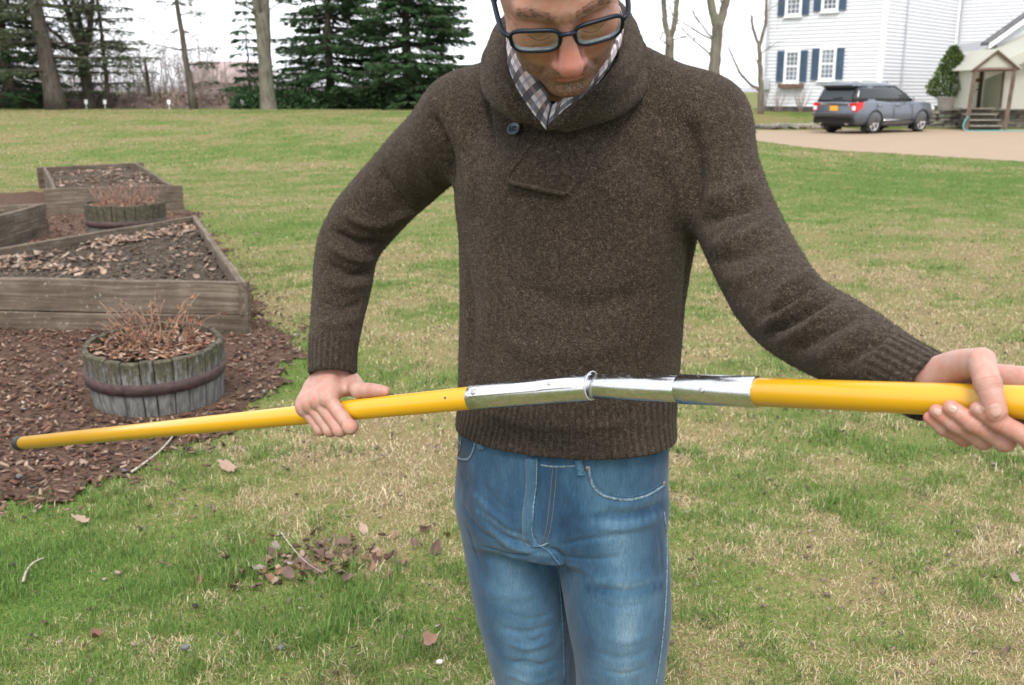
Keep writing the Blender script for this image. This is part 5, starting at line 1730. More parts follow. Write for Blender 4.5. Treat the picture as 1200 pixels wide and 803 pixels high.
# ---- shirt collar (plaid) seen inside the shawl collar
def ribbon(bot, top, thick, m=8, rows=6, bulge=.004):
    B, T = catmull(bot, m), catmull(top, m)
    n = len(B)
    V, K = [], []
    c = np.array([.085, 1.56, 0])
    sB = np.r_[0, np.cumsum(np.linalg.norm(np.diff(B, axis=0), axis=1))]
    for lay in (0, 1):
        for j in range(rows):
            w = j / (rows - 1)
            for i in range(n):
                p = B[i] * (1 - w) + T[i] * w
                o = p - c; o[2] = 0; o /= np.linalg.norm(o)
                p = p + o * (bulge * math.sin(w * math.pi) + (thick / 2 if lay == 0 else -thick / 2))
                V.append(p); K.append((sB[i], w * np.linalg.norm(T[i] - B[i]), 0))
    F = []
    L = rows * n
    for j in range(rows - 1):
        for i in range(n - 1):
            q = [j * n + i, j * n + i + 1, (j + 1) * n + i + 1, (j + 1) * n + i]
            F.append(q); F.append([x + L for x in q[::-1]])
    for i in range(n - 1):
        for j in (0, rows - 1):
            F.append([j * n + i, j * n + i + 1, L + j * n + i + 1, L + j * n + i])
    for j in range(rows - 1):
        for i in (0, n - 1):
            F.append([j * n + i, (j + 1) * n + i, L + (j + 1) * n + i, L + j * n + i])
    return np.array(V), np.array(F), np.array(K)
shirt_parts = []
botL = [PY(*q) for q in [(640, 152, 1.452), (622, 128, 1.455), (604, 98, 1.478), (596, 66, 1.53), (604, 28, 1.62), (640, 6, 1.68), (672, 2, 1.69)]]
topL = [PY(*q) for q in [(646, 122, 1.470), (640, 108, 1.475), (622, 76, 1.50), (601, 38, 1.545), (606, 2, 1.62), (640, -18, 1.67), (672, -24, 1.68)]]
botR = [PY(*q) for q in [(642, 150, 1.455), (662, 128, 1.458), (690, 108, 1.462), (716, 74, 1.508), (728, 36, 1.60), (700, 10, 1.67), (668, 2, 1.69)]]
topR = [PY(*q) for q in [(648, 122, 1.472), (666, 112, 1.475), (694, 90, 1.480), (720, 52, 1.525), (730, 16, 1.60), (700, -14, 1.66), (668, -24, 1.68)]]
shirt = None
for nm, bo, to in (("shirt_collar", botL, topL), ("shirt_collar", botR, topR)):
    Vs, Fs, Ks = ribbon(bo, to, .004)
    me = np_mesh(nm, Vs, Fs, True)
    at = me.attributes.new("knit", 'FLOAT_VECTOR', 'POINT'); at.data.foreach_set("vector", Ks.astype(np.float32).ravel())
    mobj(nm, me, M_PLAID, person, world=True, label="plaid flannel shirt collar in white, black and lilac")

# ---- head and hands: one skin
pch, rol = rad(44), rad(-8.6)
ry = np.array([[math.cos(rol), 0, math.sin(rol)], [0, 1, 0], [-math.sin(rol), 0, math.cos(rol)]])
EX = ry @ np.array([1.0, 0, 0]); EF = ry @ np.array([0, -math.cos(pch), -math.sin(pch)]); EU = ry @ np.array([0, -math.sin(pch), math.cos(pch)])
HM = np.array([EX, EF, EU])
HS = 1.06
H0 = PT(664, 33, 1.25) - (EF * .103 + EU * .006) * HS
def HL(x, f, u): return H0 + (EX * x + EF * f + EU * u) * HS
fb = Field()
class _H:
    def ell(s_, c, r, M=None, k=.01, op='add'): fb.ell(c, np.asarray(r) * HS, M, k, op)
    def cone(s_, a, b, ra, rb, k=.01, op='add'): fb.cone(a, b, ra * HS, rb * HS, k, op)
    def chain(s_, p, r, k=.01, op='add', smooth=0): fb.chain(p, np.asarray(r) * HS, k, op, smooth)
hb = _H()
hb.ell(HL(0, -.002, .038), (.0765, .098, .086), HM, k=.01)
hb.ell(HL(0, .040, -.022), (.0660, .058, .090), HM, k=.03)
hb.ell(HL(0, .040, -.075), (.0585, .050, .043), HM, k=.02)
hb.ell(HL(0, .079, -.104), (.025, .017, .016), HM, k=.02)
for s in (-1, 1):
    hb.ell(HL(s * .042, .066, -.028), (.024, .022, .022), HM, k=.02)
    hb.cone(HL(s * .010, .092, .021), HL(s * .046, .080, .024), .0105, .009, k=.016)
for s in (-1, 1):
    hb.ell(HL(s * .032, .107, .000), (.021, .0150, .0120), HM, k=.014, op='sub')
for s in (-1, 1):
    hb.ell(HL(s * .032, .0825, .001), (.0165, .0145, .0125), HM, k=.005)
    hb.cone(HL(s * .019, .0955, -.0065), HL(s * .045, .0885, -.0055), .0011, .0011, k=.002, op='sub')
    hb.cone(HL(s * .018, .0925, -.013), HL(s * .040, .0865, -.017), .0040, .0045, k=.006)
for s in (-1, 1):
    for q_ in (0, 1):
        hb.chain([HL(s * .012, .1035, .040 + q_ * .010), HL(s * .030, .099, .043 + q_ * .010), HL(s * .050, .086, .042 + q_ * .010)], [.0007, .0009, .0005], k=.003, op='sub', smooth=3)
    for q_ in (-1, 0, 1):
        hb.cone(HL(s * .052, .0765, -.002 + q_ * .004), HL(s * .063, .062, -.003 + q_ * .009), .0007, .0005, k=.003, op='sub')
    hb.chain([HL(s * .016, .0965, -.018), HL(s * .030, .0945, -.0245), HL(s * .044, .0855, -.0225)], [.0010, .0012, .0006], k=.004, op='sub', smooth=3)
# nose
hb.chain([HL(0, .088, .018), HL(0, .098, .002), HL(.0, .108, -.018), HL(0, .1155, -.036)], [.0095, .0090, .0108, .0140], k=.010)
hb.ell(HL(0, .1180, -.0420), (.0140, .0112, .0112), HM, k=.008)
for s in (-1, 1):
    hb.ell(HL(s * .0138, .1030, -.0445), (.0086, .0120, .0086), HM, k=.006)
    hb.cone(HL(s * .0065, .110, -.0535), HL(s * .0075, .103, -.049), .0030, .0026, k=.002, op='sub')
# mouth
hb.cone(HL(-.014, .0875, -.068), HL(.014, .0875, -.068), .010, .010, k=.014)
hb.chain([HL(-.025, .081, -.0745), HL(-.010, .0925, -.0715), HL(0, .0935, -.0725), HL(.010, .0925, -.0715), HL(.025, .081, -.0745)], [.0022, .0048, .0046, .0048, .0022], k=.004, smooth=4)
hb.chain([HL(-.023, .081, -.0775), HL(-.008, .0910, -.0825), HL(.008, .0910, -.0825), HL(.023, .081, -.0775)], [.0024, .0058, .0058, .0024], k=.004, smooth=4)
hb.chain([HL(-.027, .0825, -.0755), HL(-.010, .0975, -.0765), HL(.010, .0975, -.0765), HL(.027, .0825, -.0755)], [.0012, .0014, .0014, .0012], k=.003, op='sub', smooth=4)
for s in (-1, 1):
    hb.chain([HL(s * .0205, .0985, -.041), HL(s * .0275, .0940, -.056), HL(s * .0345, .0840, -.076)], [.0018, .0018, .0010], k=.007, op='sub', smooth=4)
hb.ell(HL(0, .094, -.091), (.014, .006, .005), HM, k=.008, op='sub')
hb.cone(HL(-.005, .107, .026), HL(-.0045, .104, .012), .0008, .0008, k=.003, op='sub')
hb.cone(HL(.005, .107, .026), HL(.0045, .104, .012), .0008, .0008, k=.003, op='sub')
for s in (-1, 1):
    hb.ell(HL(s * .0785, -.010, -.004), (.0075, .0185, .031), HM, k=.008)
    hb.ell(HL(s * .0865, -.004, -.002), (.0060, .0095, .016), HM, k=.006, op='sub')
# neck, hidden trunk and arms
fb.cone(HL(0, -.025, -.045), PY(673, 120, 1.62), .056, .066, k=.03)
fb.cone(PY(673, 120, 1.62), PY(665, 420, 1.585), .066, .06, k=.03)
for S_, A, side in ((SH_R, ARM_R, 0), (SH_L, ARM_L, 1)):
    fb.cone(PY(675, 165, 1.605), S_, .035, .032, k=.03)
# hand: his right, closed over the pole from above
WR = PT(389, 430, 1.765)
fb.chain([SH_R, ARM_R[1], ARM_R[2], ARM_R[3], WR], [.03, .028, .028, .028, .0265], k=.02, smooth=3)
def hand(F, wrist, mcps, pips, dips, tips, rbase, palm_r, k=.006, ksep=.0016):
    for m in mcps:
        F.cone(wrist + (m - wrist) * .10, m, palm_r * 1.02, palm_r * .86, k=.012)
    for i in range(len(mcps) - 1):
        F.cone(mcps[i] * .85 + wrist * .15, mcps[i + 1] * .85 + wrist * .15, palm_r * .85, palm_r * .85, k=.008)
    for m, p, d, t_, r in zip(mcps, pips, dips, tips, rbase):
        F.ell(m, (r * 1.22,) * 3, k=.006)
        G_ = Field()
        G_.cone(m, p, r * 1.12, r * 1.02, k=.003); G_.cone(p, d, r * 1.02, r * .92, k=.003); G_.cone(d, t_, r * .93, r * .80, k=.003)
        G_.ell(p, (r * 1.07,) * 3, k=.004)
        prims = G_.P
        lo = np.min([q[1] for q in prims], axis=0); hi = np.max([q[2] for q in prims], axis=0)
        def fn(x, prims=prims, G_=G_):
            f = np.full(len(x), 1.0)
            for g, _, _, _, kk in prims:
                dd = g(x)
                h = np.maximum(kk - np.abs(dd - f), 0) / kk
                f = np.minimum(dd, f) - h * h * kk * .25
            return f
        F.custom(fn, lo, hi, k=ksep)
RH_M = [onpole(404, 40, .0370), onpole(394, 36, .0385), onpole(385, 30, .0380), onpole(377, 22, .0355)]
RH_P = [onpole(423, -44, .0375), onpole(411, -46, .0395), onpole(399, -46, .0385), onpole(388, -44, .0365)]
RH_D = [onpole(405, -108, .0300), onpole(401, -108, .0310), onpole(390, -108, .0300), onpole(380, -108, .0290)]
RH_T = [onpole(393, -172, .0275), onpole(390, -172, .0275), onpole(380, -172, .0270), onpole(371, -172, .0265)]
hand(fb, WR, RH_M, RH_P, RH_D, RH_T, [.0112, .0114, .0110, .0100], .0178)
fb.cone(PT(377, 443, 1.772), PT(402, 443, 1.765), .0180, .0180, k=.014)
fb.cone(PT(366, 455, 1.775), onpole(377, 40, .036), .0165, .0150, k=.014)
fb.cone(PT(380, 440, 1.765), PT(399, 445, 1.765), .0165, .0165, k=.012)
TH_R = [onpole(421, 98, .0320), onpole(438, 102, .0285), onpole(452, 98, .0250)]
fb.chain([PT(400, 441, 1.77), PT(413, 449, 1.755), TH_R[0]], [.0195, .0175, .0140], k=.014, smooth=3)
fb.chain(TH_R, [.0135, .0118, .0085], k=.004, smooth=3)
for m_ in RH_M:
    n_ = EYE - m_; n_ /= np.linalg.norm(n_)
    fb.cone(WR * .55 + m_ * .45 + n_ * .0135, m_ + n_ * .0085, .0035, .0060, k=.006)
    fb.ell(m_ + n_ * .0035, (.0125,) * 3, k=.005)
fb.cone(PT(413, 455, 1.750), RH_M[0] * .8 + WR * .2, .0100, .0110, k=.014)
# hand: his left, pole lying in the palm, thumb over it
WL = PT(1090, 450, 1.135)
fb.chain([SH_L, ARM_L[1], ARM_L[2], ARM_L[3], PT(1046, 432, 1.18), WL], [.03, .028, .028, .028, .0275, .0270], k=.02, smooth=3)
LH_M = [onpole(1212, -178, .0365), onpole(1192, -170, .0380), onpole(1172, -163, .0385), onpole(1150, -158, .0385)]
LH_P = [onpole(1212, -82, .0370), onpole(1178, -86, .0390), onpole(1152, -90, .0395), onpole(1128, -98, .0400)]
LH_D = [onpole(1183, -42, .0310), onpole(1151, -46, .0312), onpole(1128, -52, .0310), onpole(1111, -66, .0320)]
LH_T = [onpole(1157, -14, .0285), onpole(1126, -14, .0285), onpole(1108, -24, .0275), onpole(1098, -42, .0275)]
hand(fb, WL, LH_M, LH_P, LH_D, LH_T, [.0100, .0104, .0094, .0082], .0165)
TH_L = [onpole(1151, 86, .0400), onpole(1168, 34, .0325), onpole(1178, -18, .0295)]
fb.chain([PT(1098, 440, 1.12), PT(1124, 430, 1.085), TH_L[0]], [.0205, .0185, .0148], k=.014, smooth=3)
fb.cone(PT(1122, 440, 1.10), onpole(1200, 140, .034), .016, .0135, k=.014)
fb.chain(TH_L, [.0145, .0126, .0112], k=.0015, smooth=3)
fb.ell(TH_L[1], (.0134,) * 3, k=.003)
V, Qb = fb.mesh(.0021)
Qb = fixed(V, Qb)
V = relax(V, Qb, 1, .4)
Nb = vnormals(V, Qb)
# colouring
L_ = (V - H0) @ HM.T / HS
x, f, u = L_[:, 0], L_[:, 1], L_[:, 2]
is_head = (np.linalg.norm(V - H0, axis=1) < .20)
tint = np.tile(np.array([[.405, .258, .214]]), (len(V), 1))
def blob(cx, cf, cu, r): return np.exp(-(((x - cx) ** 2 + (f - cf) ** 2 + (u - cu) ** 2) / r ** 2))
def mixin(w, c):
    global tint
    w = np.clip(w, 0, 1)[:, None]
    tint = tint * (1 - w) + np.array(c) * w
hd = is_head * 1.0
mixin(hd * .55, (.355, .205, .150))
mixin(hd * .85 * blob(0, .115, -.039, .024), (.46, .165, .14))
mixin(hd * .45 * (blob(.042, .085, -.03, .024) + blob(-.042, .085, -.03, .024)), (.40, .18, .13))
nz = fbm(V, 350, 2, 11)
jaw = sstep(-.052, -.066, u) * sstep(.0, .02, f) + sstep(.045, .058, np.abs(x)) * sstep(-.02, -.04, u)
lips = np.exp(-((np.abs(x) / .024) ** 4)) * np.exp(-(((u + .0765) / .0095) ** 4)) * sstep(.080, .084, f)
mixin(hd * np.clip(jaw, 0, 1) * (.18 + .2 * sstep(.42, .62, nz)) * (1 - lips), (.17, .115, .085))
mixin(hd * .8 * lips, (.34, .145, .135))
mixin(hd * .30 * (blob(.032, .094, 0, .016) + blob(-.032, .094, 0, .016)), (.46, .24, .19))
hnd = 1 - hd
for joint, r_, w in [(p, .010, .45) for p in RH_M + LH_P + RH_P] + [(p, .012, .55) for p in LH_T + LH_D[:2] + RH_T] + [(TH_R[2], .012, .6), (TH_L[2], .012, .4)]:
    mixin(hnd * w * np.exp(-((V - joint) ** 2).sum(1) / r_ ** 2), (.46, .175, .135))
def crease(p, q, r_, n=3, w=.45):
    d = (q - p) / np.linalg.norm(q - p); v = V - p; ax_ = v @ d; rad2 = (v ** 2).sum(1) - ax_ ** 2
    for k_ in range(n):
        mixin(hnd * w * np.exp(-((ax_ - (k_ - (n - 1) / 2) * .0034) / .0010) ** 2) * (rad2 < (r_ * 1.5) ** 2), (.26, .125, .095))
for M_, P_, D_, T_ in ((RH_M, RH_P, RH_D, RH_T), (LH_M, LH_P, LH_D, LH_T)):
    for m_, p_, d_, t_ in zip(M_, P_, D_, T_):
        crease(p_, d_, .011); crease(d_, t_, .010, 2); crease(m_, p_, .012, 2, .25)
crease(TH_L[1], TH_L[2], .014, 4); crease(TH_R[1], TH_R[2], .012, 3)
body_me = np_mesh("body", V, Qb, True)
color_attr(body_me, "tint", np.c_[tint, 1 - np.clip(hd * np.clip(jaw, 0, 1) * (1 - lips), 0, 1)])
body = mobj("body", body_me, M_SKIN, person, world=True, label="bare hands and bowed face with stubble")
bd_bvh = bvh_of(V, Qb)
# finger nails
M_NAIL = plain("finger_nail", (.43, .245, .195), .30, .1, 200)
M_NAIL.node_tree.nodes["Principled BSDF"].inputs["Subsurface Weight"].default_value = .1
def nail(u0, v0, u1, v1, half):
    """nail plate lying on a finger: from cuticle to tip, half width in pixels"""
    nu, nv = 7, 8
    Vn = []
    a = np.array([u0, v0], float); b = np.array([u1, v1], float)
    d = b - a; n2 = np.array([-d[1], d[0]]) / np.linalg.norm(d)
    for j in range(nv):
        w = j / (nv - 1)
        wid = half * (1 - .55 * abs(2 * w - 1) ** 3)
        for i in range(nu):
            s_ = (i / (nu - 1) - .5) * 2
            px = a + d * w + n2 * s_ * wid
            p, n = hit(bd_bvh, px[0], px[1], .0004 * (1 - 1.2 * s_ ** 4))
            if p is None: return
            Vn.append(p)
    F = [[j * nu + i, j * nu + i + 1, (j + 1) * nu + i + 1, (j + 1) * nu + i] for j in range(nv - 1) for i in range(nu - 1)]
    o = mobj("finger_nail", np_mesh("finger_nail", Vn, F, True), M_NAIL, body, world=True)
    sm = o.modifiers.new("thick", 'SOLIDIFY'); sm.thickness = .0006; sm.offset = -1
def nail_on(dip, tip, r, w=.62):
    d = tip - dip; d /= np.linalg.norm(d)
    u0, v0, t0 = proj(tip - d * r * .75); u1, v1, _ = proj(tip + d * r * .45)
    nail(u0, v0, u1, v1, r * w * 1200 / t0)
nail_on(TH_L[1], TH_L[2], .0112, .66)
nail_on(LH_D[0], LH_T[0], .0082)
nail_on(LH_D[1], LH_T[1], .0085)
nail_on(LH_D[2], LH_T[2], .0076)

# eyebrows and short hair
def hairs(name, roots, dirs, L, w, parent, mat):
    n = len(roots)
    r = np.random.default_rng(5)
    side = np.cross(dirs, r.normal(size=(n, 3))); side /= np.linalg.norm(side, axis=1)[:, None]
    side *= w
    tip = roots + dirs * L[:, None]
    mid = roots + dirs * L[:, None] * .5 + r.normal(0, .0004, (n, 3))
    VV = np.stack([roots - side, roots + side, mid + side * .8, mid - side * .8, tip], 1).reshape(-1, 3)
    b = np.arange(n) * 5
    T = np.concatenate([np.stack([b, b + 1, b + 2], 1), np.stack([b, b + 2, b + 3], 1), np.stack([b + 3, b + 2, b + 4], 1)])
    return mobj(name, np_mesh(name, VV, T), mat, parent, world=True, kind="stuff")
hv = L_
for s in (-1, 1):
    cand = np.nonzero(is_head & (x * s > .010) & (x * s < .053) & (f > .06) & (np.abs(u - (.022 + .006 * np.sin((x * s - .010) / .043 * 2.6))) < .0052))[0]
    if len(cand):
        r = np.random.default_rng(20 + s)
        ix = r.choice(cand, 300)
        roots = V[ix] + r.normal(0, .0008, (300, 3))
        dirs = EX * s * 1.0 + EU * .25 + Nb[ix] * .45 + r.normal(0, .25, (300, 3))
        dirs /= np.linalg.norm(dirs, axis=1)[:, None]
        hairs("eyebrow", roots, dirs, r.uniform(.004, .008, 300),   .00016, person, M_HAIR)
for s in (-1, 1):
    P_ = catmull([HL(s * .0195, .0968, -.0075), HL(s * .027, .0985, -.0098), HL(s * .036, .0965, -.0100), HL(s * .0445, .0900, -.0070)], 6)
    MB().tube(P_, .00045, 5).build("eyelashes", M_HAIR, person, True, world=True)
fh = Field()
fh.ell(HL(0, -.006, .044), (.0800, .098, .086), HM, k=.01)
fh.cone(HL(0, -.06, -.045), HL(0, -.06, .0), .046, .05, k=.03)
fh.custom(lambda p: -(((p - HL(0, .072, .062)) @ EF) * .72 + ((p - HL(0, .072, .062)) @ EU) * -.70), HL(0, 0, 0) - .2, HL(0, 0, 0) + .2, k=.004, op='int')
fh.P[-1] = ((lambda p: ((p - HL(0, .070, .066)) @ EF) * .80 - ((p - HL(0, .070, .066)) @ EU) * .60), H0 - .25, H0 + .25, 'int', .004)
Vh, Qh = fh.mesh(.004); Qh = fixed(Vh, Qh); Nh = vnormals(Vh, Qh)
Vh = Vh + Nh * (.006 * (fbm(Vh, 60, 3, 2) - .4))[:, None]
hair = mobj("hair", np_mesh("hair", Vh, Qh, True), M_HAIR, person, world=True, label="short dark brown hair")
r = np.random.default_rng(31)
ix = r.choice(len(Vh), 9000)
dd = Nh[ix] * .5 - EU * .2 + r.normal(0, .45, (9000, 3)) - EF * .3
dd /= np.linalg.norm(dd, axis=1)[:, None]
hairs("hair_strands", Vh[ix], dd, r.uniform(.006, .014, 9000), .0003, hair, M_HAIR)

# ---- jeans
fj = Field()
HIP_R, HIP_L = PY(600, 598, 1.625), PY(713, 600, 1.545)
KN_R, KN_L = PY(630, 815, 1.655), PY(726, 815, 1.565)
AN_R, AN_L = np.array([KN_R[0] - .01, 1.70, .07]), np.array([KN_L[0] + .02, 1.60, .07])
wz = [PY(658, 478, 1.58), PY(658, 535, 1.58), PY(656, 590, 1.582), PY(655, 628, 1.585)]
top = wz[0] + [0, 0, .03]
fj.zloft([(*wz[3], .150, .112), (*wz[2], .176, .122), (*wz[1], .174, .121), (*wz[0], .170, .117), (*top, .168, .115)], YAW, k=.01)
fj.chain([HIP_R, (HIP_R + KN_R) / 2 + [-.004, -.012, 0], KN_R, (KN_R + AN_R) / 2 + [0, .01, 0], AN_R], [.092, .083, .071, .066, .062], k=.028, smooth=5)
fj.chain([HIP_L, (HIP_L + KN_L) / 2 + [.006, -.012, 0], KN_L, (KN_L + AN_L) / 2 + [0, .01, 0], AN_L], [.092, .086, .073, .067, .062], k=.018, smooth=5)
for c in (AN_R, AN_L):
    fj.custom(lambda p: p[:, 2] - .05, c - .12, c + .06, k=.0, op='int') if False else None
V, Qj = fj.mesh(.0042)
Qj = fixed(V, Qj); V = relax(V, Qj, 3)
N = vnormals(V, Qj)
j_bvh = bvh_of(V, Qj)
JF = [([(700, 604), (745, 602), (783, 588)], .009, -.006), ([(700, 592), (745, 590), (780, 574)], .009, .005), ([(695, 618), (740, 618), (784, 606)], .010, .006),
      ([(640, 640), (660, 655), (668, 700)], .007, -.008), ([(575, 618), (600, 640), (640, 652)], .012, .006), ([(560, 605), (595, 630), (640, 640)], .008, -.005),
      ([(545, 560), (575, 600), (610, 628)], .011, .005), ([(538, 585), (562, 622), (590, 640)], .009, -.004), ([(535, 545), (560, 580), (590, 605)], .009, -.003),
      ([(690, 688), (735, 694), (775, 684)], .008, -.006), ([(680, 676), (730, 682), (778, 670)], .012, .005), ([(590, 752), (620, 760), (655, 748)], .010, .009),
      ([(582, 735), (618, 742), (658, 728)], .009, -.007), ([(586, 772), (625, 782), (662, 770)], .011, -.007), ([(590, 790), (628, 800), (664, 788)], .010, .006),
      ([(560, 690), (600, 700), (645, 690)], .014, .004), ([(640, 560), (625, 600), (628, 640)], .006, .003), ([(690, 760), (730, 772), (772, 756)], .012, -.004),
      ([(700, 742), (735, 752), (774, 738)], .012, .004),
      ([(642, 646), (600, 650), (560, 640)], .0055, -.005), ([(640, 636), (600, 622), (566, 598)], .005, -.004), ([(650, 640), (690, 632), (740, 626)], .005, -.004), ([(648, 650), (690, 655), (735, 652)], .005, -.0035),
      ([(664, 560), (700, 572), (690, 600)], .005, -.002), ([(560, 560), (585, 590), (612, 600)], .0045, -.003), ([(690, 700), (725, 712), (760, 706)], .005, -.004), ([(588, 716), (620, 726), (656, 716)], .005, -.005),
      ([(604, 742), (625, 752), (640, 742)], .0045, -.006), ([(596, 782), (615, 776), (650, 784)], .0045, -.006), ([(700, 784), (730, 790), (762, 780)], .005, -.004), ([(770, 618), (776, 660), (772, 700)], .005, -.003),
      ([(545, 610), (558, 650), (572, 690)], .005, -.003), ([(655, 560), (672, 590), (690, 610)], .012, .003), ([(640, 580), (630, 610), (640, 640)], .012, -.002)]
V = fold_disp(V, N, j_bvh, [(a_, w_ * .6, h_ * (.75 if a_[0][1] < 665 else .38)) for a_, w_, h_ in JF])
N = vnormals(V, Qj)
V = V + N * (.004 * (fbm(V * np.array([1, 1, .6]), 30, 3, 21) - .5) + .005 * (fbm(V * np.array([1, 1, .5]), 11, 2, 22) - .5))[:, None]
N = vnormals(V, Qj)
j_bvh = bvh_of(V, Qj)
# wear of the cloth: thighs bleached, seams and creases kept dark
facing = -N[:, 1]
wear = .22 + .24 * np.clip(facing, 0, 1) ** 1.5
def near(px, w):
    C, _ = curve_on(j_bvh, px, 5)
    b = np.full(len(V), 1e9)
    for c in C: b = np.minimum(b, ((V - c) ** 2).sum(1))
    return np.exp(-b / w ** 2)
wear += .27 * near([(730, 640), (735, 690), (735, 760), (740, 810)], .042) + .21 * near([(590, 650), (600, 700), (612, 770), (620, 810)], .036)
wear -= .20 * near([(645, 560), (660, 600), (680, 640)], .035)
wear -= .20 * near([(540, 540), (550, 600), (570, 660)], .03)
for px in ([(700, 596), (745, 594), (780, 580)], [(695, 612), (740, 612), (784, 600)], [(575, 622), (600, 644), (640, 650)], [(545, 564), (575, 604), (610, 632)], [(690, 680), (735, 686), (775, 676)], [(560, 600), (590, 622), (620, 635)]):
    wear += .14 * near(px, .0055)
for px in ([(700, 604), (745, 603), (783, 590)], [(590, 652), (620, 662), (650, 655)], [(690, 690), (735, 697), (775, 688)]):
    wear -= .16 * near(px, .007)
wear += .20 * (fbm(V * np.array([1, 1, .35]), 60, 3, 43) - .5)
wear += .30 * (fbm(V, 14, 3, 40) - .5)
me = np_mesh("jeans", V, Qj, True)
color_attr(me, "wear", np.repeat(np.clip(wear, 0, 1)[:, None], 3, 1))
jeans = mobj("jeans", me, M_DENIM, person, world=True, label="faded blue jeans with whiskered hips")
def seam(name, px, r, mat, off=.0006, flat=.5, m=10):
    C, Nn = curve_on(j_bvh, px, m, off)
    if len(C) < 3: return
    MB().tube(C, r, 6, True, flat, up=Nn.mean(0)).build(name, mat, jeans, True, world=True)
def strip(name, pxl, pxr, mat, off=.002, m=8, thick=.0022):
    A, NA = curve_on(j_bvh, pxl, m, off); B, NB_ = curve_on(j_bvh, pxr, m, off)
    n = min(len(A), len(B))
    if n < 3: return
    A, B, NA = A[:n], B[:n], NA[:n]
    V = np.concatenate([A, (A + B) / 2 + NA * .0012, B, A - NA * thick * 1.6, (A + B) / 2 - NA * thick * 1.6, B - NA * thick * 1.6])
    F = []
    for i in range(n - 1):
        for c in (0, 1): F.append([c * n + i, c * n + i + 1, (c + 1) * n + i + 1, (c + 1) * n + i])
        F.append([i, 3 * n + i, 3 * n + i + 1, i + 1]); F.append([2 * n + i, 2 * n + i + 1, 5 * n + i + 1, 5 * n + i])
    for i in (0, n - 1):
        F.append([i, n + i, 4 * n + i, 3 * n + i]); F.append([n + i, 2 * n + i, 5 * n + i, 4 * n + i])
    me = np_mesh(name, V, F, True)
    color_attr(me, "wear", np.full((len(V), 3), .47))
    return mobj(name, me, mat, jeans, world=True)
strip("fly_placket", [(616, 536), (617, 570), (613, 605), (614, 630), (622, 640)], [(629, 537), (628, 570), (624, 605), (625, 628), (634, 640)], M_DENIM, .003, 8, .003)
seam("fly_edge", [(629, 537), (628, 570), (624, 605), (624, 626), (632, 639), (643, 636)], .0016, M_SEAM, .0012)
seam("fly_edge", [(617, 536), (617, 570), (613, 605), (614, 632), (622, 641)], .0013, M_SEAM, .0012)
seam("fly_stitch", [(648, 545), (645, 580), (641, 615), (636, 638)], .0008, M_THREAD_O)
seam("fly_stitch", [(653, 545), (650, 580), (646, 615), (640, 638)], .0008, M_THREAD_O)
seam("waistband_seam", [(634, 545), (650, 547), (676, 546)], .0014, M_SEAM)
seam("pocket_hem", [(690, 546), (692, 560), (698, 574), (714, 583), (738, 586), (760, 580), (779, 568)], .0022, M_SEAM, .001)
seam("pocket_stitch", [(694, 548), (697, 561), (703, 571), (717, 579), (738, 582), (758, 576), (777, 565)], .0008, M_SEAMD)
seam("pocket_hem", [(528, 523), (533, 532), (540, 538), (550, 537), (556, 524), (557, 515)], .0020, M_SEAM, .001)
seam("coin_pocket_hem", [(528, 508), (534, 516), (541, 520)], .0014, M_SEAM, .001)
seam("coin_pocket_hem", [(541, 512), (540, 524), (537, 533)], .0014, M_SEAM, .001)
seam("side_seam", [(778, 600), (781, 630), (781, 680), (778, 730), (773, 775), (768, 803)], .0022, M_SEAM, .0008)
seam("inseam", [(655, 660), (657, 700), (660, 750), (661, 800)], .0018, M_SEAMD, .0008)
seam("crotch_seam", [(634, 640), (645, 648), (656, 662)], .0018, M_SEAMD, .001)
def loop(u0, v0, u1, v1, w):
    strip("belt_loop", [(u0 - w, v0), ((u0 + u1) / 2 - w, (v0 + v1) / 2), (u1 - w, v1)], [(u0 + w, v0), ((u0 + u1) / 2 + w, (v0 + v1) / 2), (u1 + w, v1)], M_SEAMD, .004, 5, .004)
loop(678, 538, 681, 556, 4.5)
loop(561, 513, 565, 526, 4)
for (u_, v_) in ((689, 549), (538, 519), (778, 567)):
    p, n = hit(j_bvh, u_, v_, .0005)
    if p is not None:
        MB().lathe([(.0046, -.001), (.0046, .0008), (.0038, .0014), (.002, .0012), (.0016, .0018), (.0004, .0019)], 14, p, frame_of(n)).build("rivet", M_RIVET, jeans, True, world=True)
# ---- boots
for an, yaw in ((AN_R, rad(-24)), (AN_L, rad(-6))):
    d = np.array([math.sin(yaw), -math.cos(yaw), 0])
    fo = Field()
    fo.cone(an + [0, 0, .06], an + [0, 0, -.01], .050, .048, k=.02)
    fo.chain([an * [1, 1, 0] - d * .045 + [0, 0, .045], an * [1, 1, 0] + d * .06 + [0, 0, .05], an * [1, 1, 0] + d * .135 + [0, 0, .040], an * [1, 1, 0] + d * .185 + [0, 0, .034]], [.042, .044, .046, .034], k=.03, smooth=4)
    fo.custom(lambda p: .004 - p[:, 2], an - .3, an + .3, op='int')
    Vo, Qo = fo.mesh(.006); Qo = fixed(Vo, Qo)
    Vo[:, 2] = np.maximum(Vo[:, 2], .002)
    mobj("boot", np_mesh("boot", Vo, Qo, True), M_BOOT, person, world=True)

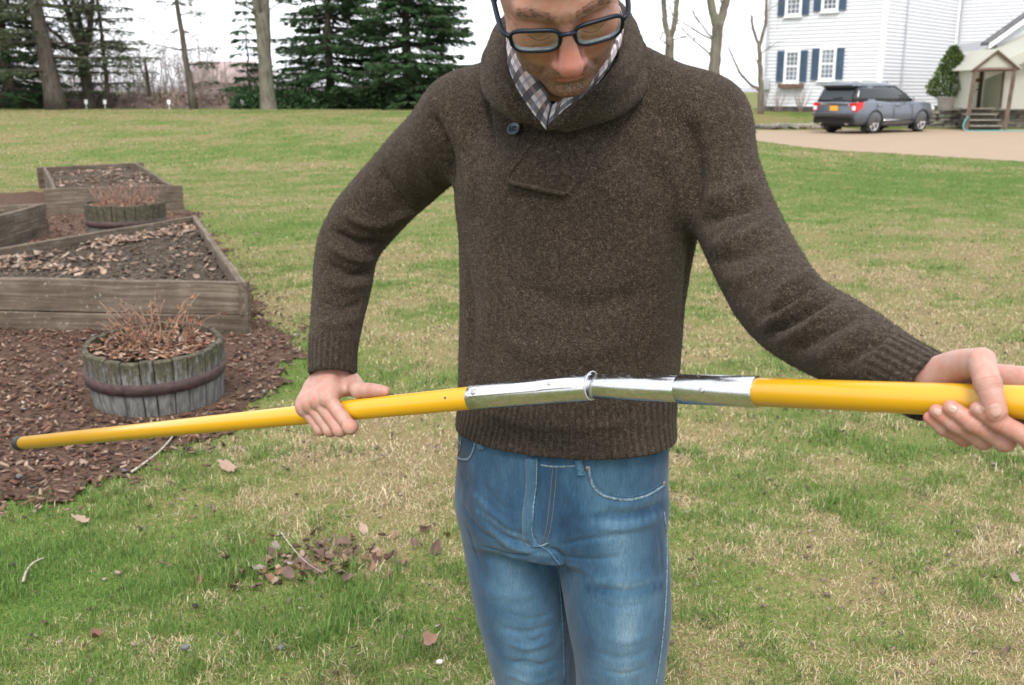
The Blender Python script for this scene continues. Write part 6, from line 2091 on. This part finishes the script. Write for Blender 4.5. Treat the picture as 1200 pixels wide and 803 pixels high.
# ------------------------------------------------------------------ eyeglasses
M_FRAME = plain("navy_black_acetate", (.006, .010, .019), .38, .3, 60)
M_FRAME.node_tree.nodes["Principled BSDF"].inputs["Specular IOR Level"].default_value = .22
M_SILVER = plain("polished_silver_rivet", (.75, .76, .78), .25, .05, metallic=1.0)
t = NT("spectacle_lens")
tr = t.n("ShaderNodeBsdfTransparent", Color=(.97, .98, .985, 1))
gl = t.n("ShaderNodeBsdfGlossy", Roughness=.03, Color=(1, 1, 1, 1))
mx = t.n("ShaderNodeMixShader", i0=.09, i1=tr.outputs[0], i2=gl.outputs[0])
t.surf(mx); M_LENS = t.m
t = NT("lens_edge_reflection")
tr = t.n("ShaderNodeBsdfTransparent", Color=(.75, .80, .85, 1))
pb = t.n("ShaderNodeBsdfPrincipled", Base_Color=(.30, .36, .42, 1), Roughness=.15)
mx = t.n("ShaderNodeMixShader", i0=.62, i1=tr.outputs[0], i2=pb.outputs[0])
t.surf(mx); M_EDGE_REFL = t.m
glasses = empty("eyeglasses", HL(0, .11, 0), 0, "dark navy rectangular eyeglasses with thick lenses worn low on the nose", "eyeglasses")
def lens_pt(s, a, kx=1.0, ky=1.0, df=0.0):
    """rounded-rectangle rim, s=-1/1 side"""
    c, sn = math.cos(a), math.sin(a)
    e = .50
    X = .0285 * kx * abs(c) ** e * np.sign(c); U = .0158 * ky * abs(sn) ** e * np.sign(sn)
    if U < 0: X *= 1 - .10 * (-U / .015)
    xx = s * .0372 + X
    wrap = .13 * (abs(xx)) ** 2 / .06
    return HL(xx, .1085 - wrap + df, -.005 + U + .0012 * (abs(xx) / .06))
for s in (-1, 1):
    angs = np.linspace(0, 2 * math.pi, 56)
    rim = np.array([lens_pt(s, a) for a in angs])
    rw = np.array([.0026 if math.sin(a) > -.2 else .0016 for a in angs])
    MB().tube(rim, rw, 8, False, 1.15, up=EF).build("rim", M_FRAME, glasses, True, world=True)
    lv = [lens_pt(s, 0, 0, 0, .0005)] ; lf = []
    rings = (.35, .7, .985)
    na = 40
    for k_ in rings:
        for a in np.linspace(0, 2 * math.pi, na, endpoint=False): lv.append(lens_pt(s, a, k_, k_, .001 - .001 * k_))
    for i in range(na):
        lf.append([0, 1 + i, 1 + (i + 1) % na])
        for r_ in range(2):
            b0 = 1 + r_ * na; b1 = b0 + na
            lf.append([b0 + i, b1 + i, b1 + (i + 1) % na, b0 + (i + 1) % na])
    mobj("lens", np_mesh("lens", lv, lf, True), M_LENS, glasses, world=True)
    # grey tubes standing in for the lens edge's reflection rings inside the rim
    for k_, wd, dp in ((.93, .0016, -.0022), (.85, .0009, -.0036)):
        arc = np.array([lens_pt(s, a, k_, k_, dp) for a in np.linspace(math.pi * .93, math.pi * 2.07, 36)])
        MB().tube(arc, np.r_[np.linspace(.0002, wd, 6), np.full(24, wd), np.linspace(wd, .0002, 6)], 6, True).build("lens_edge_reflection", M_EDGE_REFL, glasses, True, world=True)
    hinge = HL(s * .0680, .0985, .0050)
    path = [lens_pt(s, 0 if s > 0 else math.pi) + EU * .006, hinge, HL(s * .0745, .086, .0050), HL(s * .0785, .04, .0050), HL(s * .079, .0, .004), HL(s * .078, -.018, -.004), HL(s * .075, -.034, -.024)]
    MB().tube(catmull(path, 6), .0023, 8, True, 1.5, up=EX).build("temple", M_FRAME, glasses, True, world=True)
    for q in (.083, .068):
        MB().lathe([(.0018, 0), (.0018, .0008), (.0004, .0010)], 10, HL(s * (.0735 + (.083 - q) * .08 + .0016), q, .0045), np.c_[EF, EU, EX * s]).build("hinge_rivet", M_SILVER, glasses, True, world=True)
bridge = np.array([lens_pt(-1, .25) + EU * .001, HL(-.006, .1125, .0055), HL(0, .1135, .0065), HL(.006, .1125, .0055), lens_pt(1, math.pi - .25) + EU * .001])
MB().tube(catmull(bridge, 6), .0026, 8, True, 1.2, up=EF).build("bridge", M_FRAME, glasses, True, world=True)
# ================================================================== the hinged pole
def mat_yellow():
    t = NT("yellow_painted_aluminium")
    p = t.pos()
    n = t.noise(p, 30, 4, .6)
    n2 = t.noise(p, 260, 3, .7)
    c = t.mix(t.math('MULTIPLY', n, .35), (.545, .292, .006), (.505, .255, .005))
    sc = t.ramp(t.noise(t.mapping(p, (90, 90, 900)), 1.0, 4, .75), [(.66, 0), (.72, 1)])
    c = t.mix(t.math('MULTIPLY', sc, .35), c, (.45, .27, .06))
    t.bsdf(Base_Color=c, Roughness=t.math('ADD', t.math('MULTIPLY', n, .12), .24), Specular_IOR_Level=.5, Coat_Weight=.3, Coat_Roughness=.15)
    return t.m
def mat_alu():
    t = NT("scuffed_aluminium_sleeve")
    p = t.pos()
    n = t.noise(p, 90, 3, .6)
    n2 = t.noise(p, 24, 3, .6)
    c = t.ramp(n, [(.3, (.52, .53, .55)), (.62, (.62, .63, .65)), (.8, (.50, .50, .51))])
    t.bsdf(Base_Color=c, Metallic=1.0, Roughness=t.math('ADD', t.math('MULTIPLY', n2, .22), t.math('ADD', .12, t.math('MULTIPLY', t.ramp(t.noise(t.mapping(p, (60, 60, 500)), 1.0, 4, .7), [(.55, 0.0), (.7, 1.0)]), .25))), Normal=t.bump(n, .03, .0006))
    return t.m
M_YEL, M_ALU = mat_yellow(), mat_alu()
M_WHITEM = plain("pale_metal_strip", (.46, .46, .47), .5, .12, 200, metallic=.15)
M_BLK = plain("black_rubber", (.012, .012, .013), .55, .2)
M_BOLT = plain("grey_steel", (.42, .43, .45), .35, .2, 200, metallic=.9)
M_HOLE = plain("dark_hole", (.01, .03, .07), .6, .1)
def seg(mb, a, b, r, n=32, bev=.0012):
    a, b = np.asarray(a), np.asarray(b); d = (b - a) / np.linalg.norm(b - a)
    pts = [a, a + d * bev, b - d * bev, b]
    rr = np.broadcast_to(np.asarray(r, float), (2,)) if np.ndim(r) else np.array([r, r])
    return mb.tube(pts, [rr[0] - bev * .8, rr[0], rr[1], rr[1] - bev * .8], n)
pole = empty("pole", (0, 1.4, 1.0), 0, "long yellow pole with a bent silver hinge in the middle", "pole")
dA = (A_SIL - A_END) / np.linalg.norm(A_SIL - A_END)
dB = (B_END - B_SIL) / np.linalg.norm(B_END - B_SIL)
def pol(nm, mb, m, **k): return mb.build(nm, m, pole, True, world=True, **k)
pol("yellow_tube", seg(MB(), A_END, A_SIL + dA * .003, RY), M_YEL)
pol("yellow_tube", seg(MB(), B_SIL - dB * .003, B_END, RY), M_YEL)
pol("end_cap", seg(MB(), A_END - dA * .016, A_END + dA * .022, RY + .0022, 28, .004), M_BLK)
pol("end_cap", seg(MB(), B_END - dB * .008, B_END + dB * .012, RY + .0012, 28, .004), M_BLK)
pol("hinge_sleeve", seg(MB(), A_SIL, HNG - (HNG - A_SIL) * .01, RY + .0016), M_ALU)
dH = (B_SIL - HNG) / np.linalg.norm(B_SIL - HNG)
pol("hinge_sleeve", seg(MB(), HNG, B_STEP, RY - .0004), M_ALU)
pol("hinge_sleeve", seg(MB(), B_STEP, B_SIL, RY + .0020), M_ALU)
# white wire ring at the hinge
axm = (HNG - A_SIL) / np.linalg.norm(HNG - A_SIL)
a1 = np.cross(axm, [0, 0, 1.0]); a1 /= np.linalg.norm(a1); a2 = np.cross(a1, axm)
th = np.linspace(0, 2 * math.pi, 40)
ringp = np.array([HNG + (a1 * math.cos(q) + a2 * (math.sin(q) + .06)) * (RY + .0019) + axm * .003 * math.sin(q) for q in th])
pol("wire_ring", MB().tube(ringp, .0010, 8, False), M_WHITEM)
# spring strip along the front of the left sleeve, with two bolt heads
def front_of(a, b, w, up_deg, r):
    p = a + (b - a) * w
    d = (b - a) / np.linalg.norm(b - a)
    c = -(FWD - d * (FWD @ d)); c /= np.linalg.norm(c)
    s_ = np.cross(c, d) if np.cross(c, d)[2] > 0 else -np.cross(c, d)
    n = c * math.cos(rad(up_deg)) + s_ * math.sin(rad(up_deg))
    return p + n * r, n, d
ptsS = []; nS = []
for w, lift in ((.04, .0012), (.06, .003), (.30, .003), (.62, .003), (.66, .0045), (.70, .006), (.86, .006), (.92, .004), (.94, .001)):
    p, n, d = front_of(A_SIL, HNG, w, 28 - 6 * w, RY + .0012 + lift)
    ptsS.append(p); nS.append(n)
mb = MB()
for sgn in (1,):
    pass
W = .0068
Vv = []
for p, n in zip(ptsS, nS):
    s_ = np.cross(n, axm)
    for a_, b_ in ((-1, 1), (1, 1), (1, -1), (-1, -1)):
        Vv.append(p + s_ * W * a_ + n * (.0010 if b_ > 0 else -.0016))
Ff = []
for i in range(len(ptsS) - 1):
    for k_ in range(4):
        Ff.append((i * 4 + k_, i * 4 + (k_ + 1) % 4, (i + 1) * 4 + (k_ + 1) % 4, (i + 1) * 4 + k_))
Ff += [(0, 1, 2, 3), tuple((len(ptsS) - 1) * 4 + k_ for k_ in (3, 2, 1, 0))]
mb.add(Vv, Ff)
strip_o = mb.build("spring_strip", M_WHITEM, pole, False, world=True)
for w, rr_, h_ in ((.10, .0046, .0075), (.74, .0030, .0092)):
    p, n, d = front_of(A_SIL, HNG, w, 26, RY)
    mb = MB().lathe([(rr_, 0), (rr_, h_ - .001), (rr_ * .8, h_), (rr_ * .3, h_ - .0004), (.0002, h_ - .0005)], 16, p, np.c_[np.cross(n, d), d, n])
    mb.build("bolt", M_BOLT, pole, True, world=True)
p, n, d = front_of(B_STEP, B_SIL, .40, 0, RY + .001)
MB().lathe([(.0034, 0), (.0034, .0026), (.0024, .0034), (.0002, .003)], 16, p, np.c_[np.cross(n, d), d, n]).build("bolt", M_BOLT, pole, True, world=True)
p, n, d = front_of(A_END, A_SIL, .977, 18, RY - .001)
MB().lathe([(.0021, 0), (.0021, .0013), (.0002, .0012)], 14, p, np.c_[np.cross(n, d), d, n]).build("rivet_hole", M_HOLE, pole, True, world=True)
# ================================================================== grass, chips, leaves
def mat_blade():
    t = NT("grass_blade")
    a = t.attr("tint").outputs[0]
    pb = t.n("ShaderNodeBsdfPrincipled", Base_Color=a, Roughness=.6, Specular_IOR_Level=.25)
    tl = t.n("ShaderNodeBsdfTranslucent", Color=a)
    t.surf(t.n("ShaderNodeMixShader", i0=.25, i1=pb.outputs[0], i2=tl.outputs[0]))
    return t.m
def scatter(n, y0, y1, pw, half=.62, pad=.5, seed=0):
    r = np.random.default_rng(seed)
    u = r.random(n)
    y = (y0 ** pw + u * (y1 ** pw - y0 ** pw)) ** (1 / pw)
    x = (r.random(n) * 2 - 1) * (y * half + pad)
    return x, y, r
BEDS_XY = []
def lawn_ok(x, y):
    return ~in_mulch(x, y) & ~in_drive(x, y)
def blades(specs):
    Vs, Fs, Cs, base = [], [], [], 0
    for (n, y0, y1, pw, hmin, hmax, wid, seg2, seed) in specs:
        x, y, r = scatter(n, y0, y1, pw, seed=seed)
        ok = lawn_ok(x + r.normal(0, .07, n), y + r.normal(0, .09, n))
        # a few blades creep into the mulch edge
        x, y = x[ok], y[ok]
        p = np.stack([x, y], 1)
        cl = fbm(p, 7, 2, 77)
        thin = fbm(p, 2.2, 3, 31)
        keep = r.random(len(x)) < np.clip(.55 + 1.6 * (cl - .30), .25, 1) * np.clip(2.1 - 2.0 * thin, .4, 1)
        x, y, cl = x[keep], y[keep], cl[keep]
        if hmin > .04 and seg2:      # longer tufts
            kk = fbm(np.stack([x, y], 1), 3.1, 2, 123) + .35 * (cl - .5) > .60
            x, y, cl = x[kk], y[kk], cl[kk]
        n = len(x)
        g = green(x, y)
        gb = r.random(n) < np.clip((g - .5) * 1.7 + .45 + .8 * (vnoise(np.stack([x, y], 1), 14, 5) - .5), .04, .97)
        h = r.uniform(hmin, hmax, n) * np.where(gb, 1.0, .72) * (.6 + .8 * cl)
        az = r.random(n) * 2 * np.pi
        lean = np.where(gb, r.uniform(.15, .9, n), r.uniform(.6, 1.35, n))
        d = np.stack([np.cos(az), np.sin(az)], 1)
        z = gz(x, y) - .003
        w = wid * r.uniform(.6, 1.3, n)
        sx, sy = -d[:, 1] * w, d[:, 0] * w
        hz_, hr = h * np.cos(lean), h * np.sin(lean)
        mx_, my_, mz = x + d[:, 0] * hr * .40, y + d[:, 1] * hr * .40, z + hz_ * .62
        tx_, ty_, tz = x + d[:, 0] * hr, y + d[:, 1] * hr, z + hz_ * r.uniform(.7, 1.05, n)
        ca = np.array([[.098, .195, .034], [.138, .228, .050], [.190, .250, .078], [.070, .142, .028]])[r.integers(0, 4, n)]
        cb = np.array([[.48, .385, .225], [.55, .455, .285], [.38, .29, .165], [.62, .53, .36], [.27, .19, .11]])[r.integers(0, 5, n)]
        c = np.where(gb[:, None], ca, cb) * r.uniform(.75, 1.2, (n, 1))
        if seg2:
            V = np.stack([np.stack([x - sx, y - sy, z], 1), np.stack([x + sx, y + sy, z], 1), np.stack([mx_ + sx * .75, my_ + sy * .75, mz], 1), np.stack([mx_ - sx * .75, my_ - sy * .75, mz], 1), np.stack([tx_, ty_, tz], 1)], 1).reshape(-1, 3)
            b = base + np.arange(n) * 5
            F = np.concatenate([np.stack([b, b + 1, b + 2], 1), np.stack([b, b + 2, b + 3], 1), np.stack([b + 3, b + 2, b + 4], 1)])
            C = np.repeat(c, 5, 0)
        else:
            V = np.stack([np.stack([x - sx, y - sy, z], 1), np.stack([x + sx, y + sy, z], 1), np.stack([tx_, ty_, tz], 1)], 1).reshape(-1, 3)
            b = base + np.arange(n) * 3
            F = np.stack([b, b + 1, b + 2], 1); C = np.repeat(c, 3, 0)
        Vs.append(V); Fs.append(F); Cs.append(C); base += len(V)
    me = np_mesh("grass", np.concatenate(Vs), np.concatenate(Fs))
    color_attr(me, "tint", np.concatenate(Cs))
    return mobj("grass", me, mat_blade(), None, kind="stuff", label="short patchy lawn grass, green mixed with dry straw", cat="grass")
blades([(110000, 1.7, 6.5, 1.4, .042, .082, .0014, True, 9), (250000, 1.7, 4.2, 1.6, .018, .046, .0011, True, 1), (260000, 4.0, 9.0, 1.4, .020, .048, .0017, True, 2),
        (260000, 8.8, 20, 1.5, .025, .05, .0036, False, 3), (200000, 19.5, 46, 1.6, .03, .06, .009, False, 4)])

# wood chips in the mulch
def mat_tint(name, rough=.85):
    t = NT(name)
    a = t.attr("tint").outputs[0]
    c = t.mix(t.math('MULTIPLY', t.noise(t.pos(), 150, 4, .7), .55), a, t.mix(1.0, a, (.45, .4, .38), 'MULTIPLY'))
    t.bsdf(Base_Color=c, Roughness=rough, Specular_IOR_Level=.2)
    return t.m
M_CHIP = mat_tint("bark_chip"); M_LEAFLET = mat_tint("dry_leaf_bit", .7)
def chip_field(name, x, y, z, r, lmin, lmax, pal, mat, flat=.22, wide=.35, kind="stuff", parent=None, **kw):
    n = len(x)
    L = r.uniform(lmin, lmax, n) / 2; W = L * r.uniform(wide * .6, wide * 1.4, n); T = L * r.uniform(flat * .6, flat * 1.3, n)
    az = r.random(n) * 2 * np.pi; ti = r.normal(0, .35, n); ro = r.normal(0, .4, n)
    ux = np.stack([np.cos(az) * np.cos(ti), np.sin(az) * np.cos(ti), np.sin(ti)], 1)
    uy = np.stack([-np.sin(az), np.cos(az), np.tan(ro) * .6], 1); uy /= np.linalg.norm(uy, axis=1)[:, None]
    uz = np.cross(ux, uy); uz /= np.linalg.norm(uz, axis=1)[:, None]
    c = np.stack([x, y, z + T * .6], 1)
    V = []
    for a in (-1, 1):
        for b in (-1, 1):
            for d in (-1, 1):
                j = r.uniform(.6, 1.1, n)
                V.append(c + ux * (L * a * j)[:, None] + uy * (W * b * r.uniform(.5, 1.1, n))[:, None] + uz * (T * d)[:, None])
    V = np.stack(V, 1).reshape(-1, 3)
    q = np.array([(0, 1, 3, 2), (4, 6, 7, 5), (0, 4, 5, 1), (2, 3, 7, 6), (0, 2, 6, 4), (1, 5, 7, 3)])
    F = (np.arange(n)[:, None, None] * 8 + q[None]).reshape(-1, 4)
    me = np_mesh(name, V, F)
    pal = np.array(pal)
    color_attr(me, "tint", np.repeat(pal[r.integers(0, len(pal), n)] * r.uniform(.7, 1.25, (n, 1)), 8, 0))
    return mobj(name, me, mat, parent, kind=kind, **kw)
def bed_free(x, y):
    m = np.ones(len(x), bool)
    for poly in BEDS: m &= ~inside(poly, x, y)
    for c, r_ in TUBS: m &= ((x - c[0]) ** 2 + (y - c[1]) ** 2) > r_ ** 2
    return m
r = np.random.default_rng(50)
x = r.uniform(-6, -1.2, 34000); y = 2.9 + (r.random(34000) ** 1.5) * 10
ok = in_mulch(x + r.normal(0, .10, 34000), y + r.normal(0, .14, 34000)) & bed_free(x, y) & (r.random(34000) < np.clip(3.6 / y, 0, 1) ** .5)
x, y = x[ok], y[ok]
chip_field("mulch_chips", x, y, gz(x, y) + .008 + .012, r, .010, .045, [(.110, .064, .047), (.170, .102, .072), (.240, .158, .114), (.058, .036, .028), (.30, .218, .164), (.145, .074, .050)], M_CHIP, label="brown bark chips covering the mulch bed", cat="mulch")
x = r.uniform(-6, -1.2, 500); y = r.uniform(2.9, 9, 500); ok = in_mulch(x, y) & bed_free(x, y); x, y = x[ok], y[ok]
chip_field("mulch_pebbles", x, y, gz(x, y) + .02, r, .008, .024, [(.30, .27, .24), (.36, .32, .29), (.20, .19, .19), (.05, .05, .055), (.42, .38, .34)], M_CHIP, .5, .8, label="small pale and dark stones among the bark chips", cat="pebbles")
# crumbs of leaf and soil in the lawn
x, y, r = scatter(5200, 1.9, 11, 1.5, seed=61)
ok = lawn_ok(x, y); x, y = x[ok], y[ok]
chip_field("lawn_crumbs", x, y, gz(x, y) + .012, r, .006, .022, [(.10, .065, .05), (.20, .14, .11), (.05, .04, .036), (.30, .24, .2), (.16, .11, .085)], M_LEAFLET, .15, .6, label="crumbs of leaf and soil lying in the lawn", cat="litter")

# single dead leaves
def leaf_mesh(seed, curl=.5):
    r = np.random.default_rng(seed)
    n = 22
    V = [(0, 0, 0)]
    lob = r.integers(3, 6)
    for ring_, f_ in ((0, .5), (1, 1.0)):
        for k in range(n):
            a = 2 * math.pi * k / n
            rr_ = (.62 + .38 * abs(math.cos(a * .5)) ** .5) * (1 + .10 * math.cos(lob * a) + .09 * r.normal()) * f_
            x_, y_ = rr_ * math.cos(a), rr_ * math.sin(a) * .62
            z_ = curl * (1.1 * y_ * y_ + .45 * x_ * x_) + .07 * r.normal() * f_ + .22 * math.sin(2.2 * x_ + seed)
            V.append((x_, y_, z_))
    F = [(0, 1 + k, 1 + (k + 1) % n) for k in range(n)] + [(1 + k, 1 + n + k, 1 + n + (k + 1) % n, 1 + (k + 1) % n) for k in range(n)]
    st_ = len(V)
    V += [(.95, -.02, .05), (1.5, -.015, .12), (1.5, .015, .12), (.95, .02, .05)]
    F.append((st_, st_ + 1, st_ + 2, st_ + 3))
    me = np_mesh("dead_leaf", np.array(V) * .035, F, True)
    return me
def mat_leaf(name, c1, c2):
    t = NT(name)
    p = t.obj()
    oi = t.n("ShaderNodeObjectInfo").outputs[5]
    n = t.noise(p, 60, 4, .7)
    c = t.mix(n, c1, c2)
    c = t.mix(t.math('MULTIPLY', oi, .5), c, t.mix(1.0, c, (.6, .5, .45), 'MULTIPLY'))
    t.bsdf(Base_Color=c, Roughness=.6, Specular_IOR_Level=.3, Normal=t.bump(n, .4, .003))
    return t.m
LM = [mat_leaf("tan_dead_leaf", (.26, .175, .125), (.36, .27, .21)), mat_leaf("brown_dead_leaf", (.085, .052, .040), (.18, .115, .092)), mat_leaf("rust_dead_leaf", (.17, .085, .052), (.26, .155, .105)), mat_leaf("grey_dead_leaf", (.21, .165, .15), (.31, .255, .235))]
LEAVES = []
COLN = ['pale tan', 'dark brown', 'dark brown', 'rust red', 'greyish', 'dark brown', 'pale tan', 'dark brown', 'dark brown', 'rust red']
for k in range(10):
    me = leaf_mesh(100 + k, [.25, .5, .9, 1.3, .7][k % 5]); me.materials.append(LM[[0, 1, 1, 2, 3, 1, 0, 1, 1, 2][k]]); LEAVES.append(me)
def put_leaf(x, y, dz, s, kx, r, label, group, tilt=.5):
    o = bpy.data.objects.new("dead_leaf", LEAVES[kx])
    o.location = (x, y, float(gz(np.array([x]), np.array([y]))[0]) + dz)
    o.rotation_euler = (r.normal(0, tilt), r.normal(0, tilt), r.random() * 6.28)
    o.scale = (s, s, s)
    link(o); setp(o, label, "leaf", group)
r = np.random.default_rng(71)
pile = PZ(378, 655, 0)
for k in range(120):
    w = r.normal(0, 1, 2)
    u_ = 370 + w[0] * 58 + w[1] * 8; v_ = 655 + w[1] * 14 - w[0] * 8
    p = PZ(u_, v_, 0); kx_ = [1, 5, 7, 8, 1, 3, 4, 0, 2, 9][r.integers(0, 10)]
    put_leaf(p[0], p[1], .010 + .014 * r.random(), r.uniform(.4, .82), kx_, r, COLN[kx_] + " curled dead leaf in the heap on the lawn beside the jeans", "leaves of the brown heap on the lawn", .55)
put_leaf(*PZ(268, 556, 0)[:2], .03, 1.25, 0, r, "largest single tan leaf, on the grass beneath the yellow pole", None, .25)
put_leaf(*PZ(503, 764, 0)[:2], .03, 1.0, 9, r, "curled rust-brown leaf on the grass just left of the jeans", None, .4)
put_leaf(*PZ(97, 619, 0)[:2], .03, .9, 6, r, "pale leaf on green grass below the mulch edge", None, .2)
put_leaf(*PZ(115, 757, 0)[:2], .03, .9, 3, r, "narrow tan-orange leaf low on the left grass", None, .3)
for k in range(70):
    x_, y_, rr_ = scatter(1, 2.3, 10, 1.4, seed=400 + k)
    if not lawn_ok(x_, y_)[0] or not bed_free(x_, y_)[0]: continue
    put_leaf(float(x_[0]), float(y_[0]), .025, r.uniform(.3, .65), (kx_ := int(r.integers(0, 10))), r, "small " + COLN[kx_] + " dry leaf lying alone in the lawn", "dry leaves strewn over the lawn", .5)
for k in range(45):
    x_, y_ = float(r.uniform(-4, -1.3)), float(r.uniform(3.1, 7))
    if not in_mulch(np.array([x_]), np.array([y_]))[0] or not bed_free(np.array([x_]), np.array([y_]))[0]: continue
    put_leaf(x_, y_, .03, r.uniform(.3, .65), (kx_ := int(r.integers(0, 10))), r, "small " + COLN[kx_] + " dry leaf lying on the bark mulch", "dry leaves on the mulch", .5)
# twigs
M_TWIG = plain("bleached_twig", (.36, .31, .26), .85, .3, 80)
def twig(px, rad_, label, dz=.025):
    P = catmull([PZ(u, v, 0) + np.array([0, 0, dz]) for u, v in px], 6)
    mb = MB().tube(P, np.linspace(rad_, rad_ * .45, len(P)), 6)
    mb.build("twig", M_TWIG, None, True, label=label, cat="twig")
twig([(155, 560), (172, 548), (190, 533), (205, 515), (212, 505)], .0055, "pale bent twig on the mulch edge beneath the yellow pole")
twig([(28, 690), (32, 678), (40, 668), (52, 662)], .0045, "short hooked pale twig in the far-left grass")
twig([(330, 640), (345, 660), (360, 676), (378, 688)], .0017, "thin straw-coloured stalk lying across the leaf heap", .05)
# stones in the grass
M_PEB = plain("grey_pebble", (.10, .095, .10), .6, .3, 60); M_PEBW = plain("pale_pebble", (.55, .50, .45), .7, .2, 60)
def pebble(u, v, s, mat, label):
    p = PZ(u, v, 0)
    f_ = Field(); f_.ell((0, 0, 0), (s, s * .8, s * .62)); f_.ell((s * .3, s * .2, s * .1), (s * .6, s * .5, s * .5), k=s * .4)
    V, Q = f_.mesh(s / 4); Q = fixed(V, Q)
    V = V + vnormals(V, Q) * ((fbm(V, 1.2 / s, 2, int(u)) - .5) * s * .3)[:, None]
    mobj("pebble", np_mesh("pebble", V + [p[0], p[1], .015 + s * .3], Q, True), mat, None, label=label, cat="pebble")
pebble(217, 766, .013, M_PEB, "dark round pebble in the grass left of the leaf heap")
pebble(329, 766, .011, M_PEB, "small dark pebble in the grass below the leaf heap")
pebble(515, 783, .010, M_PEBW, "pale round pebble in the grass beside the jeans")
# leaf litter on beds and in tubs (uses chip_field)
for bi, (x, y, z, r) in enumerate(LITTER):
    chip_field("leaf_litter", x, y, z + .012, r, .025, .075, [(.30, .215, .160), (.38, .295, .235), (.22, .145, .108), (.17, .11, .082), (.33, .22, .155)], M_LEAFLET, .06, .6,
               label=["pale fallen leaves strewn over the large bed's soil", "fallen leaves on the far bed's soil", "fallen leaves in the grey bed at left"][bi], cat="leaf litter")
for (o, x, y, r), zz, nm in ((P1, .012, "curled dry leaves matted at the foot of the near tub's stems"), (P2_, .012, "orange dry leaves matted in the mossy tub")):
    chip_field("leaf_mat", x + o.location.x, y + o.location.y, np.full(len(x), o.location.z + zz) + r.uniform(0, .025, len(x)), r, .018, .055, [(.22, .105, .06), (.31, .18, .115), (.40, .29, .225), (.14, .07, .045)], M_LEAFLET, .08, .5, label=nm, cat="leaf litter")

for bi, poly in enumerate(BEDS):
    r = np.random.default_rng(95 + bi)
    pts = np.array(poly); lo, hi = pts.min(0), pts.max(0); c = pts.mean(0); n = [9000, 3500, 700][bi]
    x = r.uniform(lo[0], hi[0], n); y = r.uniform(lo[1], hi[1], n)
    ok = inside([tuple(c + (np.array(q) - c) * .95) for q in poly], x, y); x, y = x[ok], y[ok]
    p = np.stack([x, y], 1)
    z = H_BED - .095 + .10 * (fbm(p, 5, 4, 60 + bi) - .4) + .05 * (fbm(p, 1.3, 2, 70 + bi) - .5)
    chip_field("soil_clods", x, y, z, r, .007, .024, [(.052, .040, .031), (.092, .072, .056), (.14, .112, .088), (.036, .028, .022), (.155, .128, .102)], M_CHIP, .45, .8,
               label=["clods and crumbs of dark soil in the large bed", "clods of soil in the far bed", "clods of soil in the grey bed at left"][bi], cat="soil")
